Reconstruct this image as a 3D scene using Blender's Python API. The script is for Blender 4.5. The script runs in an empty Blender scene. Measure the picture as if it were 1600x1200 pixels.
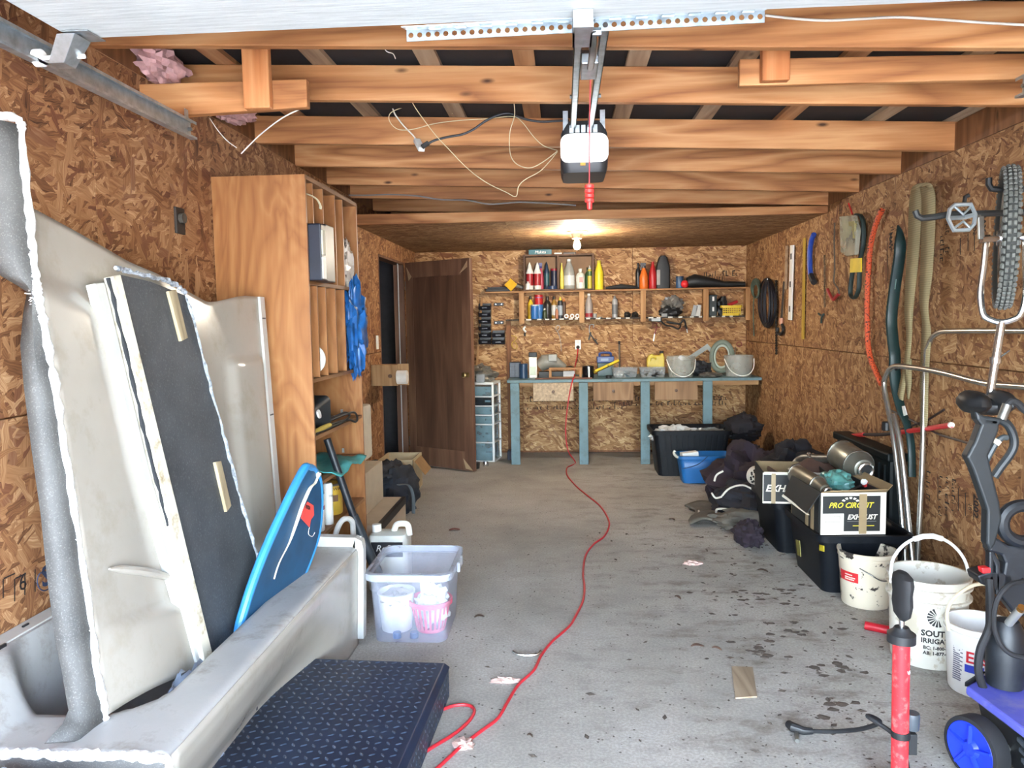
import bpy, math, random
from mathutils import Vector, Matrix, noise
random.seed(7)
sc = bpy.context.scene
PI = math.pi
# ---------------------------------------------------------------- camera
F_PX, YAW, PITCH, ROLL, CAM_H = 1202.0, 0.0666, -0.0824, -0.0166, 1.48
_cy, _sy, _cp, _sp = math.cos(YAW), math.sin(YAW), math.cos(PITCH), math.sin(PITCH)
FWD = Vector((-_sy*_cp, _cy*_cp, _sp)); _r = Vector((_cy, _sy, 0)); _u = _r.cross(FWD)
RGT = _r*math.cos(ROLL) + _u*math.sin(ROLL); UPV = -_r*math.sin(ROLL) + _u*math.cos(ROLL)
EYE = Vector((0, 0, CAM_H))
cd = bpy.data.cameras.new('camera'); cam = bpy.data.objects.new('camera', cd); sc.collection.objects.link(cam)
cd.sensor_width = 36; cd.lens = F_PX*36/1600; cd.clip_start = 0.02; cd.clip_end = 200
cam.matrix_world = Matrix((( RGT.x, UPV.x, -FWD.x, EYE.x), (RGT.y, UPV.y, -FWD.y, EYE.y), (RGT.z, UPV.z, -FWD.z, EYE.z), (0, 0, 0, 1)))
sc.camera = cam
# ---------------------------------------------------------------- sky, sun, exposure
w = bpy.data.worlds.new('sky'); sc.world = w; w.use_nodes = True
wn = w.node_tree; wn.nodes.clear()
sky = wn.nodes.new('ShaderNodeTexSky'); sky.sky_type = 'NISHITA'; sky.sun_disc = False
sky.sun_elevation = math.radians(50); sky.sun_rotation = math.radians(20); sky.air_density = 1.0; sky.dust_density = 1.5
bg = wn.nodes.new('ShaderNodeBackground'); bg.inputs[1].default_value = 0.50
wo = wn.nodes.new('ShaderNodeOutputWorld')
hs = wn.nodes.new('ShaderNodeHueSaturation'); hs.inputs['Saturation'].default_value = .68      # hazy, whitish sky
wn.links.new(sky.outputs[0], hs.inputs['Color']); wn.links.new(hs.outputs[0], bg.inputs[0]); wn.links.new(bg.outputs[0], wo.inputs[0])
sl = bpy.data.lights.new('sun', 'SUN'); sl.energy = 7.0; sl.angle = 0.01; sl.color = (1, .97, .93)
so = bpy.data.objects.new('sun', sl); sc.collection.objects.link(so)
so.rotation_euler = (math.radians(-40), 0, math.radians(-20))      # from behind the garage: the sunlit drive bounces light in
vs = sc.view_settings
vs.view_transform = 'Standard'; vs.look = 'None'; vs.exposure = 4.1; vs.gamma = 1.0; vs.use_curve_mapping = False
# ---------------------------------------------------------------- room measures (metres)
XL, XR, YB, YF, ZC, ZR, ZL = -1.62, 1.99, 8.53, -0.5, 2.245, 2.30, 2.45
def under(x): return ZL + (ZR-ZL)*(x-XL)/(XR-XL)                      # underside of the sloping rafters
def at(px, py, X=None, Y=None, Z=None, off=0):
    d = FWD + RGT*((px-800)/F_PX) + UPV*((600-py)/F_PX)
    t = X/d.x if X is not None else Y/d.y if Y is not None else (Z-CAM_H)/d.z
    return EYE + d*t
def BW(px, py, off=0.0): return at(px, py, Y=YB-off)                 # on / before the back wall
def RW(px, py, off=0.0): return at(px, py, X=XR-off)                 # on / before the right wall
def LW(px, py, off=0.0): return at(px, py, X=XL+off)
def FL(px, py, z=0.0): return at(px, py, Z=z)
# ---------------------------------------------------------------- mesh builder
def spline(pts, k=8, closed=False):
    P = [Vector(p) for p in pts]; n = len(P); out = []
    for i in range(n if closed else n-1):
        if closed: a, b, c, d = P[(i-1) % n], P[i], P[(i+1) % n], P[(i+2) % n]
        else: a, b, c, d = P[max(i-1, 0)], P[i], P[i+1], P[min(i+2, n-1)]
        for j in range(k):
            t = j/k
            out.append(.5*((2*b)+(c-a)*t+(2*a-5*b+4*c-d)*t*t+(3*b-a-3*c+d)*t*t*t))
    if not closed: out.append(P[-1])
    return out
def frame(z, up=None):
    z = Vector(z).normalized()
    up = Vector(up) if up is not None else (Vector((0, 0, 1)) if abs(z.z) < .95 else Vector((0, 1, 0)))
    x = up.cross(z).normalized(); y = z.cross(x)
    return x, y, z
def mtx(o, x, y, z): return Matrix(((x[0], y[0], z[0], o[0]), (x[1], y[1], z[1], o[1]), (x[2], y[2], z[2], o[2]), (0, 0, 0, 1)))
def rot(loc, rz=0, rx=0, ry=0): return Matrix.Translation(loc) @ Matrix.Rotation(rz, 4, 'Z') @ Matrix.Rotation(ry, 4, 'Y') @ Matrix.Rotation(rx, 4, 'X')
class MB:
    def __init__(s, m=None): s.v = []; s.f = []; s.m = m
    def add(s, vs_, fs):
        n = len(s.v)
        s.v += [(s.m @ Vector(v)) if s.m else Vector(v) for v in vs_]
        s.f += [tuple(i+n for i in f) for f in fs]; return s
    def box(s, x0, x1, y0, y1, z0, z1, m=None):
        v = [(x, y, z) for x in (x0, x1) for y in (y0, y1) for z in (z0, z1)]
        if m: v = [m @ Vector(p) for p in v]
        return s.add(v, [(0, 1, 3, 2), (4, 6, 7, 5), (0, 4, 5, 1), (2, 3, 7, 6), (0, 2, 6, 4), (1, 5, 7, 3)])
    def hexa(s, a, b):                                             # two quads, bottom and top
        return s.add(list(a)+list(b), [(3, 2, 1, 0), (4, 5, 6, 7), (0, 1, 5, 4), (1, 2, 6, 5), (2, 3, 7, 6), (3, 0, 4, 7)])
    def beam(s, p0, p1, w_, h_, up=None):                          # board from p0 to p1
        p0, p1 = Vector(p0), Vector(p1); x, y, z = frame(p1-p0, up)
        c = [(-w_/2, -h_/2), (w_/2, -h_/2), (w_/2, h_/2), (-w_/2, h_/2)]
        return s.hexa([p0+x*a+y*b for a, b in c], [p1+x*a+y*b for a, b in c])
    def tube(s, pts, r, n=8, closed=False, caps=True, flat=1.0):
        P = [Vector(p) for p in pts]; k = len(P); rs = r if isinstance(r, (list, tuple)) else [r]*k
        T = [((P[(i+1) % k] if closed or i < k-1 else P[i]) - (P[i-1] if closed or i > 0 else P[i])).normalized() for i in range(k)]
        x, y, _ = frame(T[0]); V = []
        for i in range(k):
            if i:
                q = T[i-1].rotation_difference(T[i]); x = q @ x; y = q @ y
            V += [P[i] + (x*math.cos(2*PI*j/n) + y*math.sin(2*PI*j/n)*flat)*rs[i] for j in range(n)]
        fs = [(i*n+j, i*n+(j+1) % n, ((i+1) % k)*n+(j+1) % n, ((i+1) % k)*n+j) for i in range(k if closed else k-1) for j in range(n)]
        if caps and not closed: fs += [tuple(range(n))[::-1], tuple(range((k-1)*n, k*n))]
        return s.add(V, fs)
    def cyl(s, p0, p1, r0, r1=None, n=16): return s.tube([p0, p1], [r0, r0 if r1 is None else r1], n)
    def lathe(s, prof, o=(0, 0, 0), z=(0, 0, 1), n=24, arc=2*PI, sx=1.0, caps=True):
        x, y, z = frame(z); o = Vector(o); k = len(prof); full = arc > 6.28
        N = n if full else n+1
        V = [o + x*(r*sx*math.cos(arc*j/n)) + y*(r*math.sin(arc*j/n)) + z*h for r, h in prof for j in range(N)]
        fs = [(i*N+j, i*N+(j+1) % N, (i+1)*N+(j+1) % N, (i+1)*N+j) for i in range(k-1) for j in range(n)]
        if caps and full:
            if prof[0][0] > 1e-6: fs.append(tuple(range(n))[::-1])
            if prof[-1][0] > 1e-6: fs.append(tuple(range((k-1)*n, k*n)))
        return s.add(V, fs)
    def prism(s, poly, t, m=None):                                 # polygon in local xy, extruded along z by t
        n = len(poly); V = [Vector((a, b, 0)) for a, b in poly]+[Vector((a, b, t)) for a, b in poly]
        if m: V = [m @ v for v in V]
        return s.add(V, [tuple(range(n))[::-1], tuple(range(n, 2*n))]+[(i, (i+1) % n, n+(i+1) % n, n+i) for i in range(n)])
    def slab(s, pts, d):                                           # polygon of world points, thickened by vector d
        n = len(pts); d = Vector(d); V = [Vector(p) for p in pts]+[Vector(p)+d for p in pts]
        return s.add(V, [tuple(range(n))[::-1], tuple(range(n, 2*n))]+[(i, (i+1) % n, n+(i+1) % n, n+i) for i in range(n)])
    def grid(s, fn, nu, nv, cu=False):
        V = [fn(i/nu, j/nv) for j in range(nv+1) for i in range(nu if cu else nu+1)]; N = nu if cu else nu+1
        return s.add(V, [(j*N+i, j*N+(i+1) % N, (j+1)*N+(i+1) % N, (j+1)*N+i) for j in range(nv) for i in range(nu)])
    def blob(s, c, r, amp=.2, seed=0, nu=22, nv=14, fr=3.0, flat=None, m=None):    # crumpled bag or cloth lump
        c = Vector(c); V = []
        for j in range(nv+1):
            th = PI*j/nv
            for i in range(nu):
                ph = 2*PI*i/nu; d = Vector((math.sin(th)*math.cos(ph), math.sin(th)*math.sin(ph), math.cos(th)))
                k = 1 + amp*noise.noise(d*fr+Vector((seed*7.3, seed, 0))) + amp*.6*(.5-abs(noise.noise(d*fr*2.3+Vector((0, seed*3.1, 9)))))
                p = Vector((d.x*r[0]*k, d.y*r[1]*k, d.z*r[2]*k))
                if m: p = m @ p
                p = c+p
                if flat is not None and p.z < flat: p.z = flat
                V.append(p)
        return s.add(V, [(j*nu+i, (j+1)*nu+i, (j+1)*nu+(i+1) % nu, j*nu+(i+1) % nu) for j in range(nv) for i in range(nu)])
    def build(s, name, mat=None, parent=None, smooth=False, bevel=0, solid=0, sub=0, label=None, kind=None, loc=None, seg=2, ang=35):
        me = bpy.data.meshes.new(name)
        root = parent
        while root is not None and root.parent is not None: root = root.parent
        o0 = Vector(root.location) if root is not None else (Vector(loc) if loc is not None else Vector((0, 0, 0)))
        me.from_pydata([tuple(v-o0) for v in s.v], [], s.f); me.update()
        import bmesh
        bm = bmesh.new(); bm.from_mesh(me); bmesh.ops.recalc_face_normals(bm, faces=bm.faces); bm.to_mesh(me); bm.free()
        if smooth or sub: me.shade_smooth(); me.set_sharp_from_angle(angle=math.radians(ang)) if not sub else None
        ob = bpy.data.objects.new(name, me); sc.collection.objects.link(ob)
        if mat is not None: me.materials.append(mat)
        if parent is not None: ob.parent = parent
        else: ob.location = o0
        if solid: q = ob.modifiers.new('t', 'SOLIDIFY'); q.thickness = solid; q.offset = 0
        if sub: q = ob.modifiers.new('s', 'SUBSURF'); q.levels = q.render_levels = sub
        if bevel: q = ob.modifiers.new('b', 'BEVEL'); q.width = bevel; q.segments = seg; q.limit_method = 'ANGLE'; q.angle_limit = .6
        if label: ob['label'] = label
        if kind: ob['kind'] = kind
        return ob
def tag(o, label, cat, group=None, kind=None):
    o['label'] = label; o['category'] = cat
    if group: o['group'] = group
    if kind: o['kind'] = kind
    return o
def thing(name, label, cat, loc, group=None):
    o = bpy.data.objects.new(name, None); sc.collection.objects.link(o); o.location = loc; o.empty_display_size = .05
    return tag(o, label, cat, group)
def struct(o): o['kind'] = 'structure'; return o
def text(name, s, size, o, right, upv, mat, parent, align='LEFT', depth=.0006, stretch=1.0, bold=0.0, shear=0.0, label=None):
    cu = bpy.data.curves.new(name, 'FONT'); cu.body = s; cu.size = size; cu.align_x = align; cu.extrude = depth/2; cu.resolution_u = 2; cu.offset = bold; cu.shear = shear
    ob = bpy.data.objects.new(name, cu); sc.collection.objects.link(ob)
    dg = bpy.context.evaluated_depsgraph_get(); me = bpy.data.meshes.new_from_object(ob.evaluated_get(dg)); bpy.data.objects.remove(ob)
    x = Vector(right).normalized(); y = Vector(upv); y = (y - x*y.dot(x)).normalized(); z = x.cross(y)
    M_ = mtx(Vector(o), x*stretch, y, z)
    q = MB(); q.add([M_ @ v.co for v in me.vertices], [tuple(p.vertices) for p in me.polygons])
    return q.build(name, mat, parent, label=label)
# ---------------------------------------------------------------- materials
def lin(c):
    if isinstance(c, str): c = tuple(int(c[i:i+2], 16) for i in (0, 2, 4))
    return tuple((v/255/12.92 if v/255 <= .04045 else ((v/255+.055)/1.055)**2.4) for v in c)+(1,)
MATS = {}
class NT:
    def __init__(s, name):
        s.m = bpy.data.materials.new(name); s.m.use_nodes = True; s.t = s.m.node_tree
        s.b = next(n for n in s.t.nodes if n.type == 'BSDF_PRINCIPLED'); s.co = None
    def n(s, typ, **kw):
        o = s.t.nodes.new('ShaderNode'+typ)
        for k, v in kw.items(): setattr(o, k, v)
        return o
    def l(s, a, b): s.t.links.new(a, b)
    def set(s, inp, v):
        if hasattr(v, 'is_linked') or hasattr(v, 'links'): s.l(v, inp)
        else: inp.default_value = v
    def coord(s, order=None, rnd=True):
        tc = s.n('TexCoord').outputs['Object']
        if order:
            sp = s.n('SeparateXYZ'); s.l(tc, sp.inputs[0]); cb = s.n('CombineXYZ')
            for i, ch in enumerate(order): s.l(sp.outputs['xyz'.index(ch)], cb.inputs[i])
            tc = cb.outputs[0]
        if rnd:
            oi = s.n('ObjectInfo'); mu = s.n('VectorMath', operation='SCALE'); mu.inputs[0].default_value = (13.1, 7.7, 5.3); s.l(oi.outputs['Random'], mu.inputs['Scale'])
            ad = s.n('VectorMath', operation='ADD'); s.l(tc, ad.inputs[0]); s.l(mu.outputs[0], ad.inputs[1]); tc = ad.outputs[0]
        return tc
    def map(s, v, scale=(1, 1, 1), rotz=0, loc=(0, 0, 0)):
        mp = s.n('Mapping'); mp.inputs['Scale'].default_value = scale; mp.inputs['Rotation'].default_value = (0, 0, rotz); mp.inputs['Location'].default_value = loc
        s.l(v, mp.inputs[0]); return mp.outputs[0]
    def noise(s, v, scale=5, detail=3, rough=.5, dist=0.0):
        q = s.n('TexNoise'); s.l(v, q.inputs['Vector']); q.inputs['Scale'].default_value = scale; q.inputs['Detail'].default_value = detail; q.inputs['Roughness'].default_value = rough; q.inputs['Distortion'].default_value = dist
        return q.outputs['Fac']
    def ramp(s, f, stops):
        q = s.n('ValToRGB'); e = q.color_ramp.elements
        while len(e) < len(stops): e.new(.5)
        for el, (p, c) in zip(e, stops): el.position = p; el.color = c if len(c) == 4 else lin(c)
        s.l(f, q.inputs[0]); return q.outputs[0]
    def math(s, op, a, b=0.0, c=0.0):
        q = s.n('Math', operation=op); s.set(q.inputs[0], a); s.set(q.inputs[1], b); s.set(q.inputs[2], c); return q.outputs[0]
    def mix(s, f, a, b, typ='MIX'):
        q = s.n('MixRGB', blend_type=typ); s.set(q.inputs[0], f); s.set(q.inputs[1], a); s.set(q.inputs[2], b); return q.outputs[0]
    def bump(s, h, strength=.3, dist=.01):
        q = s.n('Bump'); q.inputs['Strength'].default_value = strength; q.inputs['Distance'].default_value = dist; s.l(h, q.inputs['Height']); s.l(q.outputs[0], s.b.inputs['Normal'])
def M(name, col, rough=.55, metal=0.0, var=.12, vs=9.0, bump=0.0, bs=60.0, spec=.5, trans=0.0, alpha=1.0, emit=0, dirt=None, ds=6.0, coat=0.0):
    if name in MATS: return MATS[name]
    t = NT(name); b = t.b; c = lin(col)
    b.inputs['Roughness'].default_value = rough; b.inputs['Metallic'].default_value = metal; b.inputs['Specular IOR Level'].default_value = spec
    b.inputs['Transmission Weight'].default_value = trans; b.inputs['Alpha'].default_value = alpha; b.inputs['Coat Weight'].default_value = coat
    co = t.coord(); nz = t.noise(co, vs, 4, .6)
    lo = tuple(max(0, v*(1-var*1.3)) for v in c[:3])+(1,); hi = tuple(min(1, v*(1+var)) for v in c[:3])+(1,)
    cc = t.ramp(nz, [(.3, lo), (.7, hi)])
    if dirt:
        dn = t.noise(co, ds, 6, .7); cc = t.mix(t.ramp(dn, [(.52, (0, 0, 0, 1)), (.7, (1, 1, 1, 1))]), cc, lin(dirt))
    t.l(cc, b.inputs['Base Color'])
    if bump: t.bump(t.noise(co, bs, 4, .6), bump, .004)
    if emit: b.inputs['Emission Color'].default_value = c; b.inputs['Emission Strength'].default_value = emit
    MATS[name] = t.m; return t.m
def osb(name, order, tint=(1, 1, 1), stops=None, size=1.0, orient=None):
    t = NT(name); v = t.coord(order, True); best = colr = None
    v = t.map(v, (size,)*3)
    wob = t.n('TexNoise', noise_dimensions='2D'); t.l(v, wob.inputs['Vector']); wob.inputs['Scale'].default_value = 22; wob.inputs['Detail'].default_value = 1
    a = t.n('VectorMath', operation='SCALE'); t.l(wob.outputs['Color'], a.inputs[0]); a.inputs['Scale'].default_value = .014
    ad = t.n('VectorMath', operation='ADD'); t.l(v, ad.inputs[0]); t.l(a.outputs[0], ad.inputs[1]); v2 = ad.outputs[0]
    rs = orient or [0.25, 1.0, 1.75, 2.5, -.15]
    szs = [(9, 24), (12, 40), (7, 30), (17, 85), (12, 55)]
    for k, r in enumerate(rs):
        vk = t.map(t.map(v2, (1, 1, 1), r, (k*3.7, k*1.9, 0)), szs[k]+(1,))
        q = t.n('TexVoronoi', voronoi_dimensions='2D', distance='CHEBYCHEV'); t.l(vk, q.inputs['Vector']); q.inputs['Scale'].default_value = 1
        sp = t.n('SeparateColor'); t.l(q.outputs['Color'], sp.inputs[0]); h = sp.outputs[0]
        if best is None: best, colr, vb = h, q.outputs['Color'], vk
        else:
            m = t.math('GREATER_THAN', h, best); colr = t.mix(m, colr, q.outputs['Color'])
            q3 = t.n('Mix', data_type='VECTOR'); t.l(m, q3.inputs[0]); t.l(vb, q3.inputs[4]); t.l(vk, q3.inputs[5]); vb = q3.outputs[1]
            if k < len(rs)-1: best = t.math('MAXIMUM', best, h)
    sp = t.n('SeparateColor'); t.l(colr, sp.inputs[0])
    fib = t.n('TexNoise', noise_dimensions='2D'); t.l(t.map(vb, (1.0, 6, 1)), fib.inputs['Vector']); fib.inputs['Scale'].default_value = 1; fib.inputs['Detail'].default_value = 2
    big = t.n('TexNoise', noise_dimensions='2D'); t.l(v, big.inputs['Vector']); big.inputs['Scale'].default_value = 2.2; big.inputs['Detail'].default_value = 2
    shade = t.math('MULTIPLY_ADD', sp.outputs[1], .66, .17)
    shade = t.math('MULTIPLY_ADD', t.math('SUBTRACT', fib.outputs['Fac'], .5), .8, shade)
    shade = t.math('MULTIPLY_ADD', t.math('SUBTRACT', big.outputs['Fac'], .5), .35, shade)
    st = stops or [(0, (70, 44, 29)), (.14, (112, 76, 49)), (.45, (152, 111, 75)), (.75, (178, 139, 99)), (1, (214, 182, 142))]
    f = lambda cl: tuple(x*y for x, y in zip(cl, tint))
    c = t.ramp(shade, [(p, f(cl)) for p, cl in st])
    c = t.mix(t.math('MULTIPLY', t.math('GREATER_THAN', sp.outputs[2], .88), .55), c, lin(f((104, 58, 46))))
    t.l(c, t.b.inputs['Base Color']); t.b.inputs['Roughness'].default_value = .72; t.b.inputs['Specular IOR Level'].default_value = .25
    return t.m
def wood(name, c0, c1, c2, order='xyz', gs=1.0, knots=True, rough=.6, swirl=False, streak=14.0):
    if name in MATS: return MATS[name]
    t = NT(name); v = t.coord(order, True)                          # first axis of order runs along the grain
    if swirl:
        d = t.noise(t.map(v, (.8, 2.2, 2.2)), 1.6*gs, 3, .5, .8); f = t.math('FRACT', t.math('MULTIPLY', d, 14.0)); f = t.math('PINGPONG', t.math('MULTIPLY', d, 16.0), 1.0)
        f = t.math('ADD', t.math('MULTIPLY', f, .35), t.math('MULTIPLY', t.noise(t.map(v, (2, 40, 40)), 1.0, 3), .65))
    else:
        d = t.noise(t.map(v, (.7, 6, 6)), 1.0*gs, 2, .5, .3)
        f = t.math('PINGPONG', t.math('MULTIPLY', d, streak), 1.0)
        f = t.math('ADD', t.math('MULTIPLY', f, .5), t.math('MULTIPLY', t.noise(t.map(v, (3, 70, 70)), 1.0, 4, .6), .5))
    c = t.ramp(f, [(.1, c0), (.5, c1), (.9, c2)])
    big = t.noise(v, 1.3, 2); c = t.mix(t.math('MULTIPLY', big, .5), c, lin(c0))
    if knots:
        k = t.n('TexVoronoi'); t.l(t.map(v, (2.6, 7, 7)), k.inputs['Vector']); k.inputs['Scale'].default_value = 1; k.inputs['Randomness'].default_value = 1
        c = t.mix(t.ramp(k.outputs['Distance'], [(.03, (1, 1, 1, 1)), (.10, (0, 0, 0, 1))]), c, lin(tuple(x*.6 for x in c0)))
    t.l(c, t.b.inputs['Base Color']); t.b.inputs['Roughness'].default_value = rough; t.b.inputs['Specular IOR Level'].default_value = .3
    t.bump(f, .12, .003)
    MATS[name] = t.m; return t.m
def glassy(name, col, alpha=.35, rough=.15):                        # thin clear plastic
    if name in MATS: return MATS[name]
    t = NT(name); b = t.b; b.inputs['Base Color'].default_value = lin(col); b.inputs['Roughness'].default_value = rough
    co = t.coord(); t.l(t.ramp(t.noise(co, 7, 4), [(.3, (alpha*.7,)*3+(1,)), (.75, (min(1, alpha*1.35),)*3+(1,))]), b.inputs['Alpha'])
    MATS[name] = t.m; return t.m
# ================================================================ structure
FIR_X = wood('fir_x', (118, 71, 38), (184, 127, 78), (216, 167, 115), 'xyz', streak=9)
FIR_Y = wood('fir_y', (136, 92, 58), (180, 132, 90), (208, 166, 122), 'yxz', streak=9)
FIR_Z = wood('fir_z', (142, 82, 44), (186, 118, 68), (210, 150, 98), 'zxy', streak=9)
PINE_Z = wood('pine_z', (142, 100, 62), (178, 136, 92), (200, 162, 116), 'zxy', streak=9)
PINE_X = wood('pine_x', (132, 92, 56), (166, 124, 82), (190, 150, 106), 'xyz', streak=9)
GREYW_Y = wood('weathered_y', (120, 98, 78), (170, 146, 118), (198, 178, 150), 'yxz', streak=7)
OSB_L = osb('osb_left', 'yzx', (.92, .87, .84))
OSB_R = osb('osb_right', 'yzx', (.95, .935, .91), size=1.05)
OSB_B = osb('osb_back', 'xzy', (1.04, 1.06, 1.06), size=.95, orient=[0.05, .4, -.35, .15, 1.0])
OSB_C = osb('osb_ceiling', 'xyz', (.92, .93, .91), size=1.25, orient=[0.05, .25, -.2, .1, .7])
FELT = M('roof_felt', (30, 30, 32), .8, var=.25)
INK = M('stamp_ink', (26, 18, 17), .8)
INKR = M('stamp_ink_red', (96, 40, 44), .8)
def concrete():
    t = NT('concrete'); v = t.coord(None, False)
    base = t.ramp(t.noise(v, 1.1, 6, .65), [(.3, (150, 146, 138)), (.5, (174, 170, 161)), (.72, (194, 190, 181))])
    fine = t.noise(v, 90, 3, .7); base = t.mix(t.ramp(fine, [(.42, (1, 1, 1, 1)), (.62, (0, 0, 0, 1))]), base, t.mix(.4, base, lin((120, 116, 110))))
    specks = t.n('TexVoronoi'); t.l(v, specks.inputs['Vector']); specks.inputs['Scale'].default_value = 26
    pick = t.math('MULTIPLY', t.math('LESS_THAN', specks.outputs['Distance'], .12), t.math('GREATER_THAN', t.noise(v, 5, 3), .47))
    base = t.mix(t.math('MULTIPLY', pick, .8), base, lin((74, 66, 56)))
    sx = t.n('SeparateXYZ'); t.l(v, sx.inputs[0])
    mr = t.n('MapRange'); t.l(sx.outputs[0], mr.inputs[0]); mr.inputs[1].default_value = -.5; mr.inputs[2].default_value = .9
    st = t.noise(t.map(v, (1.2, 2.2, 1)), 3.4, 8, .72)
    msk = t.math('MULTIPLY', t.ramp(st, [(.50, (0, 0, 0, 1)), (.64, (1, 1, 1, 1))]), mr.outputs[0])
    base = t.mix(t.math('MULTIPLY', msk, .62), base, lin((94, 84, 72)))
    st2 = t.noise(v, .9, 5, .6); base = t.mix(t.math('MULTIPLY', t.ramp(st2, [(.5, (0, 0, 0, 1)), (.75, (1, 1, 1, 1))]), .40), base, lin((140, 136, 126)))
    t.l(base, t.b.inputs['Base Color']); t.b.inputs['Roughness'].default_value = .85; t.b.inputs['Specular IOR Level'].default_value = .25
    t.bump(t.math('ADD', fine, t.math('MULTIPLY', t.noise(v, 12, 4), .6)), .25, .004)
    return t.m
CONC = concrete()
struct(MB().box(XL-.12, XR+.12, YF, YB+.12, -.15, 0).build('floor', CONC))
struct(MB().box(-14, 14, -26, YF, -.15, -.005).build('driveway', M('driveway_gravel', (190, 190, 190), .9, var=.1)))
# --- walls: backing sheet with the OSB boards as parts, joints left open
STUD = wood('stud', (92, 58, 34), (126, 82, 50), (150, 104, 68), 'zxy')
def panels(root, rects, mk, mat, th=.012, gap=.003):
    for a0, a1, b0, b1 in rects: mk(a0+gap, a1-gap, b0+gap, b1-gap, th).build('osb_panel', mat, root)
DY0, DY1, DZ = 6.78, 7.86, 2.085                                     # side doorway in the left wall
wl = struct(MB().box(XL-.10, XL-.013, YF, DY0, 0, 2.75).box(XL-.10, XL-.013, DY1, YB, 0, 2.75).box(XL-.10, XL-.013, DY0, DY1, DZ, 2.75).build('wall_left', STUD))
jL = 2.63
panels(wl, [(YF, .19, 0, 1.22), (.19, jL, 0, 1.22), (jL, jL+2.44, 0, 1.22), (jL+2.44, DY0, 0, 1.22), (YF, jL, 1.22, 2.45), (jL, jL+2.44, 1.22, 2.45), (jL+2.44, DY0, 1.22, 2.45),
            (DY0, DY1, DZ, 2.45), (DY1, YB, 0, 1.22), (DY1, YB, 1.22, 2.45)], lambda a, b, c, d, t: MB().box(XL-t, XL, a, b, c, d), OSB_L)
wr = struct(MB().box(XR+.013, XR+.10, YF, YB, 0, 2.6).build('wall_right', STUD))
jR = 4.95
panels(wr, [(YF, jR-2.44, 0, 1.22), (jR-2.44, jR, 0, 1.22), (jR, jR+2.44, 0, 1.22), (jR+2.44, YB, 0, 1.22), (YF, jR-2.44, 1.22, 2.30), (jR-2.44, jR, 1.22, 2.30), (jR, 5.75, 1.22, 2.30), (5.75, YB, 1.22, 2.30)],
       lambda a, b, c, d, t: MB().box(XR, XR+t, a, b, c, d), OSB_R)
wb = struct(MB().box(XL-.1, XR+.1, YB+.013, YB+.1, 0, 2.5).build('wall_back', STUD))
panels(wb, [(XR-2.44, XR, .02, 1.22), (XL, XR-2.44, .02, 1.22), (XR-1.22, XR, 1.22, 2.4), (XR-3.66+.05, XR-1.22, 1.22, 2.4)],
       lambda a, b, c, d, t: MB().box(a, b, YB, YB+t, c, d), OSB_B)
# front wall round the open door (behind the viewer)
OX0, OX1, OZ = -1.38, 1.50, 2.13
wf = struct(MB().box(XL-.1, OX0, YF-.12, YF, 0, 2.8).box(OX1, XR+.1, YF-.12, YF, 0, 2.8).box(OX0, OX1, YF-.12, YF, OZ, 2.8).build('wall_front', M('siding', (214, 208, 196), .7)))
# added dark box behind the side door, so no daylight leaks in
struct(MB().box(XL-1.3, XL-1.25, 6.0, 8.6, 0, 2.5).box(XL-1.3, XL-.1, 6.0, 6.05, 0, 2.5).box(XL-1.3, XL-.1, 8.55, 8.6, 0, 2.5).box(XL-1.3, XL-.1, 6, 8.6, 2.4, 2.5).box(XL-1.3, XL-.1, 6, 8.6, -.1, 0).build('light_block_box', M('light_block_dark', (66, 64, 66), .8)))
q = MB()
for x, y0, y1 in ((4, 905, 935), (22, 905, 940), (38, 895, 930), (54, 890, 925)):
    a, b = LW(x, y1, .001), LW(x, y0, .001); q.slab([a, a+Vector((0, .004, 0)), b+Vector((0, .004, 0)), b], (.0006, 0, 0))
for x, y in ((6, 905), (24, 905)): a = LW(x, y, .001); q.slab([a, a+Vector((0, .045, 0)), a+Vector((0, .045, .004)), a+Vector((0, 0, .004))], (.0006, 0, 0))
q.build('stamp_line', INK, wl, kind='stuff')
text('stamp_lettering', '6', .07, LW(30, 925, .001), (0, 1, 0), (0, 0, 1), INK, wl); text('stamp_lettering', 'S', .09, LW(66, 918, .001), (0, 1, 0), (0, 0, 1), M('stamp_blue', (40, 50, 74), .8), wl, bold=.002)
MB().tube([LW(69+11*math.cos(k*PI/12), 908+15*math.sin(k*PI/12), .001) for k in range(24)], .0022, 4, closed=True).build('stamp_ring', M('stamp_blue', (40, 50, 74), .8), wl)
# --- sloping roof: felt deck, rafters across, laths along
sl_ = (ZR-ZL)/(XR-XL); RD = .145
def slope_box(x0, x1, y0, y1, h0, h1): 
    a = [(x0, y0), (x1, y0), (x1, y1), (x0, y1)]
    return MB().hexa([(x, y, under(x)+h0) for x, y in a], [(x, y, under(x)+h1) for x, y in a])
ce = struct(slope_box(XL-.3, XR+.3, YF-.3, YB+.3, RD+.022, RD+.06).build('ceiling', FELT))
RY = [.30, .92, 1.50, 2.08, 2.64, 3.29, 4.12, 4.74, 5.38, 5.98, 6.7, 7.4, 8.1]
for i, y in enumerate(RY):
    e = 0
    slope_box(XL-.05, XR+.05, y, y+.038, -e, RD).build('rafter', FIR_X, ce, bevel=.004)
for i in range(9):
    x = -1.45+i*.43 + random.uniform(-.03, .03)
    slope_box(x, x+.085, YF, YB, RD, RD+.02).build('lath', GREYW_Y if i % 3 else FIR_Y, ce)
# blocking over the wall tops between rafters
for i in range(len(RY)-1):
    if RY[i] > 6: break
    a, b = RY[i]+.04, RY[i+1]-.002
    MB().box(XR+.0, XR+.04, a, b, ZR, ZR+RD-.01).build('blocking', STUD, ce)
    MB().box(XL-.075, XL-.035, a, b, ZL, ZL+RD+.01).build('blocking', STUD, ce)
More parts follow.
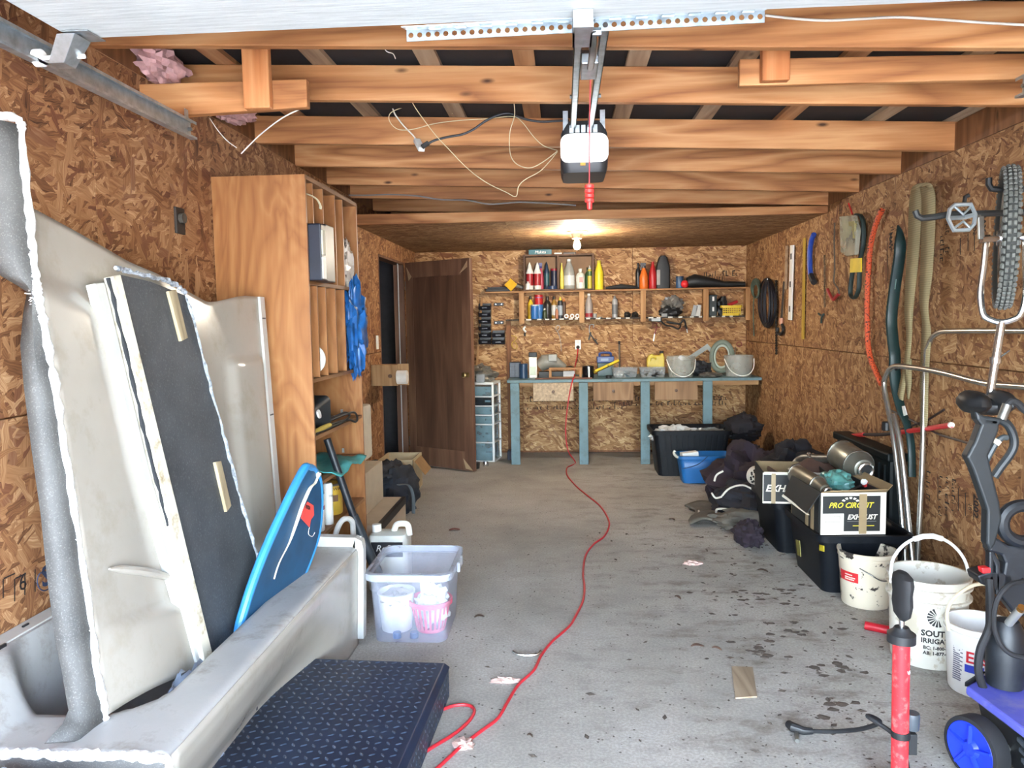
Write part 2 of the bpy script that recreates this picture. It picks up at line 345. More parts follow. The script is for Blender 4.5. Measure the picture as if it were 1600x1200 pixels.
# wall plates
MB().box(XL-.1, XL, YF, 6.0, ZL-.001, ZL+.0).build('top_plate', FIR_Y, ce)
# --- low flat OSB ceiling at the back with its edge board
YC = 6.02
for a, b in ((XL, -.44), (-.44, .78), (.78, XR)):
    MB().box(a+.001, b-.001, YC+.001, YB, ZC, ZC+.012).build('osb_panel', OSB_C, ce)
MB().hexa([(XL, YC-.04, ZC-.004), (XR, YC-.04, ZC-.004), (XR, YC, ZC-.004), (XL, YC, ZC-.004)], [(XL, YC-.04, ZC+.078), (XR, YC-.04, ZC+.052), (XR, YC, ZC+.052), (XL, YC, ZC+.078)]).build('edge_board', FIR_X, ce, bevel=.003)
# ================================================================ overhead door, tracks, opener, lamp, wires
GALV = M('galvanised_steel', (176, 186, 190), .38, .85, .18, 30)
CHROME = M('chrome', (206, 206, 204), .22, .95, .10, 14)
STEEL = M('dull_steel', (128, 128, 124), .42, .85, .2, 20)
BLACKP = M('black_plastic', (28, 29, 31), .5, var=.25)
RUBBER = M('black_rubber', (24, 24, 26), .75, var=.3)
WHITEP = M('white_plastic', (226, 226, 220), .45, var=.06)
CREAM_W = M('cream_wire', (206, 192, 152), .6)
WHITE_W = M('white_wire', (216, 210, 196), .6)
RED = M('red_plastic', (196, 42, 44), .45, var=.15)
def door_mat():
    t = NT('embossed_door'); v = t.coord('xyz', False)
    g = t.noise(t.map(v, (6, 90, 6)), 1.0, 4, .65); t.l(t.ramp(g, [(.3, (176, 182, 180)), (.6, (200, 206, 204))]), t.b.inputs['Base Color'])
    t.b.inputs['Roughness'].default_value = .5; t.bump(g, .35, .004); return t.m
DOORM = door_mat()
DX0, DX1, DZ0 = -1.30, 1.44, 2.25
gd = thing('garage_door', 'white embossed overhead garage door raised open under the rafters', 'garage door', (0, 2.08, DZ0))
for k in range(4):
    y1 = 2.05-k*.53; MB().box(DX0, DX1, y1-.527, y1, DZ0, DZ0+.045).build('door_section', DOORM, gd, bevel=.004)
st = MB()                                                             # punched angle strut along the door's top edge
sx0, sx1, sy = -.412, .538, 2.13; n = 40; cw = (sx1-sx0)/n
def strip(z0, z1, holes):
    for i in range(n):
        a = sx0+i*cw; cx = a+cw/2; cz = (z0+z1)/2; zc = .012*(a-sx0)
        sq = [(a, z0), (cx, z0), (a+cw, z0), (a+cw, cz), (a+cw, z1), (cx, z1), (a, z1), (a, cz)]
        if holes: 
            r = .0075; ring = [(cx+r*math.cos(t_), cz+r*math.sin(t_)) for t_ in [math.radians(225+45*k) for k in range(8)]]
            V = [(x, sy, z+zc) for x, z in sq+ring]; st.add(V, [(k, (k+1) % 8, 8+(k+1) % 8, 8+k) for k in range(8)])
        else: st.add([(x, sy, z+zc) for x, z in sq], [tuple(range(8))])
strip(2.237, 2.268, True)
st.add([(sx0, sy, 2.268), (sx1, sy, 2.280), (sx1, sy-.07, 2.262), (sx0, sy-.07, 2.250)], [(0, 1, 2, 3)])
for i in range(1, 14):
    x = sx0+i*.068; z = 2.236+.012*(x-sx0); st.box(x, x+.03, sy-.044, sy-.030, z+.018, z+.020)
so_ = st.build('punched_angle', GALV, gd, solid=.0025)
MB().box(.035, .085, 1.99, 2.135, 2.205, 2.248).box(.035, .04, 2.03, 2.135, 2.205, 2.33).box(.08, .085, 2.03, 2.135, 2.205, 2.33).build('arm_bracket', GALV, gd)
MB().tube(spline([(.088, 2.10, 2.235), (.092, 2.20, 2.215), (.096, 2.42, 2.255), (.10, 2.62, 2.30)], 6), .011, 8, flat=.5).build('arm', STEEL, gd, smooth=True)
MB().cyl((.07, 2.11, 2.235), (.11, 2.11, 2.235), .011, n=6).build('bolt', GALV, gd)
for sgn, x in ((1, DX0), (-1, DX1)):                                  # top roller brackets
    b = MB().slab([(x+sgn*.012, 2.06, DZ0-.003), (x+sgn*.085, 2.06, DZ0-.003), (x+sgn*.085, 1.98, DZ0-.003), (x+sgn*.012, 1.98, DZ0-.003)], (0, 0, -.003))
    b.hexa([(x+sgn*.0, 1.98, DZ0-.01), (x+sgn*.05, 1.98, DZ0-.01), (x+sgn*.05, 2.05, DZ0-.01), (x+sgn*.0, 2.05, DZ0-.01)], [(x-sgn*.055, 2.02, DZ0-.07), (x-sgn*.01, 2.02, DZ0-.07), (x-sgn*.01, 2.07, DZ0-.07), (x-sgn*.055, 2.07, DZ0-.07)])
    rb = b.build('roller_bracket', GALV, gd, bevel=.004)
    MB().cyl((x-sgn*.09, 2.05, DZ0-.045), (x+sgn*.03, 2.05, DZ0-.045), .006, n=8).cyl((x-sgn*.108, 2.05, DZ0-.045), (x-sgn*.088, 2.05, DZ0-.045), .023, n=16).build('roller', WHITEP, gd, smooth=True)
def track(x, sgn, yend, label):                                       # C channel opening towards the door
    t = thing('garage_door_track', label, 'door track', (x, yend, 2.19))
    pr = [(0.022, .008), (.022, 0), (-.004, 0), (-.004, .065), (.022, .065), (.022, .055)]
    ins = [(.0195, .008), (.0195, .0025), (-.0015, .0025), (-.0015, .0625), (.0195, .0625), (.0195, .055)]
    poly = pr+ins[::-1]
    q = MB(); V = [Vector((x+sgn*a, y, 2.19+b)) for y in (YF+.05, yend) for a, b in poly]; m = len(poly)
    q.add(V, [(i, (i+1) % m, m+(i+1) % m, m+i) for i in range(m)]+[(k, k+1, m-2-k, m-1-k) for k in range(5)]+[(m+k, m+k+1, 2*m-2-k, 2*m-1-k) for k in range(5)])
    q.build('channel', GALV, t)
    a = MB().slab([(x-sgn*.006, yend-.03, 2.20), (x-sgn*.006, yend-.005, 2.20), (x-sgn*.006, yend-.005, 2.30), (x-sgn*.006, yend-.03, 2.30)], (-sgn*.003, 0, 0))
    a.build('hanger', GALV, t)
    MB().cyl((x-sgn*.002, yend-.02, 2.225), (x+sgn*.012, yend-.02, 2.225), .007, n=6).build('bolt', STEEL, t)
track(-1.41, 1, 2.93, 'galvanised door track along the left wall ending beside the wooden post')
track(1.535, -1, 2.74, 'galvanised door track end at the upper right edge')
# wooden brackets that carry the tracks
lb = thing('track_support', 'fir board and short post carrying the left door track', 'bracket', (-1.2, 2.94, 2.29))
MB().hexa([(-1.615, 2.942, 2.281), (-.958, 2.942, 2.301), (-.958, 2.98, 2.301), (-1.615, 2.98, 2.281)], [(-1.615, 2.942, 2.409), (-.958, 2.942, 2.405), (-.958, 2.98, 2.405), (-1.615, 2.98, 2.409)]).build('board', FIR_X, lb, bevel=.004)
MB().box(-1.19, -1.088, 2.90, 2.94, 2.292, 2.585).build('post', FIR_Z, lb, bevel=.006)
rb_ = thing('track_support', 'fir board and nailed block carrying the right door track', 'bracket', (1.2, 2.94, 2.32))
MB().hexa([(.655, 2.94, 2.321), (1.985, 2.94, 2.305), (1.985, 2.975, 2.305), (.655, 2.975, 2.321)], [(.655, 2.94, 2.416), (1.985, 2.94, 2.392), (1.985, 2.975, 2.392), (.655, 2.975, 2.416)]).build('board', FIR_X, rb_, bevel=.004)
MB().box(.726, .825, 2.90, 2.939, 2.325, 2.52).build('post', FIR_Z, rb_, bevel=.004)
# pink insulation pushed over the left wall plate
PINK = M('pink_insulation', (208, 164, 160), .95, var=.25, vs=14, bump=.6, bs=40)
for k, (c, r) in enumerate([((-1.60, 3.08, 2.52), (.075, .13, .06)), ((-1.56, 3.60, 2.50), (.08, .2, .05))]):
    o = MB().blob(c, r, .5, k+3, 26, 16, 4).build('insulation', PINK, None, smooth=True, loc=c)
    tag(o, ['tuft of pink insulation over the left wall by the door track', 'tuft of pink insulation over the left wall behind the second rafter'][k], 'insulation')
MB().box(-1.42, -1.38, 3.283, 3.29, 2.44, 2.50).build('hanger_plate', GALV, ce)
# --- opener
op = thing('garage_door_opener', 'black garage door opener with lit white lens hanging from the rafters', 'door opener', (.105, 3.6, 2.12))
def rounded(w_, h_, r, n=5):
    out = []
    for cx, cy, a0 in ((w_/2-r, h_/2-r, 0), (-w_/2+r, h_/2-r, 90), (-w_/2+r, -h_/2+r, 180), (w_/2-r, -h_/2+r, 270)):
        out += [(cx+r*math.cos(math.radians(a0+90*k/n)), cy+r*math.sin(math.radians(a0+90*k/n))) for k in range(n+1)]
    return out
def loft(secs, caps=True):                                           # list of closed rings of world points
    q = MB(); n = len(secs[0]); V = [v for s_ in secs for v in s_]
    fs = [(i*n+j, i*n+(j+1) % n, (i+1)*n+(j+1) % n, (i+1)*n+j) for i in range(len(secs)-1) for j in range(n)]
    if caps: fs += [tuple(range(n))[::-1], tuple(range((len(secs)-1)*n, len(secs)*n))]
    q.add(V, fs); return q
def ringY(c, w_, h_, r, y): return [Vector((c[0]+a, y, c[1]+b)) for a, b in rounded(w_, h_, r)]
def ringZ(c, w_, h_, r, z): return [Vector((c[0]+a, c[1]+b, z)) for a, b in rounded(w_, h_, r)]
loft([ringZ((.105, 3.62), .17, .24, .03, 2.355), ringZ((.105, 3.62), .205, .29, .04, 2.30), ringZ((.105, 3.62), .212, .30, .045, 2.20), ringZ((.105, 3.62), .205, .29, .04, 2.15), ringZ((.105, 3.62), .19, .27, .035, 2.128)]).build('housing', M('opener_housing', (44, 46, 48), .5), op, smooth=True)
LENS = M('lit_lens', (250, 250, 244), .3, emit=.13, var=.02)
loft([ringY((.105, 2.232), .20, .118, .03, 3.52), ringY((.105, 2.232), .21, .125, .035, 3.48), ringY((.105, 2.230), .205, .12, .04, 3.455), ringY((.105, 2.228), .17, .09, .035, 3.443)]).build('lens', LENS, op, smooth=True, ang=50)
for dx in (-.038, .038): MB().box(.095+dx-.012, .095+dx+.012, YF+.1, 3.50, 2.318, 2.322).box(.095+dx-.012, .095+dx-.0095, YF+.1, 3.5, 2.318, 2.35).box(.095+dx+.0095, .095+dx+.012, YF+.1, 3.5, 2.318, 2.35).build('rail', GALV, op)
for k in range(5): MB().box(.04+k*.026, .058+k*.026, 3.47, 3.49, 2.298, 2.33).build('clip', GALV, op)
for sx in (.022, .185): MB().box(sx-.01, sx+.012, 3.50, 3.503, 2.30, 2.40).build('hanger', GALV, op)
for sx in (.05, .145): MB().cyl((sx-.012, 3.05, 2.334), (sx+.012, 3.05, 2.334), .008, n=6).build('bolt', STEEL, op)
MB().box(.07, .125, 2.55, 2.72, 2.295, 2.33).build('trolley', GALV, op, bevel=.004)
MB().tube(spline([(.105, 2.74, 2.30), (.1015, 2.75, 2.15), (.099, 2.75, 1.95)], 5), .0022, 6).build('pull_cord', M('red_cord', (186, 60, 66), .7), op)
h_ = MB(); hz = 1.952
for k in range(4): h_.lathe([(.008, -.002), (.0165, 0), (.0165, .011), (.008, .013)], (.099, 2.75, hz-.016*(k+1)), n=12)
h_.lathe([(.0, -.028), (.009, -.024), (.01, 0)], (.099, 2.75, hz-.064), n=10); h_.build('pull_handle', M('red_handle', (236, 62, 58), .4), op, smooth=True)
MB().box(.086, .108, 3.44, 3.446, 2.15, 2.162).build('sticker', M('amber_sticker', (196, 140, 48), .6), op)
# --- bare bulb on the low ceiling
bf = thing('light_fixture', 'bare glowing bulb in a round lampholder on the low ceiling', 'light', (.135, 6.84, ZC))
MB().lathe([(.0, 0), (.10, 0), (.10, -.008), (.062, -.014), (.05, -.03), (.042, -.062), (.0, -.062)], (.135, 6.84, ZC), n=28).build('lampholder', M('porcelain', (150, 138, 116), .4), bf, smooth=True)
BULB = M('glowing_bulb', (255, 243, 222), .3, emit=100, var=0)
MB().lathe([(.0, -.118-.04), (.018, -.112-.04), (.029, -.096-.04), (.032, -.08-.04), (.026, -.058-.04), (.016, -.035-.04), (.014, -.062)], (.135, 6.84, ZC), n=20).build('bulb', BULB, bf, smooth=True, ang=60)
MB().tube([(.105, 6.80, ZC-.06), (.11, 6.79, ZC-.2)], .0012, 5).build('pull_string', CREAM_W, bf)
# --- cables under the rafters
def wire(name, label, pts, r, mat, k=6, cat='wire', group=None):
    P = spline(pts, k) if k > 1 else [Vector(p) for p in pts]
    o = MB().tube(P, r, 6).build(name, mat, None, smooth=True, loc=P[len(P)//2]); return tag(o, label, cat, group)
def pl(pts, Y): return [at(x, y, Y=Y) for x, y in pts]
ex = thing('opener_cable', 'black opener power cord looping left to a white plug', 'cord', at(795, 180, Y=3.9))
MB().tube(spline(pl([(889, 188), (868, 189), (845, 190), (820, 186), (795, 177), (775, 181), (757, 190), (740, 202), (722, 210), (700, 214), (680, 219), (668, 225)], 3.9), 5), .006, 8).build('cord', BLACKP, ex, smooth=True)
MB().beam(at(670, 223, Y=3.9), at(659, 230, Y=3.9), .026, .02).build('plug', RUBBER, ex, bevel=.004)
wc = thing('extension_cord', 'white extension lead clipped along the rafter with hanging socket', 'cord', at(610, 163, Y=4.07))
MB().tube(spline(pl([(482, 162), (510, 164), (545, 167), (580, 166), (608, 163), (618, 180), (632, 198), (645, 211), (652, 220)], 4.05), 5), .004, 6).build('cord', WHITE_W, wc, smooth=True)
MB().beam(at(651, 219, Y=4.0), at(659, 234, Y=3.92), .034, .022).build('socket', WHITEP, wc, bevel=.004)
wire('low_voltage_wire', 'long thin cream wire sagging in a vee to the opener', pl([(640, 152), (650, 170), (668, 195), (684, 215), (705, 237), (725, 258), (745, 275), (765, 288), (790, 300), (806, 307), (810, 292), (820, 281), (843, 268), (858, 253), (871, 237)], 3.86), .0022, CREAM_W)
wire('low_voltage_wire', 'thin cream wire hanging from the second rafter in a loop', pl([(803, 160), (804, 180), (797, 205), (796, 230), (800, 248), (812, 259), (830, 262), (850, 252), (871, 236)], 3.8), .0022, CREAM_W)
wire('low_voltage_wire', 'thin cream wire coiled in an oval across the third rafter', pl([(707, 178), (700, 168), (665, 163), (630, 168), (610, 177), (609, 190), (622, 202), (645, 202), (680, 193), (720, 188), (755, 186), (800, 182), (815, 190), (835, 215), (850, 228), (871, 235)], 4.04), .0022, CREAM_W)
wire('low_voltage_wire', 'short thin white wire end at the left wall top', pl([(328, 185), (340, 203), (355, 220), (370, 231)], 3.4), .0022, WHITE_W)
wire('low_voltage_wire', 'thin white wire dangling below the left track support', [at(470, 170, Y=3.0), at(440, 185, Y=3.0), at(405, 212, Y=3.05), at(377, 240, Y=3.1)], .0025, WHITE_W)
wire('electrical_cable', 'grey cable stapled across the last rafter', pl([(545, 305), (575, 305), (610, 304), (650, 306), (690, 312), (730, 313), (765, 319), (810, 316), (860, 318), (900, 321)], 5.93), .006, M('grey_cable', (136, 132, 130), .6), cat='cable')
wire('electrical_cable', 'white cable running along the front rafter at upper right', pl([(1196, 24), (1240, 29), (1290, 32), (1340, 30), (1400, 27), (1460, 30), (1530, 35), (1600, 39), (1680, 44)], 2.62), .004, WHITE_W, cat='cable')
wire('low_voltage_wire', 'short white wire hanging between the first two rafters', pl([(596, 68), (604, 80), (614, 84), (618, 92)], 3.1), .0022, WHITE_W)
# ================================================================ sawn-up bathtub and shower surround, left foreground
def fibre_mat(name, c, spk, rough=.7, s=260):
    t = NT(name); v = t.coord(); a = t.noise(v, 7, 5, .6); c2 = tuple(x*.78 for x in c)
    q = t.ramp(a, [(.3, c2), (.7, c)]); f = t.noise(v, s, 2, .6); q = t.mix(t.ramp(f, [(.55, (0, 0, 0, 1)), (.8, (1, 1, 1, 1))]), q, lin(spk))
    t.l(q, t.b.inputs['Base Color']); t.b.inputs['Roughness'].default_value = rough; t.bump(t.noise(v, 55, 4, .6), .35, .004); return t.m
GELCOAT = M('gelcoat', (163, 157, 147), .22, var=.05, vs=3, dirt=(150, 143, 131), ds=5)
GELDIRT = M('gelcoat_dusty', (164, 163, 160), .45, var=.08, vs=4, dirt=(134, 129, 120), ds=8, bump=.1, bs=120)
GELWHITE = M('gelcoat_white', (190, 190, 184), .25, var=.04)
FIBRE = fibre_mat('raw_fibreglass', (86, 85, 83), (116, 115, 112))
DARKF = fibre_mat('dark_fibreglass', (70, 74, 78), (92, 96, 100), .6, 140)
FRAY = M('frayed_fibre', (236, 236, 230), .8, var=.35, vs=70, bump=1.0, bs=120)
FRAYD = M('frayed_dark', (150, 156, 162), .8, var=.5, vs=60, bump=1.0, bs=90)
def sstep(a): a = max(0, min(1, a)); return a*a*(3-2*a)
tub = thing('bathtub', 'sawn off white fibreglass bathtub lying along the left wall', 'bathtub', (-1.28, 2.55, 0))
TX0, TX1, TY0, TY1 = -1.60, -.95, 1.70, 3.43
def rimz(x): return .46 + .14*sstep((-1.40-x)/.13)
def tub_top(u, v):
    x = TX0+(TX1-TX0)*u; y = TY0+(TY1-TY0)*v
    cx, cy, hx, hy, r = -1.325, 2.575, .225, .705, .17
    dx, dy = abs(x-cx)-(hx-r), abs(y-cy)-(hy-r)
    d = r - math.hypot(max(dx, 0), max(dy, 0)) - min(max(dx, dy), 0)
    zr = rimz(x); z = zr - (zr-.12)*sstep(d/.085)
    if x > TX1-.02: z -= .012*sstep((x-(TX1-.02))/.02)
    return (x, y, z)
MB().grid(tub_top, 52, 104).build('basin', GELDIRT, tub, smooth=True, solid=.006, ang=60)
ap = [(-.952, .452), (-.945, .44), (-.95, .40), (-.985, .30), (-1.075, .16), (-1.10, .06), (-1.10, .0)]
ap2 = [(-.952, .452), (-.945, .44), (-.945, .40), (-.95, .30), (-.955, .16), (-.96, .06), (-.96, .0)]
def apron(u, v):
    y = TY0+(TY1-.03-TY0)*u; k = v*(len(ap)-1); i = min(int(k), len(ap)-2); f = k-i
    w_ = sstep((y-2.45)/.85)
    a = [ap[i][j]+(ap[i+1][j]-ap[i][j])*f for j in (0, 1)]; b = [ap2[i][j]+(ap2[i+1][j]-ap2[i][j])*f for j in (0, 1)]
    return (a[0]+(b[0]-a[0])*w_, y, a[1]+(b[1]-a[1])*w_)
MB().grid(apron, 40, 24).build('apron', GELCOAT, tub, smooth=True, solid=.006, ang=60)
fl = MB()                                                            # moulded flange round the far end
prof = [(-1.58, .60), (-1.45, .52), (-1.35, .515), (-.955, .505), (-.925, .49), (-.918, .455), (-.922, .25), (-.93, .03)]
for y0, y1, o in ((TY1-.035, TY1, 0), (TY1-.05, TY1-.035, .018)):
    ins = [(x-(.028+o if i > 3 else 0), z-(.028+o if i < 5 else 0)) for i, (x, z) in enumerate(prof)]
    for i in range(len(prof)-1):
        q = [prof[i], prof[i+1], ins[i+1], ins[i]]; fl.hexa([(x, y0, z) for x, z in q], [(x, y1, z) for x, z in q])
fl.build('flange', GELWHITE, tub, bevel=.004)
MB().box(-1.58, -.935, TY1-.012, TY1, .05, .50).build('end_wall', GELWHITE, tub)
MB().grid(lambda u, v: (TX0+(TX1-.01-TX0)*u, TY0-.004+.05*math.sin(v*2.2)-.02*v, rimz(TX0+(TX1-TX0)*u)*(1-v)+.0*v), 24, 12).build('near_end', FIBRE, tub, smooth=True, solid=.005)
pts = [(x, TY0-.004, rimz(x)-.004) for x in [TX0+.01+(TX1-TX0-.02)*i/60 for i in range(61)]]
MB().tube([(a, b+random.uniform(-.003, .003), c+random.uniform(-.003, .003)) for a, b, c in pts], [.011+random.uniform(-.003, .004) for _ in pts], 7).build('cut_edge', FRAY, tub)
pts = [Vector(apron(0, v/20))+Vector((-.002, -.004, 0)) for v in range(21)]
MB().tube([p+Vector((random.uniform(-.002, .002), random.uniform(-.002, .002), 0)) for p in pts], [.010+random.uniform(-.002, .003) for _ in pts], 7).build('cut_edge', FRAY, tub)
MB().box(-1.618, -1.56, 1.72, 3.42, .598, .607).build('wall_flange', GELWHITE, tub, bevel=.003)
MB().cyl(at(543, 885, X=-.947), at(543, 885, X=-.947)+Vector((.003, 0, 0)), .011, n=14).build('drain_hole', BLACKP, tub)
for px, py in ((40, 978), (4, 1010)): p = at(px, py, Z=.607); MB().box(p.x-.003, p.x+.003, p.y-.012, p.y+.012, .60, .612).build('screw_slot', BLACKP, tub)
# --- back wall of the surround leaning on the left wall, with its sawn-off return
sw = thing('shower_surround', 'large cream shower wall section leaning in the bathtub with grey frayed near edge', 'shower panel', (-1.3, 2.6, .2))
def lerp(a, b, t): return a+(b-a)*t
def tz(u): return 1.81-.238*min(1, u/.64)-.0*u if u < .64 else 1.572+.034*sstep((u-.64)/.25)
ER = [(1141, 166, 70, 1161), (1125, 165, 98, 1131), (1105, 163, 107, 1110), (1050, 152, 98, 1055), (1000, 146, 87, 1003), (900, 132, 74, 903), (800, 117, 64, 803), (700, 101, 50, 702), (600, 86, 38, 602), (540, 75, 33, 540), (490, 67, 38, 490), (462, 62, 44, 456), (446, 59, 30, 446), (432, 57, 2, 430), (405, 54, -16, 398), (370, 50, -20, 362), (300, 43, -24, 290), (230, 37, -30, 222), (196, 33, -34, 186)]
def EX(py): return lerp(-1.195, -1.40, (1141-py)/951.0)
E1 = [at(ex, py, X=EX(py)) for py, ex, lx, ly in ER]
L1 = [at(lx, ly, X=EX(py)-(.05 if py > 440 else .075)) for py, ex, lx, ly in ER]
def Eat(z):
    for i_ in range(len(E1)-1):
        if z <= E1[i_+1].z or i_ == len(E1)-2:
            return E1[i_]+(E1[i_+1]-E1[i_])*max(0, min(1, (z-E1[i_].z)/(E1[i_+1].z-E1[i_].z)))
def swall(u, v):
    yb, zb = lerp(1.855, 3.235, u), lerp(.47, .21, sstep(u*1.2)); yt, zt = lerp(2.005, 3.475, u), tz(u)
    z = lerp(zb, zt, v); x = lerp(lerp(-1.195, -1.235, u), lerp(-1.40, -1.385, u), v); y = lerp(yb, yt, v)
    led = lerp(.70, .52, u*1.6) if u < .6 else .51
    x += .028*sstep((led-z)/.018)*(1-sstep((u-.92)/.05))                 # low ledge
    x += .022*sstep((u-.70)/.05)*(1-sstep((u-.93)/.04))*sstep((1.36-.02*u-z)/.02)            # moulded shelf at the far end
    x -= .03*sstep((z-(1.56-.42*u))/.10)*sstep((.42-u)/.12)           # hollow towards the near top corner
    x += .012*math.sin(u*9)*(.4+v*.3)*.5
    if u < .3:
        e = Eat(z); w_ = (1-u/.3)**2; x0_ = lerp(-1.195, -1.40, v); y0_ = lerp(1.855, 2.005, v)
        x += (e.x-x0_)*w_; y += (e.y-y0_)*w_; x += .028*sstep((led-z)/.018)*(-w_)
    return (x, y, z)
MB().grid(swall, 60, 80).build('inner_face', GELCOAT, sw, smooth=True, solid=.006, ang=60)
# return: seen from outside, raw grey fibreglass
q = MB(); nr = len(ER)
mid = [(a+b)/2+Vector((.012, -.02, 0)) for a, b in zip(E1, L1)]
for i in range(nr): q.add([E1[i], mid[i], L1[i]], [])
for i in range(nr-1): q.f += [(i*3, i*3+1, i*3+4, i*3+3), (i*3+1, i*3+2, i*3+5, i*3+4)]
q.build('return', FIBRE, sw, smooth=True, solid=.006, ang=70)
top = E1[-1]
b = E1[0]; tail = [b+Vector((-.005, .0, -.012)), b+Vector((-.03, -.004, -.016)), b+Vector((-.12, .02, -.02))]
es = [p+Vector((.0, -.003, 0)) for p in spline(E1, 5)]
MB().tube([p+Vector((random.uniform(-.002, .002), random.uniform(-.002, .002), 0)) for p in tail[::-1]+es+spline([E1[-1], E1[-1]+Vector((-.012, .0, .018)), E1[-1]+Vector((-.05, .005, .026)), E1[-1]+Vector((-.12, .01, .026))], 5)[1:]],
          [.010+random.uniform(-.0025, .0035) for _ in range(3+len(es)+15)], 8).build('cut_edge', FRAY, sw)
# tiny broken strands along the cut
fr = MB()
for i in range(240):
    p = es[random.randrange(len(es))]+Vector((random.uniform(-.02, .005), -.008, random.uniform(-.01, .01)))
    d = Vector((random.uniform(-.02, .004), random.uniform(-.004, 0), random.uniform(-.006, .006))); fr.tube([p, p+d*random.random()], random.uniform(.0006, .0016), 4)
fr.build('loose_fibres', FRAY, sw, kind='stuff')
e2 = [Vector(swall(1, v/24)) for v in range(25)]
fq = MB()
for i in range(24): fq.hexa([e2[i]+Vector(d) for d in ((.004, -.045, 0), (.016, -.045, 0), (.016, .004, 0), (.004, .004, 0))], [e2[i+1]+Vector(d) for d in ((.004, -.045, 0), (.016, -.045, 0), (.016, .004, 0), (.004, .004, 0))])
fq.build('edge_flange', GELWHITE, sw, smooth=True)
for v in (.93, .62, .25): p = Vector(swall(1, v)); MB().box(p.x+.014, p.x+.018, p.y-.04, p.y-.005, p.z-.003, p.z+.003).build('edge_mark', BLACKP, sw)
ra = [Vector(swall(u, lerp(.28, .215, (u-.02)/.3)))+Vector((.012, 0, 0)) for u in (.06, .09, .14, .2, .26, .31)]
MB().tube(ra, [.004, .014, .017, .017, .015, .006], 10, flat=.8).build('soap_ledge', GELCOAT, sw, smooth=True)
# --- narrow panel with its dark raw back towards us
P0, P1_, P2_ = Vector((-1.345, 2.18, 1.61)), Vector((-1.33, 2.68, 1.592)), Vector((-1.165, 2.36, .35))
CN = (P1_-P0).cross(P2_-P0).normalized(); CN = CN if CN.x > 0 else -CN
def onp(px, py, o=P0, nrm=CN, off=0.0):
    d = FWD + RGT*((px-800)/F_PX) + UPV*((600-py)/F_PX); o = o+nrm*off
    return EYE + d*((o-EYE).dot(nrm)/d.dot(nrm))
cp_ = thing('fibreglass_offcut', 'narrow shower panel showing its dark grey raw back, leaning in the bathtub', 'shower panel', (-1.22, 2.5, .15))
face = [(187, 429), (235, 440), (290, 462), (318, 560), (352, 690), (385, 810), (412, 905), (436, 1000), (362, 1120), (336, 1040), (298, 880), (262, 740), (225, 585)]
MB().slab([onp(x, y) for x, y in face], -CN*.006).build('raw_back', DARKF, cp_)
MB().slab([onp(*p, off=.02) for p in ((176, 432), (189, 429), (262, 730), (337, 1040), (362, 1120), (350, 1120), (322, 1040), (248, 740))], -CN*.03).build('folded_edge', M('old_gelcoat', (214, 208, 190), .5, var=.1, dirt=(150, 130, 90), ds=16), cp_, bevel=.003)
MB().slab([onp(*p, off=.004) for p in ((148, 443), (164, 441), (234, 735), (322, 1046), (340, 1110), (330, 1110), (312, 1050), (222, 735))], -CN*.03).build('outer_edge', GELWHITE, cp_, bevel=.003)
def fray(name, pl_, r, mat, parent, off=.006, n=40, jit=.003):
    P = spline([onp(*p, off=off) for p in pl_], max(2, n//(len(pl_)-1)))
    return MB().tube([p+Vector([random.uniform(-jit, jit) for _ in range(3)]) for p in P], [r*random.uniform(.5, 1.4) for _ in P], 6).build(name, mat, parent)
fray('top_edge', [(182, 418), (200, 424), (235, 432), (265, 440), (291, 458)], .008, FRAYD, cp_)
fray('side_edge', [(291, 460), (318, 560), (352, 690), (385, 810), (412, 905)], .006, FRAYD, cp_)
fray('gap_strip', [(169, 434), (206, 588), (241, 738), (281, 880), (318, 1010)], .006, M('gap_dark', (34, 36, 40), .8), cp_, off=.008, jit=.0015)  # dark strip laid in the gap between the two edge strips
WSTRIP = wood('old_strip', (126, 112, 88), (168, 152, 122), (196, 182, 150), 'zxy', knots=False)
for s_ in (((264, 455), (276, 452), (294, 528), (284, 533)), ((337, 722), (346, 720), (362, 790), (355, 800))):
    MB().slab([onp(*p, off=.012) for p in s_], -CN*.012).build('glued_strip', WSTRIP, cp_, bevel=.002)
# --- blue sled board with rope strap and red tag
S0, S1_, S2_ = Vector((-1.0, 2.98, .895)), Vector((-1.14, 2.50, .36)), Vector((-.985, 3.28, .75))
SN = (S1_-S0).cross(S2_-S0).normalized(); SN = SN if SN.x > 0 else -SN
sled = thing('snow_sled', 'blue plastic sled board standing in the bathtub against the dark panel', 'sled', (-1.08, 2.8, .13))
out = [(478, 737), (487, 732), (494, 735), (502, 752), (504, 790), (500, 832), (488, 872), (470, 915), (440, 985), (420, 1060), (390, 1070), (378, 1000), (388, 950), (412, 880), (444, 806)]
P = spline([onp(x, y, S0, SN) for x, y in out], 4, True); ctr = sum(P, Vector())/len(P)
MB().slab([ctr+(p-ctr)*.97 for p in P], -SN*.022).build('deck', M('sled_deck', (22, 70, 104), .5, var=.22, vs=7), sled, smooth=True)
MB().tube([p-SN*.014 for p in P], .017, 10, closed=True).build('rim', M('sled_rim', (50, 130, 186), .4, var=.12, vs=10), sled, smooth=True)
sp = spline([onp(x, y, S0, SN, .006) for x, y in ((428, 905), (436, 880), (452, 848), (462, 820), (472, 790), (484, 763), (492, 755), (497, 744))], 4)
MB().tube(sp, [.004+.007*math.sin(PI*min(1, (len(sp)-i)/len(sp)*1.3)) for i in range(len(sp))], 8, flat=.35).build('strap', M('cream_strap', (206, 194, 170), .7), sled, smooth=True)
tg = [onp(x, y, S0, SN, .009) for x, y in ((481, 784), (490, 790), (491, 805), (486, 812), (484, 824), (471, 810), (474, 797))]
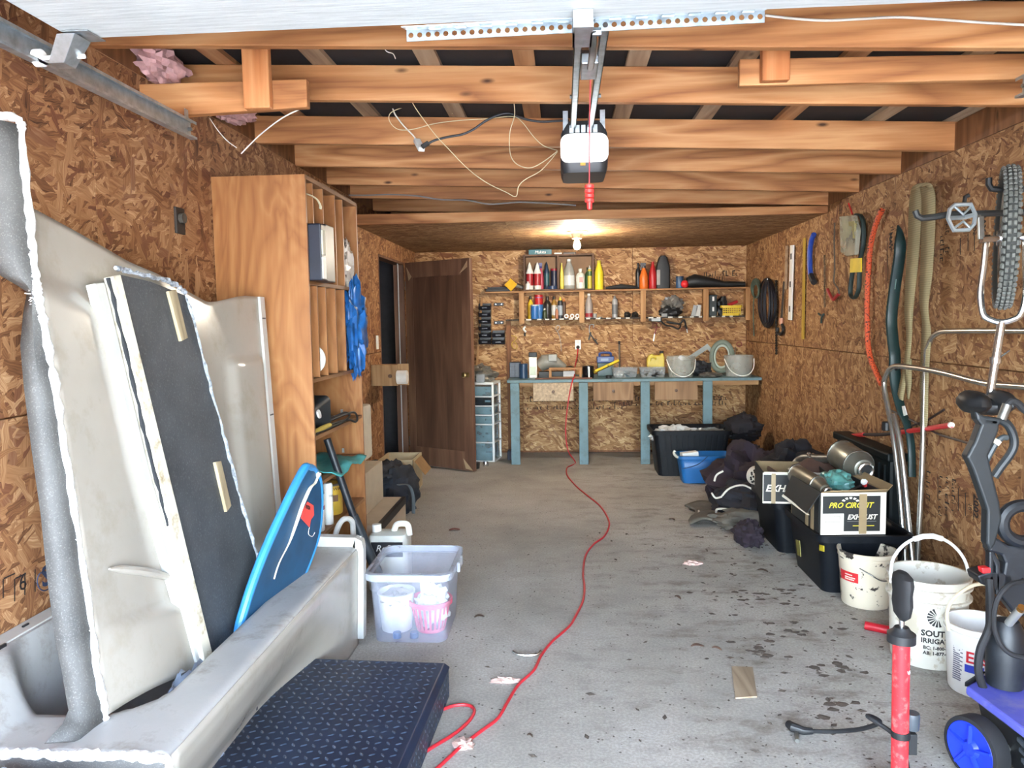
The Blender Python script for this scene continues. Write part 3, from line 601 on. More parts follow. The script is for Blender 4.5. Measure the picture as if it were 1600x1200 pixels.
tgo = MB().slab(tg, -SN*.003).build('tag', M('red_tag', (226, 74, 66), .6), sled)
text('tag_lettering', 'RVSA', .021, tg[6]+SN*.006+Vector((0, .012, .006)), tg[1]-tg[0]+Vector((0, .01, -.0)), Vector((0, -.3, 1)), M('black_print', (26, 24, 24), .6), tgo, bold=.0006)
wq = [onp(x, y, S0, SN, .006) for x, y in ((484, 822), (482, 834), (488, 838), (492, 832))]
MB().tube(spline(wq, 5), .0012, 5).build('tag_string', WHITE_W, sled)
for k, (px, py) in enumerate(((401, 968), (497, 742))):
    o_ = MB().blob(onp(px, py, S0, SN, .004), (.012, .012, .01), .6, k, 10, 6).build('knot', WHITE_W, sled)
# --- bags in and before the tub
BAG = M('grey_plastic_bag', (124, 134, 150), .3, var=.3, vs=16, spec=.6)
c = Vector((-1.15, 2.10, .24))
o = MB().blob(c, (.065, .24, .13), .75, 4, 40, 26, 2.6, flat=.135).build('plastic_bag', BAG, None, smooth=True, loc=c); tag(o, 'crumpled grey plastic bag on the floor of the bathtub', 'bag')
c = Vector((-1.16, 2.50, .20))
o = MB().blob(c, (.07, .09, .075), .6, 9, 30, 20, 3, flat=.135).build('plastic_bag', M('dark_bag', (30, 32, 40), .4), None, smooth=True, loc=c); tag(o, 'small dark bag behind the grey bag in the bathtub', 'bag')
c = Vector((-1.20, 1.52, .16))
o = MB().blob(c, (.20, .15, .27), .45, 5, 40, 26, 2.2, flat=.0).build('plastic_sheet', M('clear_sheet', (196, 204, 214), .3, var=.2), None, smooth=True, loc=c); tag(o, 'crumpled clear plastic sheet before the sawn near end of the bathtub', 'plastic sheet')
# --- black tread plate platform
mt = thing('tread_plate_mat', 'low black platform with raised diamond tread plate top', 'platform', (-.77, 2.4, 0))
MAT = M('tread_plastic', (22, 36, 58), .42, var=.2, vs=4, dirt=(44, 58, 78), ds=3)
fx0, fx1, fy0, fy1, fz = -1.07, -.457, 1.62, 2.945, .14
sk = Matrix.Translation((fx0, fy1, 0)) @ Matrix.Rotation(-.045, 4, 'Z') @ Matrix.Translation((-fx0, -fy1, 0))
MB(sk).box(fx0+.012, fx1-.004, fy0, fy1-.008, 0, fz-.022).build('body', MAT, mt, bevel=.006)
MB(sk).hexa([(fx0, fy0, fz-.022), (fx1, fy0, fz-.022), (fx1, fy1, fz-.022), (fx0, fy1, fz-.022)], [(fx0+.006, fy0, fz), (fx1-.02, fy0, fz), (fx1-.02, fy1-.012, fz), (fx0+.006, fy1-.012, fz)]).build('lid', MAT, mt, bevel=.004)
q = MB(sk); pt = .0335
def loz(cx, cy, a, m=None):
    ca, sa = math.cos(a), math.sin(a); L, W_, H_ = .0125, .0046, .0022
    ol = [(-L, 0), (-L*.4, -W_), (L*.4, -W_), (L, 0), (L*.4, W_), (-L*.4, W_)]
    V = [(x, y, 0) for x, y in ol]+[(-L*.45, 0, H_), (L*.45, 0, H_)]
    f = [(0, 1, 6), (1, 2, 7, 6), (2, 3, 7), (3, 4, 7), (4, 5, 6, 7), (5, 0, 6)]
    P_ = [Vector((x*ca-y*sa+cx, x*sa+y*ca+cy, z)) for x, y, z in V]
    return ([m @ p for p in P_] if m else [p+Vector((0, 0, fz)) for p in P_]), f
for i in range(int((fx1-fx0-.05)/pt)+1):
    for j in range(int((fy1-fy0-.04)/pt)):
        q.add(*loz(fx0+.025+i*pt, fy1-.03-j*pt, .55 if (i+j) % 2 else -.95))
q.build('tread_pattern', M('tread_raised', (52, 64, 80), .33, var=.2), mt, kind='stuff')
q = MB(sk)
for j in range(int((fy1-fy0-.04)/pt)):
    for k in range(3): q.add(*loz(fy1-.03-j*pt, .025+k*pt, .55 if (k+j) % 2 else -.95, mtx((fx1-.004, 0, 0), (0, 1, 0), (0, 0, 1), (1, 0, 0))))
q.build('side_tread', M('tread_raised', (52, 64, 80)), mt, kind='stuff')
# ================================================================ plywood pigeonhole shelf and its neighbours
PLY = wood('plywood_y', (122, 78, 44), (156, 106, 64), (180, 132, 86), 'zxy', swirl=True, knots=False, rough=.4)
PLYS = wood('plywood_shelf', (112, 76, 48), (146, 104, 68), (170, 128, 88), 'yxz', knots=False, rough=.55)
BX0, BX1, BY0, BY1, BZ = XL+.005, -1.172, 3.525, 4.42, 2.165
bs = thing('pigeonhole_shelf', 'tall plywood pigeonhole shelf standing against the left wall', 'shelf', ((BX0+BX1)/2, (BY0+BY1)/2, 0))
MB().box(BX0, BX1, BY0, BY0+.018, 0, BZ).build('side_panel', PLY, bs, bevel=.002)
MB().box(BX0, BX1, BY1-.018, BY1, 0, BZ).build('side_panel', PLY, bs, bevel=.002)
MB().box(BX0, BX1, BY0+.019, BY1-.019, BZ-.02, BZ).build('top_board', PLYS, bs)
MB().box(BX0, BX0+.008, BY0+.019, BY1-.019, .02, BZ-.021).build('back_panel', PLY, bs)
SZ = [1.68, 1.22, .945, .715, .455, .08]
for z in SZ: MB().box(BX0+.009, BX1-.004, BY0+.019, BY1-.019, z-.018, z).build('shelf_board', PLYS, bs)
for y in (3.645, 3.80, 4.0, 4.14): MB().box(BX0+.009, BX1-.006, y, y+.011, SZ[0]+.001, BZ-.021).build('divider', PLY, bs)
for y in (3.658, 3.79, 3.956, 4.124): MB().box(BX0+.009, BX1-.006, y, y+.011, SZ[1]+.001, SZ[0]-.019).build('divider', PLY, bs)
for x, z in ((-1.30, .953), (-1.30, .723)): MB().box(x, x+.012, BY1-.026, BY1-.018, z, z+.025).build('shelf_clip', GALV, bs)
NAVY = M('navy_plastic', (24, 30, 46), .4, var=.2)
fo = thing('binder', 'dark binder with a pale card filed in the upper shelf', 'binder', (-1.2, 3.62, 1.68))
MB().box(-1.45, -1.115, 3.552, 3.64, 1.681, 1.945).build('cover', NAVY, fo, bevel=.006)
MB().box(-1.116, -1.108, 3.556, 3.60, 1.80, 1.915).build('window', M('pale_card', (206, 202, 180), .6), fo, bevel=.002)
MB().box(-1.116, -1.110, 3.556, 3.60, 1.69, 1.79).build('label_card', WHITEP, fo)
fo2 = MB().box(-1.45, -1.125, 3.66, 3.795, 1.681, 1.955).build('folder', NAVY, None, bevel=.005, loc=(-1.3, 3.7, 1.681)); tag(fo2, 'dark blue folder standing beside the binder in the shelf', 'folder')
o = MB().tube(spline([(-1.30, 3.56, 2.09), (-1.20, 3.585, 2.088), (-1.155, 3.62, 2.07), (-1.15, 3.67, 2.045), (-1.155, 3.685, 2.03)], 5), .008, 6, flat=.4).build('cable_tie_strip', M('pale_strip', (220, 208, 172), .5), None, smooth=True, loc=(-1.2, 3.6, 2.07)); tag(o, 'pale curled strip hanging out of the top pigeonhole', 'strip')
o = MB().blob((-1.21, 4.27, 1.80), (.035, .085, .12), .7, 2, 24, 16, 3).build('clear_bag', M('clear_bag_film', (196, 186, 174), .3, var=.2), None, smooth=True, loc=(-1.21, 4.27, 1.69)); tag(o, 'clear plastic bag stuffed in the last top pigeonhole', 'bag')
o = MB().blob((-1.165, 4.27, 1.45), (.055, .10, .225), .55, 3, 34, 26, 3.2).build('blue_tarp', M('blue_tarp_film', (30, 88, 150), .35, var=.4, vs=16), None, smooth=True, loc=(-1.18, 4.27, 1.22)); tag(o, 'crumpled blue tarp bulging from the lower pigeonholes', 'tarp')
o = MB().cyl((-1.24, 3.71, 1.305), (-1.24, 3.722, 1.305), .075, n=32).build('white_disc', WHITEP, None, bevel=.003, loc=(-1.24, 3.71, 1.23)); tag(o, 'round white disc standing in a lower pigeonhole', 'disc')
vc = thing('vacuum_nozzle', 'black flared vacuum nozzle with a round white sticker on the open shelf', 'nozzle', (-1.27, 3.75, .945))
c0 = at(488, 636, X=-1.22); 
loft([[Vector((-1.27+a*1.0, y, 1.03+b)) for a, b in rounded(w_, h_, .03)] for y, w_, h_ in ((3.56, .10, .06), (3.64, .11, .07), (3.74, .13, .12), (3.82, .16, .165), (3.84, .165, .17))]).build('nozzle_body', M('nozzle_black', (34, 42, 48), .45), vc, smooth=True)
loft([[Vector((-1.27+a, y, 1.03+b)) for a, b in rounded(w_, h_, .03)] for y, w_, h_ in ((3.841, .145, .15), (3.846, .145, .15))]).build('nozzle_mouth', BLACKP, vc)
MB().cyl((-1.208, 3.70, 1.035), (-1.2, 3.70, 1.037), .022, n=18).build('sticker', WHITEP, vc)
kn = thing('hand_tool', 'yellow handled tool lying on the open shelf', 'tool', (-1.2, 3.7, .95))
MB().tube([(-1.20, 3.56, .957), (-1.195, 3.70, .962), (-1.19, 3.82, .965)], [.009, .014, .012], 10).build('handle', M('yellow_handle', (188, 160, 66), .5), kn, smooth=True)
MB().beam((-1.19, 3.82, .965), (-1.185, 3.93, .966), .012, .003).build('blade', STEEL, kn)
o = MB().tube(spline([(-1.19, 3.60, .952), (-1.185, 3.80, .952), (-1.18, 4.0, .954), (-1.165, 4.10, .975), (-1.175, 4.05, 1.0), (-1.2, 3.9, .99), (-1.22, 3.8, .975), (-1.19, 3.95, .985), (-1.16, 4.15, .99), (-1.155, 4.22, .955), (-1.16, 4.2, .93), (-1.175, 4.1, .955), (-1.2, 3.9, .96)], 6), .006, 7).build('cable', BLACKP, None, smooth=True, loc=(-1.19, 3.9, .95)); tag(o, 'black cable looped over the edge of the open shelf', 'cable')
o = MB().grid(lambda u, v: (-1.40+.26*v, 3.80+.52*u+.03*math.sin(v*7), .728+.012*math.sin(u*9+v*4)+.01*noise.noise((u*6, v*6, 2))-(.02*sstep((v-.85)/.15))), 24, 14).build('cleaning_cloth', M('teal_cloth', (66, 148, 146), .8, bump=.4), None, smooth=True, solid=.006, loc=(-1.3, 4.05, .72)); tag(o, 'teal cloth spread on the fourth shelf', 'cloth')
def can(name, label, x, y, z, r, h, col, lidc, cat='can', text_=None, band=None):
    t = thing(name, label, cat, (x, y, z))
    MB().lathe([(r*.97, 0), (r, .004), (r, h-.006), (r*.97, h)], (x, y, z), n=24).build('body', M('can_'+name+str(col), col, .4), t, smooth=True)
    MB().lathe([(r*1.02, h-.008), (r*1.04, h), (r*.96, h+.004), (r*.88, h-.002), (0, h-.002)], (x, y, z), n=24).build('lid', lidc, t, smooth=True)
    if band: MB().lathe([(r+.0008, h*band[0]), (r+.0008, h*band[1])], (x, y, z), n=24, caps=False).build('label_band', band[2], t, smooth=True)
    return t
cy_ = can('paint_can', 'yellow paint can with dark lid on the lower shelf', -1.275, 4.03, .456, .074, .165, (206, 168, 60), STEEL)
BLACKPRINT = M('black_print', (26, 24, 24), .6)
d_ = Vector((.55, -.83, 0)).normalized()
text('print', 'MINWAX', .024, Vector((-1.275, 4.03, .456+.135))+d_*.0755+Vector((-.83, -.55, 0))*.04, (.83, .55, 0), (0, 0, 1), BLACKPRINT, cy_)
MB().slab([Vector((-1.275, 4.03, .456))+d_*.0755+Vector((.83, .55, 0))*a+Vector((0, 0, b)) for a, b in ((-.03, .075), (.03, .075), (.03, .11), (-.03, .11))], d_*.001).build('print_panel', M('brown_print', (104, 70, 40), .6), cy_)
can('paint_can', 'white paint can with red stripe behind the blue sled', -1.25, 3.68, .456, .06, .19, (222, 222, 216), STEEL, band=(.55, .66, M('wine_print', (152, 30, 60), .5)))
ct = thing('caulk_tube', 'white caulk tube with small print standing by the paint cans', 'tube', (-1.21, 3.80, .456))
MB().lathe([(.024, 0), (.024, .20), (.02, .212), (.0, .212)], (-1.205, 3.80, .457), n=18).build('body', WHITEP, ct, smooth=True)
text('print', 'TRE', .016, (-1.196, 3.777, .60), (.85, .5, 0), (0, 0, 1), BLACKPRINT, ct)
MB().box(-1.192, -1.186, 3.79, 3.81, .50, .585).build('print_panel', M('grey_print', (120, 120, 124), .6), ct)
o = MB().tube(spline([(-1.14, 3.60, .33), (-1.115, 3.62, .46), (-1.09, 3.66, .515), (-1.06, 3.70, .50), (-1.055, 3.71, .42), (-1.055, 3.71, .0)], 7), .014, 10).build('pipe_bend', M('grey_pvc', (182, 180, 174), .4), None, smooth=True, loc=(-1.08, 3.68, 0)); tag(o, 'grey plastic pipe bend standing behind the bathtub end', 'pipe')
pp = thing('vacuum_wand', 'black two stage pole leaning across the front of the shelf', 'pole', at(612, 897, Y=3.90))
pa, pb, pc = at(511, 686, Y=3.86), at(552, 806, Y=3.89), at(618, 960, Y=3.92)
MB().cyl(pa, pb, .019, .02, 14).build('upper_tube', M('pole_black', (30, 36, 42), .4), pp, smooth=True)
MB().cyl(pb, pc, .026, .027, 14).build('lower_tube', M('pole_grey', (48, 56, 62), .5), pp, smooth=True)
# --- clear tote with its contents
CLEAR = glassy('clear_tote_plastic', (190, 196, 214), .20, .12)
CLEARR = glassy('clear_tote_rim', (200, 206, 218), .42, .15)
tx, ty = -.722, 3.615
to = thing('clear_tote', 'clear plastic storage tote with no lid beside the bathtub end', 'tote', (tx, ty, 0))
def tote(parent, cx, cy, w0, d0, w1, d1, h, mat, rmat, r=.05, rim=.018, wall='wall'):
    q = loft([ringZ((cx, cy), w0+(w1-w0)*t, d0+(d1-d0)*t, r, h*t) for t in (0.004, .25, .5, .75, 1)], caps=False); q.f.append(tuple(range(len(rounded(1, 1, .1))))); q.build(wall, mat, parent, smooth=True, solid=.003)
    loft([ringZ((cx, cy), w1+a, d1+a, r+.01, z) for a, z in ((.002, h-.03), (rim*2, h-.03), (rim*2.2, h), (.004, h+.003))], caps=False).build('rim', rmat, parent, smooth=True, solid=.003)
tote(to, tx, ty, .335, .40, .37, .435, .33, CLEAR, CLEARR)
for sx in (1,): MB().box(tx+.205, tx+.222, ty-.06, ty+.06, .285, .335).build('handle', CLEARR, to, bevel=.008)
wbk = thing('small_bucket', 'small white bucket with rags inside the clear tote', 'bucket', (-.82, 3.56, .006))
MB().lathe([(.0, .002), (.072, .002), (.086, .175), (.092, .178), (.092, .186), (.082, .186), (.07, .01), (0, .01)], (-.815, 3.57, .006), n=28).build('shell', M('bucket_white', (224, 222, 214), .5), wbk, smooth=True)
MB().blob((-.815, 3.57, .15), (.072, .072, .04), .5, 3, 22, 14, 3).build('rags', M('grey_rag', (168, 160, 150), .9), wbk, smooth=True)
pk = thing('pink_basket', 'pink slotted plastic basket with white rag inside the clear tote', 'basket', (-.65, 3.58, .006))
PKM = M('pink_plastic', (232, 62, 108), .4, var=.1)
bx, by = -.648, 3.565
MB().lathe([(0, .003), (.066, .003), (.07, .02)], (bx, by, .006), n=28, caps=False).build('base', PKM, pk, smooth=True, solid=.003)
MB().lathe([(.092, .125), (.097, .15), (.105, .152), (.104, .13)], (bx, by, .006), n=28, caps=False).build('rim', PKM, pk, smooth=True, solid=.003)
for k in range(22):
    a = 2*PI*k/22; MB().beam((bx+.069*math.cos(a), by+.069*math.sin(a), .02), (bx+.093*math.cos(a), by+.093*math.sin(a), .135), .011, .003, (math.cos(a), math.sin(a), 0)).build('slat', PKM, pk)
MB().blob((bx+.01, by, .12), (.07, .065, .085), .6, 8, 26, 18, 3).build('rag', M('white_rag', (220, 218, 212), .9), pk, smooth=True)
for k, (x, y, c, l) in enumerate(((-.79, 3.455, (30, 92, 150), 'blue cap lying at the front of the clear tote'), (-.71, 3.46, (70, 96, 140), 'small blue and silver fitting in the clear tote'))):
    o = MB().cyl((x, y, .006), (x, y, .034), .021, .019, 18).build('blue_stopper', M('cap'+str(k), c, .4), None, bevel=.003, loc=(x, y, .006)); tag(o, l, 'cap')
jg = thing('jug', 'white plastic jug with black label behind the clear tote', 'jug', (-.97, 4.15, 0))
JUG = M('jug_plastic', (206, 206, 196), .4, var=.06)
loft([ringZ((-.975, 4.15), w_, d_2, .035, z) for w_, d_2, z in ((.20, .14, .0), (.225, .16, .01), (.225, .16, .285), (.20, .15, .315), (.10, .08, .325))]).build('body', JUG, jg, smooth=True)
hd = [(-.955, .30), (-.935, .355), (-.90, .365), (-.87, .355), (-.862, .30)]
MB().tube(spline([(x, 4.15, z) for x, z in hd], 6), .017, 10).build('handle', JUG, jg, smooth=True)
MB().cyl((-1.045, 4.15, .32), (-1.045, 4.15, .362), .026, n=18).build('cap', WHITEP, jg, bevel=.003)
lb2 = MB().box(-1.06, -.885, 4.066, 4.069, .20, .282).build('label_panel', M('label_black', (26, 28, 34), .5), jg)
text('label_lettering', 'Reflex', .05, (-1.035, 4.0645, .232), (1, 0, 0), (0, 0, 1), WHITEP, lb2, shear=.3)
# --- stepped beige boxes beyond the shelf
BOXM = M('beige_carton', (186, 170, 146), .8, var=.06, bump=.15)
o3 = thing('carton', 'beige carton with black tape edge, lowest of the stepped stack', 'box', (-1.37, 5.0, 0))
MB().box(-1.60, -1.135, 4.60, 5.36, 0, .235).build('body', BOXM, o3, bevel=.006)
MB().box(-1.1345, -1.131, 4.62, 5.355, .19, .237).box(-1.16, -1.131, 4.62, 5.355, .2355, .238).build('tape', BLACKP, o3)
o = MB().box(-1.60, -1.28, 4.60, 5.30, .237, .51).build('carton', BOXM, None, bevel=.006, loc=(-1.44, 4.95, .237)); tag(o, 'plain beige carton in the middle of the stepped stack', 'box')
o1 = thing('carton', 'tall narrow pale carton on top of the stepped stack', 'box', (-1.49, 5.1, .512))
MB().box(-1.60, -1.385, 4.70, 5.45, .512, .90).build('body', M('pale_carton', (206, 196, 176), .8, var=.06), o1, bevel=.02)
bagD = thing('duffel_bag', 'dark duffel bag with grey straps on the floor by the side door', 'bag', (-1.37, 6.0, 0))
DUF = M('dark_duffel', (30, 36, 46), .8, var=.25, bump=.4)
MB().blob((-1.37, 5.95, .13), (.19, .36, .23), .32, 6, 40, 26, 2.6, flat=0).build('body', DUF, bagD, smooth=True)
MB().blob((-1.44, 5.75, .31), (.11, .24, .09), .4, 7, 30, 20, 2.6).build('flap', DUF, bagD, smooth=True)
MB().tube(spline([(-1.24, 5.6, .27), (-1.185, 5.72, .24), (-1.165, 5.78, .14), (-1.17, 5.8, .0)], 6), .016, 6, flat=.3).build('strap', M('grey_strap', (104, 110, 112), .8), bagD, smooth=True)
cb = thing('cardboard_box', 'open cream cardboard box behind the dark duffel bag', 'box', (-1.44, 6.65, 0))
CB = M('cream_card', (198, 178, 140), .8, var=.08); CBR = M('brown_card', (150, 116, 76), .8)
q = MB(); 
for a in ((-1.60, -1.59, 6.45, 6.85), (-1.30, -1.29, 6.45, 6.85), (-1.60, -1.29, 6.45, 6.46), (-1.60, -1.29, 6.84, 6.85)): q.box(a[0], a[1], a[2], a[3], 0, .30)
q.build('walls', CB, cb)
MB().slab([(-1.289, 6.5, .28), (-1.289, 6.8, .28), (-1.20, 6.8, .16), (-1.20, 6.5, .16)], (.003, 0, .003)).build('flap', CBR, cb)
# --- side door: jamb and leaf swung into the room
DW = wood('door_dark', (70, 48, 38), (98, 69, 54), (120, 88, 68), 'zxy', knots=False, rough=.45, streak=6)
DW2 = wood('door_mid', (84, 58, 46), (114, 82, 64), (138, 104, 80), 'zxy', knots=False, rough=.45, streak=6)
dj = struct(MB().box(XL-.10, XL+.004, DY1-.02, DY1+.0, 0, DZ).box(XL-.10, XL+.002, DY0, DY0+.02, 0, DZ).box(XL-.10, XL+.002, DY0, DY1, DZ-.02, DZ).build('trim_1', DW2))
MB().tube([(XL-.02, DY1-.18, .02), (XL-.02, DY1-.18, DZ-.02)], .006, 6).build('weather_strip', M('grey_strip', (168, 168, 170), .5), dj)
dl = thing('side_door', 'dark stained wooden door standing open into the garage', 'door', (-1.24, 7.62, 0))
dl['kind'] = 'thing'
del dl['kind']
H0, H1 = Vector((-1.60, 7.86, 0)), Vector((-.878, 7.40, 0))
dx = (H1-H0).normalized(); dn = Vector((dx.y, -dx.x, 0)); LW_ = (H1-H0).length
DMX = mtx(H0, dx, Vector((0, 0, 1)), dn)                                # local x along leaf, y up, z towards the room
MB(DMX).box(0, LW_, .012, 2.085, -.036, 0).build('leaf', DW, dl, bevel=.003)
for b in ((0, .10, .012, 2.085), (LW_-.11, LW_, .012, 2.085), (.10, LW_-.11, 1.93, 2.085), (.10, LW_-.11, .012, .20)):
    MB(DMX).box(b[0], b[1], b[2], b[3], .0005, .006).build('frame_board', DW2, dl, bevel=.002)
for pg in (((LW_-.13, 1.94), (LW_-.03, 2.06), (LW_-.03, 2.0)), ((.09, 1.94), (.02, 2.04), (.05, 1.9)), ((LW_-.10, .03), (LW_-.01, .02), (LW_-.13, .13))):
    MB(DMX).prism([Vector(p) for p in pg], .002, Matrix.Translation((0, 0, .0062))).build('bare_chip', M('bare_wood', (178, 150, 116), .8), dl)
kb = MB(); kc = DMX @ Vector((LW_-.055, .96, .006)); kb.lathe([(.026, 0), (.026, .005), (.010, .01), (.010, .035), (.026, .045), (.028, .058), (.018, .068), (0, .07)], kc, dn, 20); kb.build('knob', M('brass_knob', (160, 138, 96), .3, .9), dl, smooth=True)
for z in (.25, 1.05, 1.85): MB(DMX).cyl((0, z-.045, .004), (0, z+.045, .004), .006, n=8).build('hinge', STEEL, dl)
# small things on the left wall by the doorway
sp_ = thing('light_switch', 'white light switch plate on the wall beside the side door', 'switch', LW(590, 535))
c = LW(589, 535); MB().box(XL+.0005, XL+.007, c.y-.04, c.y+.035, c.z-.06, c.z+.06).build('plate', WHITEP, sp_, bevel=.002)
MB().box(XL+.0065, XL+.014, c.y-.01, c.y+.006, c.z-.012, c.z+.012).build('toggle', WHITEP, sp_)
wd = thing('wall_box', 'small plywood drawer box with a knob fixed to the left wall before the doorway', 'drawer', (-1.5, 6.45, 1.0))
MB().box(XL+.001, -1.40, 6.42, 6.70, .955, 1.115).build('box', PLYS, wd)
DRF = wood('drawer_front_wood', (124, 92, 60), (158, 124, 86), (180, 146, 106), 'zxy', knots=False)
MB().box(XL+.001, -1.395, 6.40, 6.418, .945, 1.125).build('front', DRF, wd, bevel=.002)
MB().lathe([(.009, 0), (.009, .012), (.017, .018), (.014, .028), (0, .03)], (-1.455, 6.40, 1.03), (0, -1, 0), 16).build('knob', M('dark_knob', (84, 56, 34), .4), wd, smooth=True)
MB().box(-1.394, -1.305, 6.42, 6.44, .95, 1.13).build('side_board', DRF, wd)
o = MB().lathe([(.02, 0), (.058, 0), (.058, .085), (.02, .085), (.02, 0)], (-1.39, 6.372, 1.02), (1, 0, 0), 24, caps=False).build('paper_roll', M('roll_paper', (206, 200, 192), .9), None, smooth=True, loc=(-1.35, 6.37, .96)); tag(o, 'white paper roll beside the small wall drawer', 'paper roll')

eb = thing('junction_box', 'open dark junction box in the left wall above the shower section', 'junction box', LW(283, 345))
c = LW(278, 345)
MB().box(XL+.0005, XL+.012, c.y-.035, c.y+.04, c.z-.055, c.z+.055).build('plate', M('dark_box_plate', (46, 40, 34), .6), eb, bevel=.003)
MB().cyl((XL+.01, c.y, c.z+.01), (XL+.03, c.y, c.z+.01), .022, n=12).build('socket', M('grey_socket', (74, 70, 62), .6), eb)
# ================================================================ back wall: bench, shelves and everything on them
BLUEG = M('bench_paint', (94, 122, 130), .55, var=.12, vs=5, dirt=(78, 98, 102), ds=9)
BT, BY = .872, 7.80                                                   # bench top height, front edge
wbn = thing('workbench', 'long workbench with blue grey legs along the back wall', 'workbench', (.7, 8.1, 0))
BXL, BXR = at(792, 597, Y=BY).x, XR-.01
MB().box(BXL, BXR, BY, YB-.015, BT-.028, BT).build('top', BLUEG, wbn, bevel=.002)
LEGX = [at(x, 660, Y=BY).x for x in (805, 912, 1008.5, 1106)]
for x in LEGX: MB().box(x-.046, x+.046, BY+.005, BY+.043, 0, BT-.03).build('leg', BLUEG, wbn, bevel=.003)
for x in LEGX: MB().box(x-.02, x+.02, BY+.045, YB-.02, BT-.118, BT-.03).build('bearer', PINE_X, wbn)
MB().box(BXL+.05, BXR-.02, BY+.05, BY+.088, BT-.075, BT-.03).build('rail', PINE_X, wbn)
DRG = wood('oak_front', (112, 84, 58), (142, 110, 80), (164, 132, 98), 'zxy', knots=False, streak=10)
DRS = M('speckled_ply', (168, 146, 118), .6, var=.3, vs=40)
for i, (a, b, m_) in enumerate(((833, 896, DRS), (927, 990, DRG), (1023, 1090, DRG))):
    x0, x1 = at(a, 606, Y=BY-.02).x, at(b, 606, Y=BY-.02).x
    d = MB().box(x0, x1, BY-.022, BY-.004, BT-.215, BT-.031).build('drawer', m_, wbn, bevel=.002)
    kx = (x0+x1)/2
    MB().lathe([(.008, 0), (.008, .01), (.016, .016), (.014, .026), (0, .028)], (kx, BY-.022, BT-.118), (0, -1, 0), 14).build('knob', M('dark_knob', (84, 56, 34), .4), d, smooth=True)
def stamps(root, spots, wfn, mat=INK, size=.02, seed=1):               # rows of blurred grade stamps, print on the board
    r = random.Random(seed); q = MB()
    for (p, ux, uy, n_) in spots:
        p, ux, uy = Vector(p), Vector(ux), Vector(uy); nz = ux.cross(uy).normalized(); x = 0
        for k in range(n_):
            w_ = r.uniform(.3, 1.1)*size; h_ = r.choice((.6, 1, 1, 1.5, 2.0))*size
            if r.random() < .8:
                a = p+ux*x; q.slab([a, a+ux*w_*.35, a+ux*w_*.35+uy*h_, a+uy*h_], nz*.0006)
                if r.random() < .5: q.slab([a, a+ux*w_, a+ux*w_+uy*size*.2, a+uy*size*.2], nz*.0006)
                if r.random() < .4: q.slab([a+uy*h_*.8, a+ux*w_+uy*h_*.8, a+ux*w_+uy*h_, a+uy*h_], nz*.0006)
            x += w_+size*.25
    return q.build('stamp', mat, root, kind='stuff')
stamps(wb, [(BW(818, 640, .001), (1, 0, 0), (0, 0, 1), 44), (BW(820, 628, .001), (1, 0, 0), (0, 0, 1), 44), (BW(960, 634, .001), (1, 0, 0), (0, 0, 1), 44), (BW(1115, 625, .001), (1, 0, 0), (0, 0, 1), 9)], None, INK, .03, 4)
stamps(wb, [(BW(1052, 440, .001), (1, 0, 0), (0, 0, 1), 22), (BW(1100, 432, .001), (1, 0, 0), (0, 0, 1), 12)], None, INK, .03, 6)
# --- shelves
SU, SLW, SY = 1.795, 1.492, 8.375
sh = thing('wall_shelf', 'long two tier pine shelf across the back wall', 'shelf', (.7, 8.45, SLW))
ux0 = BW(757, 457, .15).x
MB().box(ux0, XR-.005, SY, YB-.002, SU-.018, SU).build('shelf_board', PINE_X, sh, bevel=.002)
MB().box(BW(790, 499, .15).x, XR-.02, SY+.004, YB-.002, SLW-.014, SLW).build('shelf_board', M('dark_shelf', (52, 44, 38), .7), sh, bevel=.001)
UPX = [at(x, 480, Y=SY-.01).x for x in (815, 909, 1005, 1103, 1169)]
for x in UPX: MB().box(x-.028, x+.028, SY-.022, SY-.001, SLW-.05, SU-.019 if x != UPX[0] else SU-.02).build('upright', PINE_Z, sh, bevel=.002)
for x in UPX: MB().box(x-.012, x+.012, SY+.002, YB-.004, SLW+.001, SU-.02).build('partition', PINE_Z, sh)
LBL = M('label_white', (206, 204, 196), .6)
for a, b in ((822, 830), (839, 846), (852, 858), (862, 868), (874, 881), (889, 895), (898, 903), (916, 922), (931, 938), (947, 954), (962, 970), (978, 984), (1013, 1021), (1026, 1032), (1044, 1051), (1060, 1066), (1078, 1084), (1092, 1097), (1112, 1118), (1128, 1133), (1140, 1145)):
    x0, x1 = at(a, 498, Y=SY).x, at(b, 498, Y=SY).x; MB().box(x0, x1, SY+.001, SY+.0045, SLW-.014, SLW+.001).build('price_strip', LBL, sh)
cab = thing('wall_cabinet', 'open brown wooden two bay cabinet box on the upper shelf', 'cabinet', (0, 8.45, SU))
CW = wood('cabinet_brown', (70, 48, 36), (98, 70, 52), (122, 90, 66), 'zxy', knots=False)
cx0, cx1, cz1, cy0 = at(818, 425, Y=8.35).x, at(928, 425, Y=8.35).x, 2.182, 8.35
for b in ((cx0, cx0+.018, SU+.001, cz1), (cx1-.018, cx1, SU+.001, cz1), (at(872, 425, Y=8.35).x-.01, at(872, 425, Y=8.35).x+.01, SU+.019, cz1-.019)): MB().box(b[0], b[1], cy0, YB-.012, b[2], b[3]).build('side', CW, cab)
MB().box(cx0+.018, cx1-.018, cy0, YB-.012, cz1-.018, cz1).build('top', CW, cab); MB().box(cx0+.018, cx1-.018, cy0, YB-.012, SU+.001, SU+.014).build('bottom', CW, cab)
MB().box(cx0+.018, cx1-.018, YB-.012, YB-.004, SU+.014, cz1-.018).build('back', M('hardboard', (126, 96, 68), .7), cab)
def col(c): return M('pl_%d_%d_%d' % c, c, .38, var=.08, vs=20)
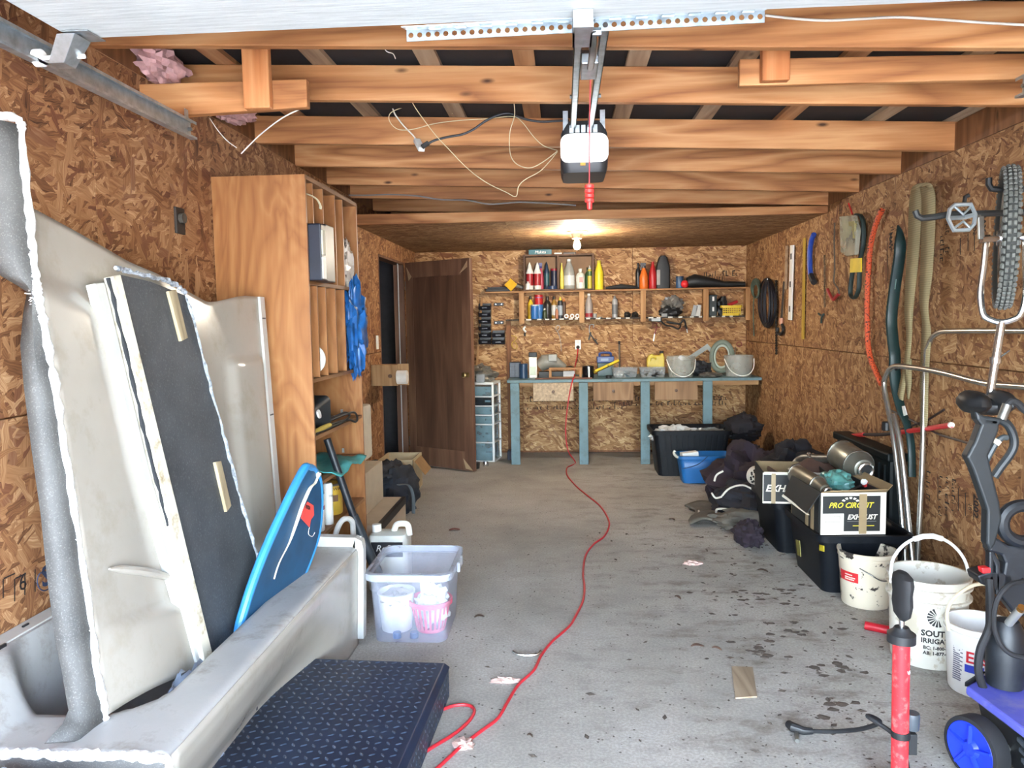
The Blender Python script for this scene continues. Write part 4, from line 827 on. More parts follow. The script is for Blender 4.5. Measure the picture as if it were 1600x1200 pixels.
WHT, BLK, RD_, YEL, BLU, GRN, ORG, SIL = (224, 224, 218), (26, 27, 30), (176, 34, 38), (214, 184, 44), (34, 70, 140), (60, 96, 56), (216, 108, 36), (150, 152, 152)
def bottle(kind, name, label, x0, x1, yt, base, off, body, cap, lab=None, cat='bottle', group=None, lz=(.15, .6)):
    Y = YB-off; xm = (x0+x1)/2; c = at(xm, 450, Y=Y); r = (at(x1, 450, Y=Y).x-at(x0, 450, Y=Y).x)/2; z = base+.0005; H = max(.03, at(xm, yt, Y=Y).z-base)
    t = thing(name, label, cat, (c.x, Y, z), group); o = (c.x, Y, z); B_ = col(body); C_ = col(cap); sx = 1.0
    if kind == 'round':
        pr = [(r*.9, 0), (r, H*.03), (r, H*.62), (r*.8, H*.74), (r*.38, H*.82), (r*.36, H*.88)]; cp = [(r*.44, H*.86), (r*.44, H*.985), (r*.38, H)]
    elif kind == 'cone':
        pr = [(r*.85, 0), (r*.9, H*.02), (r*.9, H*.55), (r*.7, H*.62)]; cp = [(r*1.0, H*.58), (r*1.0, H*.62), (r*.55, H*.78), (r*.42, H*.88), (r*.2, H*.95), (r*.08, H)]
    elif kind == 'aerosol':
        pr = [(r*.95, 0), (r, H*.03), (r, H*.76), (r*.7, H*.84)]; cp = [(r*.62, H*.82), (r*.62, H*.9), (r*.3, H*.92), (r*.28, H)]
    elif kind == 'can':
        pr = [(r*.97, 0), (r, H*.03), (r, H*.93), (r*.97, H*.95)]; cp = [(r*1.03, H*.9), (r*1.03, H), (r*.9, H)]
    elif kind == 'tall':
        pr = [(r*.95, 0), (r, H*.02), (r, H*.45), (r*.92, H*.62), (r*.45, H*.86), (r*.34, H*.93)]; cp = [(r*.4, H*.92), (r*.4, H)]
    else:                                                             # spray bottle, oval body with trigger head
        pr = [(r*.9, 0), (r, H*.03), (r*.98, H*.45), (r*.6, H*.68), (r*.36, H*.76), (r*.34, H*.82)]; cp = [(r*.42, H*.8), (r*.42, H*.88), (r*.3, H*.9)]
    MB().lathe(pr, o, n=20).build('body', B_, t, smooth=True)
    q = MB().lathe(cp, o, n=16)
    if kind == 'spray': q.box(c.x-r*.75, c.x+r*.45, Y-.012, Y+.012, z+H*.88, z+H); q.beam((c.x-r*.55, Y, z+H*.9), (c.x-r*.75, Y, z+H*.72), .012, .008)
    q.build('cap' if kind != 'spray' else 'trigger_head', C_, t, smooth=True)
    if lab: 
        pts = [p for p in pr if True]; rr = (r*.9 if kind == 'cone' else r)+.001
        MB().lathe([(rr, H*lz[0]), (rr, H*lz[1])], o, n=20, arc=2*PI, caps=False).build('label_wrap', col(lab), t, smooth=True)
    return t
cb0 = SU+.014; g1 = 'bottles in the back wall cabinet'
bottle('cone', 'squeeze_bottle', 'red and white cone topped bottle at the left of the cabinet', 822, 834, 410, cb0, .11, WHT, WHT, (150, 34, 40), group=g1)
bottle('cone', 'squeeze_bottle', 'red and white cone topped bottle second from the cabinet left side', 834, 846, 410, cb0, .11, WHT, WHT, (160, 40, 44), group=g1)
bottle('spray', 'spray_bottle', 'spray bottle with blue trigger behind the cone topped bottles', 841, 850, 411, cb0, .05, (176, 70, 90), (36, 40, 110), group=g1)
bottle('round', 'small_bottle', 'small white bottle before the cone topped bottles', 821, 829, 440, cb0, .15, WHT, WHT, group=g1)
bottle('cone', 'squeeze_bottle', 'dark blue pointed bottle in the left cabinet bay', 850, 859, 409, cb0, .10, (24, 44, 66), (28, 50, 74), (40, 80, 90), group=g1)
bottle('can', 'bottle', 'dark bottle with red and white cap in the left cabinet bay', 861, 871, 420, cb0, .10, (36, 40, 62), (150, 26, 44), group=g1)
bottle('can', 'flat_tin', 'flat blue tin at the foot of the red capped bottle', 855, 871, 447, cb0, .15, (34, 56, 92), (30, 50, 84), cat='tin')
bottle('tall', 'bottle', 'slim yellow bottle at the left of the right cabinet bay', 875, 881, 411, cb0, .12, (222, 200, 84), (226, 210, 120), group=g1)
bottle('tall', 'jug', 'tall grey jug with white label in the right cabinet bay', 881, 898, 405, cb0, .10, (156, 156, 150), WHT, (202, 206, 204), cat='jug', lz=(.12, .45))
j = bottle('round', 'jug', 'white jug with small red label in the right cabinet bay', 900, 914, 420, cb0, .11, (218, 220, 208), (220, 222, 212), cat='jug')
c = at(908, 437, Y=YB-.17); MB().box(c.x-.02, c.x+.02, YB-.11-.052, YB-.11-.049, c.z-.03, c.z+.03).build('label_panel', col((206, 70, 60)), j)
bottle('round', 'bottle', 'green bottle at the back of the right cabinet bay', 914, 923, 418, cb0, .05, (52, 84, 48), (40, 60, 40), group=g1)
bottle('aerosol', 'spray_can', 'yellow and green spray can at the right of the cabinet', 918, 925, 415, cb0, .12, (190, 172, 62), WHT, (64, 96, 54), cat='spray can', lz=(.55, .75))
bottle('tall', 'bottle', 'tall yellow bottle just right of the cabinet', 929, 943, 407, SU, .09, (226, 206, 50), (206, 190, 60))
tb = thing('battery_box', 'teal box with white lettering on top of the cabinet', 'box', (at(844, 392, Y=8.4).x, 8.44, cz1))
x0, x1 = at(826, 392, Y=8.38).x, at(862, 392, Y=8.38).x
MB().box(x0, x1, 8.38, 8.50, cz1+.0005, cz1+.055).build('carton', col((22, 96, 106)), tb, bevel=.002)
text('lettering', 'Makita', .045, ((x0+x1)/2, 8.3785, cz1+.012), (1, 0, 0), (0, 0, 1), col(WHT), tb, 'CENTER', shear=.25)
for a, b, m_, l in ((866, 878, WHT, 'white packet on the cabinet top beside the teal box'), (880, 900, BLK, 'dark flat tool on the cabinet top')):
    o = MB().box(at(a, 393, Y=8.42).x, at(b, 393, Y=8.42).x, 8.40, 8.47, cz1+.0005, cz1+.02).build('packet' if m_ == WHT else 'flat_tool', col(m_), None, bevel=.004, loc=(at(a, 393, Y=8.42).x, 8.42, cz1)); tag(o, l, 'packet' if m_ == WHT else 'tool')
# upper shelf, left and right of the cabinet
o = MB().box(ux0+.01, at(800, 450, Y=8.42).x, 8.40, 8.50, SU+.0005, SU+.03).build('tool_case', BLACKP, None, bevel=.006, loc=(ux0, 8.45, SU)); tag(o, 'flat black tool case at the left end of the upper shelf', 'case')
o = MB().box(ux0+.03, at(792, 450, Y=8.42).x, 8.42, 8.48, SU+.031, SU+.05).build('file_rack', M('dark_file', (40, 42, 46), .5, .4), None, loc=(ux0, 8.45, SU+.03)); tag(o, 'dark flat file lying on the black tool case', 'file')
c = at(798, 443, Y=8.37); o = MB(rot((c.x, 8.385, SU+.07), 0, 0, .75)).box(-.05, .05, -.018, .018, -.05, .05).build('sponge', M('yellow_sponge', (214, 168, 40), .9, bump=.5), None, bevel=.006, loc=(c.x, 8.385, SU)); tag(o, 'yellow sponge block standing on its corner on the upper shelf', 'sponge')
o = MB().tube([at(806, 446, Y=8.42), at(818, 450, Y=8.42)], .022, 10).build('clamp_head', STEEL, None, loc=at(812, 455, Y=8.42)); tag(o, 'grey metal fitting beside the yellow sponge', 'fitting')
o = MB().tube([Vector((at(946, 452, Y=8.42).x, 8.42, SU+.018)), Vector((at(970, 452, Y=8.42).x, 8.41, SU+.03)), Vector((at(996, 452, Y=8.42).x, 8.42, SU+.02))], [.012, .028, .016], 10).build('hand_saw', BLACKP, None, smooth=True, loc=(at(970, 452, Y=8.42).x, 8.42, SU)); tag(o, 'black handled tool lying right of the yellow bottle', 'tool')
bottle('round', 'bottle', 'black bottle behind the orange spray bottle', 993, 1001, 411, SU, .04, BLK, BLK)
bottle('spray', 'spray_bottle', 'orange spray bottle on the upper shelf', 999, 1013, 411, SU, .12, ORG, (60, 60, 64))
bottle('tall', 'bottle', 'red bottle with white neck on the upper shelf', 1014, 1026, 409, SU, .11, RD_, RD_)
ol = thing('oil_jug', 'black motor oil jug with pale label on the upper shelf', 'jug', (at(1037, 450, Y=8.42).x, 8.42, SU))
x0, x1 = at(1026, 430, Y=8.38).x, at(1048, 430, Y=8.38).x; xm = (x0+x1)/2
loft([ringZ((xm, 8.44), w_*(x1-x0), .07, .02, SU+.0005+h_) for w_, h_ in ((.95, 0), (1, .01), (1, .2), (.92, .25), (.62, .33), (.5, .34))]).build('body', BLACKP, ol, smooth=True)
MB().cyl((xm-.0, 8.44, SU+.335), (xm-.0, 8.44, SU+.352), .03, n=16).build('cap', BLACKP, ol)
MB().box(x0+.004, x0+.04, 8.402, 8.4045, SU+.04, SU+.20).build('label_panel', col((150, 144, 136)), ol)
bottle('can', 'small_can', 'small blue can behind the red ball on the upper shelf', 1056, 1068, 432, SU, .07, (56, 84, 116), (44, 66, 92), cat='can')
c = at(1070, 444, Y=8.40); o = MB().lathe([(0, -.042), (.025, -.036), (.04, -.012), (.042, .0), (.04, .014), (.025, .036), (0, .042)], (c.x, 8.40, SU+.043), n=20).build('float_ball', col((206, 40, 44)), None, smooth=True, loc=(c.x, 8.4, SU)); tag(o, 'red ball on the upper shelf beside the black blower tube', 'ball')
o = MB().tube([Vector((at(1074, 440, Y=8.43).x, 8.43, SU+.06)), Vector((at(1085, 440, Y=8.43).x, 8.43, SU+.075)), Vector((at(1105, 440, Y=8.43).x, 8.43, SU+.06)), Vector((at(1130, 440, Y=8.43).x, 8.43, SU+.035)), Vector((at(1164, 440, Y=8.43).x, 8.43, SU+.03))], [.055, .075, .058, .032, .028], 14).build('blower_tube', BLACKP, None, smooth=True, loc=(at(1110, 440, Y=8.43).x, 8.43, SU)); tag(o, 'black blower tube tapering along the upper shelf', 'blower tube')
# lower shelf, bay by bay
g2 = 'bottles and cans on the lower back shelf'; S2 = SLW
bottle('round', 'bottle', 'yellow bottle with black cap at the left of the lower shelf', 824, 833, 463, S2, .06, YEL, BLK, (186, 150, 40), group=g2)
bottle('can', 'tub', 'blue tub with clear lid at the front of the lower shelf', 829, 841, 476, S2, .13, (50, 108, 176), (180, 190, 196), cat='tub')
bottle('can', 'can', 'red and blue can behind the blue tub', 835, 848, 461, S2, .05, (60, 116, 180), RD_, (186, 40, 40), cat='can', lz=(.6, .88))
bottle('round', 'bottle', 'dark bottle in the middle of the lower left bay', 849, 861, 463, S2, .06, (40, 36, 34), (60, 50, 44), group=g2)
bottle('round', 'small_bottle', 'small green bottle with white cap on the lower shelf', 847, 854, 482, S2, .13, (52, 66, 44), WHT, group=g2)
bottle('round', 'bottle', 'amber bottle with black cap on the lower shelf', 861, 870, 463, S2, .07, (146, 110, 46), BLK, (190, 190, 186), group=g2)
bottle('round', 'small_bottle', 'small copper bottle with white nozzle on the lower shelf', 867, 872, 480, S2, .14, (176, 116, 86), WHT, group=g2)
bottle('aerosol', 'spray_can', 'black spray can with yellow cap on the lower shelf', 871, 879, 464, S2, .11, (44, 50, 58), YEL, (150, 160, 170), cat='spray can')
bottle('aerosol', 'spray_can', 'dark spray can with orange cap beside the yellow capped one', 878, 884, 466, S2, .06, (70, 46, 34), (196, 112, 46), cat='spray can')
for k, x in enumerate((885, 894, 902)):
    c = at(x, 493, Y=8.40); o = MB().lathe([(.012, 0), (.024, 0), (.024, .03), (.012, .03), (.012, 0)], (c.x, 8.40, S2+.0245), (0, -1, 0), 20, caps=False).build('tape_roll', col((206, 206, 202)), None, smooth=True, loc=(c.x, 8.4, S2)); tag(o, ['left of three small white tape rolls on the lower shelf', 'middle of three small white tape rolls on the lower shelf', 'right of three small white tape rolls on the lower shelf'][k], 'tape roll', 'small white tape rolls')
bottle('tall', 'spray_can', 'silver and red canister beside the second upright', 914, 926, 459, S2, .10, (156, 148, 144), WHT, (140, 36, 40), cat='canister', lz=(.05, .2))
bottle('aerosol', 'spray_can', 'silver spray can standing alone on the lower shelf', 956, 965, 462, S2, .10, (156, 158, 160), (120, 122, 124), (110, 112, 114), cat='spray can')
bottle('can', 'spring', 'short coiled metal spring beside the red canister', 926, 932, 490, S2, .11, SIL, SIL, cat='spring')
o = MB().lathe([(.012, 0), (.024, 0), (.024, .012), (.012, .012), (.012, 0)], (at(938, 494, Y=8.4).x, 8.40, S2), (0, 0, 1), 18, caps=False).build('washer', STEEL, None, smooth=True, loc=(at(938, 494, Y=8.4).x, 8.4, S2)); tag(o, 'pale metal ring lying on the lower shelf', 'ring')
for k, (x, r) in enumerate(((980, .03), (992, .035))):
    c = at(x, 490, Y=8.42); o = MB().blob((c.x, 8.42, S2+.025), (r, .03, .03), .5, k+2, 18, 12, 3, flat=S2+.0005).build('pipe_fitting', BLACKP, None, smooth=True, loc=(c.x, 8.42, S2)); tag(o, ['black rubber fitting left of the third upright', 'black rubber fitting against the third upright'][k], 'fitting')
c = at(1050, 472, Y=8.45); o = MB().blob((c.x, 8.45, S2+.13), (.10, .05, .07), .7, 3, 30, 20, 3).build('plastic_bag', M('grey_film', (110, 108, 104), .3), None, smooth=True, loc=(c.x, 8.45, S2+.06)); tag(o, 'grey plastic bag on the dark pouch on the lower shelf', 'bag')
c = at(1047, 485, Y=8.43); o = MB().blob((c.x, 8.43, S2+.05), (.11, .055, .065), .35, 5, 30, 20, 3, flat=S2+.0005).build('tool_pouch', BLACKP, None, smooth=True, loc=(c.x, 8.43, S2)); tag(o, 'dark tool pouch under the grey bag on the lower shelf', 'pouch')
c = at(1038, 491, Y=8.385); o = MB().box(c.x-.03, c.x+.03, 8.38, 8.40, S2+.0005, S2+.035).build('charger', col((128, 130, 128)), None, bevel=.003, loc=(c.x, 8.39, S2)); tag(o, 'small grey charger before the dark pouch', 'charger')
for k, (x, tl) in enumerate(((1083, .25), (1090, .12))):
    c = at(x, 490, Y=8.42); o = MB(rot((c.x, 8.42, S2+.001), 0, 0, tl)).box(-.025, .025, -.012, .012, 0, .12).build('packet', col((190, 192, 190) if k else (150, 154, 156)), None, bevel=.003, loc=(c.x, 8.42, S2)); tag(o, ['leaning blister pack of small parts by the fourth upright', 'leaning white packet against the fourth upright'][k], 'packet')
c = at(1113, 478, Y=8.42); o = thing('drill_case', 'dark case with two white stickers at the right end bay', 'case', (c.x, 8.42, S2))
MB().box(c.x-.042, c.x+.042, 8.38, 8.50, S2+.0005, S2+.225).build('shell', M('case_dark', (34, 44, 46), .5), o, bevel=.008)
for z in (.05, .16): MB().box(c.x-.008, c.x+.012, 8.3775, 8.3795, S2+z, S2+z+.045).build('sticker', col(WHT), o)
c = at(1142, 484, Y=8.42); yb = thing('yellow_basket', 'small yellow slotted basket on the lower shelf', 'basket', (c.x, 8.42, S2)); YB_ = col((222, 190, 50))
ww = .105
loft([ringZ((c.x, 8.43), w_*2, .10, .02, S2+.0005+h_) for w_, h_ in ((ww*.8, 0), (ww*.83, .02))]).build('base', YB_, yb, smooth=True)
loft([ringZ((c.x, 8.43), w_*2, .115, .02, S2+h_) for w_, h_ in ((ww*.98, .085), (ww*1.06, .09), (ww*1.06, .11), (ww*.98, .11))], caps=False).build('rim', YB_, yb, smooth=True)
for r_ in range(4): MB().box(c.x-ww*.9, c.x+ww*.9, 8.377, 8.380, S2+.02+.02*r_, S2+.030+.02*r_).build('slat', YB_, yb)
for r_ in range(9): MB().box(c.x-ww*.9+r_*ww*.215, c.x-ww*.9+r_*ww*.215+.008, 8.378, 8.381, S2+.01, S2+.09).build('slat', YB_, yb)
o = MB(rot((c.x+.03, 8.43, S2+.12), .2, 0, -.4)).box(-.06, .05, -.02, .02, 0, .03).build('packet', col((170, 40, 46)), None, bevel=.004, loc=(c.x, 8.43, S2+.1)); tag(o, 'red packet lying in the yellow basket', 'packet')
o = MB().blob((at(1128, 468, Y=8.47).x, 8.475, S2+.10), (.05, .04, .095), .5, 9, 20, 14, 3, flat=S2+.0005).build('power_drill', BLACKP, None, smooth=True, loc=(at(1128, 468, Y=8.47).x, 8.475, S2)); tag(o, 'dark power tool behind the yellow basket', 'tool')
# hanging below the lower shelf
HY = YB-.02
cu = thing('power_strip', 'black power strip and coiled lead hung under the lower shelf', 'power strip', at(1040, 505, Y=8.44))
MB().beam(at(1014, 498, Y=8.42), at(1034, 500, Y=8.42), .05, .03, (0, 1, 0)).build('block', BLACKP, cu, bevel=.004)
MB().box(at(1018, 498, Y=8.39).x, at(1032, 498, Y=8.39).x, 8.388, 8.392, at(1020, 502, Y=8.4).z, at(1020, 496, Y=8.4).z).build('sticker', col((170, 176, 178)), cu)
MB().tube(spline([at(x, y, Y=8.42+.02*math.sin(i)) for i, (x, y) in enumerate(((1032, 501), (1040, 508), (1050, 510), (1060, 514), (1063, 508), (1055, 505), (1042, 503), (1050, 505), (1062, 506), (1068, 500), (1071, 505), (1070, 511)))], 6), .009, 8).build('lead', BLACKP, cu, smooth=True)
sc_ = thing('scissors', 'dark red handled scissors hanging open end down on the back wall', 'scissors', BW(1024, 520, .01))
RDK = M('dark_red_plastic', (120, 34, 36), .5)
for px in (1023, 1029): MB().tube(spline([BW(px+3.2*math.cos(a), 508+4*math.sin(a), .008) for a in [k*PI/4 for k in range(8)]], 3, True), .004, 6, closed=True).build('handle', RDK, sc_, smooth=True)
MB().beam(BW(1026, 512, .008), BW(1023, 522, .008), .012, .005).build('pivot', RDK, sc_); MB().beam(BW(1023, 520, .008), BW(1021, 533, .008), .010, .003).build('blade', CHROME, sc_)
sd = thing('screwdriver', 'screwdriver with white tip hanging below the lower shelf', 'screwdriver', BW(1072, 512, .015)); MB().cyl(BW(1071, 508, .015), BW(1073, 514, .015), .01, n=10).build('handle', BLACKP, sd); MB().cyl(BW(1073, 514, .015), BW(1074, 520, .015), .006, n=8).build('tip', WHITEP, sd)
cl = thing('spring_clamp', 'black spring clamp hanging from a hook on the back wall', 'clamp', BW(926, 522, .02))
MB().tube(spline([BW(x, y, .02) for x, y in ((921, 520), (921, 510), (924, 507), (928, 508), (927, 512))], 5), .005, 6).build('hook', STEEL, cl)
MB().beam(BW(920, 531, .02), BW(923, 519, .02), .018, .012).beam(BW(921, 520, .02), BW(934, 538, .02), .02, .012).beam(BW(930, 532, .02), BW(933, 530, .02), .03, .01).build('jaw', BLACKP, cl, bevel=.003)
o = MB().tube(spline([BW(x, y, .006) for x, y in ((877, 549), (876, 535), (873, 522), (868, 513), (872, 508), (875, 512), (871, 518))], 6), .003, 6).build('wire_hook', STEEL, None, smooth=True, loc=BW(872, 520, .006)); tag(o, 'bent wire with a loop hanging on the back wall', 'wire')
ca = thing('plastic_fitting', 'white and black plastic fitting on a nail left of the wire loop', 'fitting', BW(820, 516, .015)); MB().tube(spline([BW(821, 510, .015), BW(818, 514, .015), BW(822, 519, .015)], 4), .011, 8).build('white_body', WHITEP, ca, smooth=True); MB().cyl(BW(820, 520, .015), BW(820, 525, .015), .011, n=10).build('black_tip', BLACKP, ca)
o = MB().tube(spline([BW(x, y, .008) for x, y in ((795, 525), (803, 525), (807, 528), (804, 532), (800, 536), (801, 543), (806, 545), (808, 540), (804, 534))], 5), .004, 6).build('wire_hook', M('yellow_hook', (196, 166, 56), .5), None, smooth=True, loc=BW(803, 535, .008)); tag(o, 'yellow coated wire hook on the back wall', 'hook')
ou = thing('wall_outlet', 'white double outlet with a black plug on the back wall', 'outlet', BW(903, 539))
a, b = BW(898.5, 546), BW(907.5, 531); MB().box(a.x, b.x, YB-.007, YB-.0005, a.z, b.z).build('plate', WHITEP, ou, bevel=.002)
for py in (534.8, 542.5): c = BW(903, py); MB().cyl((c.x, YB-.0095, c.z), (c.x, YB-.0065, c.z), .017, n=16).build('socket', col((200, 200, 194)), ou)
# --- black parts bins on a board, strip and sticks at the left
pnl = thing('pine_stick', 'narrow pine stick leaning on the back wall left of the bins', 'stick', BW(746, 570))
MB().beam(BW(744, 585, .03), BW(753, 465, .03), .022, .012).build('stick', PINE_Z, pnl)
o = MB().box(BW(792, 550).x, BW(799, 550).x, YB-.03, YB-.001, .0, SLW-.02).build('wall_batten', STUD, None, loc=(BW(795, 550).x, YB-.01, 0)); tag(o, 'dark upright batten on the back wall beside the bins', 'batten')
BINM = M('bin_black', (26, 28, 36), .4, var=.2)
def bin_(x0, x1, y0, y1, lab):
    a, b = BW(x0, y1, .001), BW(x1, y0, .001); t = thing('parts_bin', lab, 'bin', ((a.x+b.x)/2, YB, a.z), 'black parts bins on the back wall')
    h_ = b.z-a.z; V = [(-.001, 0), (-.085, 0), (-.11, h_*.55), (-.105, h_*.6), (-.08, .006), (-.006, .006), (-.006, h_), (-.001, h_)]
    q = MB(); M_ = mtx((a.x+.002, YB, a.z), (0, 1, 0), (0, 0, 1), (1, 0, 0)); q.prism(V, b.x-a.x-.004, M_)
    s1 = [(-.001, 0), (-.085, 0), (-.11, h_*.55), (-.06, h_*.8), (-.001, h_)]
    for xx in (a.x+.002, b.x-.006): q.prism(s1, .004, mtx((xx, YB, a.z), (0, 1, 0), (0, 0, 1), (1, 0, 0)))
    q.build('tray', BINM, t)
    MB().box((a.x+b.x)/2-.03, (a.x+b.x)/2+.03, YB-.112, YB-.109, a.z+h_*.22, a.z+h_*.42).build('label_slot', M('bin_slot', (50, 54, 66), .4), t)
od = ['topmost', 'second', 'third', 'fourth', 'fifth', 'lowest']
for k in range(6): bin_(749, 768, 474+k*10.6, 474+(k+1)*10.6, 'black parts bin, %s of the tall left column' % od[k])
for k in range(2): bin_(769.5, 789.5, 516+k*10.8, 516+(k+1)*10.8, 'black parts bin, %s of the short right column' % ('upper', 'lower')[k])
for k, y in enumerate((475.5, 504)):
    a, b = BW(772, y+2.5), BW(787, y-2.5); t = thing('bin_rail', ['empty black bin rail above the short bin column', 'empty black bin rail just over the short bin column'][k], 'rail', a); MB().box(a.x, b.x, YB-.012, YB-.0005, a.z, b.z).build('bar', BINM, t, bevel=.002)
    for x in (775, 784): c = BW(x, y); MB().cyl((c.x, YB-.016, c.z), (c.x, YB-.011, c.z), .006, n=8).build('screw', CHROME, t)
# --- drawer tower
dt = thing('drawer_tower', 'white framed tower of clear drawers beside the workbench', 'drawers', (-.75, 8.1, 0))
TM = rot(at(773, 722, Z=0)+Vector((.0, .0, 0)), -.16); WF = M('tower_frame', (222, 224, 222), .4, var=.05)
TW, TD, TH = .36, .30, .815
for x in (-TW, -.02):
    for y in (0, TD): MB(TM).box(x, x+.02, y, y+.02, 0, TH).build('post', WF, dt)
MB(TM).box(-TW, 0, 0, TD+.02, TH, TH+.025).build('top', WF, dt, bevel=.004)
zz = [0, .198, .39, .488, .585, .683, .80]; DRC = glassy('drawer_film', (120, 150, 162), .62, .2); DKC = glassy('drawer_dark', (40, 48, 56), .85, .2)
for k in range(6):
    MB(TM).box(-TW, 0, 0, TD+.02, zz[k], zz[k]+.011).build('shelf_frame', WF, dt)
    d = MB(TM).box(-TW+.022, -.022, -.006, TD-.02, zz[k]+.014, zz[k+1]-.004).build('drawer', DKC if k == 4 else DRC, dt, bevel=.006)
    MB(TM).box(-.09, -.03, -.014, -.005, (zz[k]+zz[k+1])/2, (zz[k]+zz[k+1])/2+.02).build('pull', DRC, d)
c = TM @ Vector((-TW/2, .13, TH+.03)); o = MB().blob(c+Vector((0, 0, .07)), (.15, .12, .085), .5, 4, 34, 22, 3, flat=c.z-.004).build('plastic_bag', M('clear_film_dark', (104, 100, 92), .3), None, smooth=True, loc=c); tag(o, 'clear bag of oddments on top of the drawer tower', 'bag')
c = TM @ Vector((-.13, -.01, TH+.026)); o = MB().box(c.x-.05, c.x+.04, c.y, c.y+.05, c.z, c.z+.085).build('grey_block', col((122, 124, 126)), None, bevel=.004, loc=c); tag(o, 'grey metal block at the front of the drawer tower top', 'block')
o = MB().box(-.60, -.50, 8.05, 8.2, 0, .10).build('small_box', M('navy_box', (24, 28, 48), .6), None, bevel=.01, loc=(-.55, 8.1, 0)); tag(o, 'small dark box on the floor behind the first bench leg', 'box')
o = MB().cyl((-.90, 7.62, 0), (-.90, 7.62, .06), .05, .055, 18).build('dark_cup', BLACKP, None, loc=(-.9, 7.62, 0)); tag(o, 'small dark pot on the floor by the open door', 'pot')
o = MB().lathe([(.0, 0), (.03, 0), (.034, .02), (.028, .045), (0, .05)], at(759, 728, Z=0), n=14).build('chrome_fitting', CHROME, None, smooth=True, loc=at(759, 728, Z=0)); tag(o, 'chrome fitting on the floor below the drawer tower', 'fitting')
# ---------------------------------------------------------------- on the bench
def bz(px, Y): return Vector((at(px, 585, Y=Y).x, Y, BT+.0005))
def wof(n, Y): return n*Y/F_PX                                          # pixels to metres at depth Y
Y1 = 8.15
o = thing('parts_cabinet', 'dark blue small parts cabinet at the left end of the bench', 'parts cabinet', bz(805, Y1))
p = bz(805, Y1); MB().box(p.x-.06, p.x+.06, Y1, Y1+.12, BT+.0005, BT+.165).build('case', M('cab_blue', (30, 38, 54), .5), o, bevel=.004)
for r_ in range(4):
    for c_ in range(2): MB().box(p.x-.054+c_*.056, p.x-.004+c_*.056, Y1-.008, Y1-.0005, BT+.008+r_*.038, BT+.042+r_*.038).build('drawer', M('cab_drawer', (46, 54, 70), .4), o)
p = bz(818, 8.05); o = MB().lathe([(.045, 0), (.045, .15), (.04, .155), (.0, .155)], p, n=20).build('tin', M('blue_tin', (36, 62, 92), .4), None, smooth=True, loc=p); tag(o, 'dark blue tin beside the parts cabinet', 'tin')
o = thing('spray_can', 'tall white canister with black cap on the bench', 'canister', bz(833, 8.1)); p = bz(833, 8.1)
MB().box(p.x-.042, p.x+.042, 8.07, 8.13, BT+.0005, BT+.22).build('body', WHITEP, o, bevel=.008); MB().box(p.x-.043, p.x+.043, 8.068, 8.132, BT+.222, BT+.27).build('cap', BLACKP, o, bevel=.006)
MB().box(p.x-.03, p.x+.03, 8.0665, 8.069, BT+.03, BT+.12).build('label_panel', col((176, 186, 160)), o)
gr = thing('bench_grinder', 'grey power sander with sloping body on the bench', 'power tool', bz(862, 8.2)); p = bz(860, 8.2); GT = col((132, 130, 122))
MB().tube([(p.x-.12, 8.2, BT+.11), (p.x-.06, 8.2, BT+.16), (p.x+.02, 8.2, BT+.17), (p.x+.10, 8.2, BT+.13), (p.x+.16, 8.2, BT+.10)], [.06, .085, .08, .05, .03], 14).build('body', GT, gr, smooth=True)
MB().box(p.x-.02, p.x+.075, 8.11, 8.24, BT+.17, BT+.245).build('motor_box', GT, gr, bevel=.008); MB().box(p.x-.12, p.x+.14, 8.13, 8.27, BT+.0005, BT+.06).build('base', BLACKP, gr)
MB().tube(spline([(p.x+.16, 8.2, BT+.10), (p.x+.22, 8.15, BT+.11), (p.x+.28, 8.1, BT+.09)], 6), .007, 7).build('lead', BLACKP, gr, smooth=True)
fr_ = thing('wooden_frame', 'low open wooden frame in front of the grey power tool', 'frame', bz(883, 7.95)); a, b = bz(858, 7.95).x, bz(909, 7.95).x
for z0, z1 in ((.0005, .018), (.095, .115)): MB().box(a, b, 7.94, 7.975, BT+z0, BT+z1).build('bar', PINE_X, fr_)
for x in (a, b-.025): MB().box(x, x+.025, 7.939, 7.976, BT+.018, BT+.094).build('post', PINE_Z, fr_)
o = MB().box(bz(880, 8.0).x, bz(898, 8.0).x, 8.0, 8.05, BT+.0005, BT+.075).build('packet', col((170, 166, 160)), None, bevel=.003, loc=bz(888, 8.0)); tag(o, 'pale packet seen through the wooden frame', 'packet')
o = MB().box(bz(836, 7.9).x, bz(925, 7.9).x, 7.86, 7.90, BT+.0005, BT+.014).build('wood_strip', wood('dark_strip', (80, 48, 36), (108, 70, 52), (130, 88, 66), 'xyz', knots=False), None, loc=bz(880, 7.88)); tag(o, 'dark wood strip lying along the bench front', 'wood strip')
o = thing('mug', 'black mug with a painted-on highlight on the bench', 'mug', bz(919, 8.0)); p = bz(919, 8.0)
MB().lathe([(.0, 0), (.058, 0), (.06, .01), (.06, .125), (.055, .125), (.054, .012), (0, .012)], p, n=26).build('body', M('mug_black', (20, 20, 24), .15), o, smooth=True); MB().box(p.x+.0, p.x+.015, 7.936, 7.939, BT+.01, BT+.12).build('stripe', WHITEP, o)  # white stripe is a highlight painted onto the glossy black body
ts = thing('tool_case', 'blue and green tool case standing on the bench', 'case', bz(946, 8.25)); p = bz(946, 8.25)
MB().box(p.x-.085, p.x+.085, 8.22, 8.32, BT+.0005, BT+.14).build('lower_half', col((28, 62, 66)), ts, bevel=.006); MB().box(p.x-.092, p.x+.092, 8.215, 8.325, BT+.141, BT+.21).build('upper_half', col((32, 62, 122)), ts, bevel=.01)
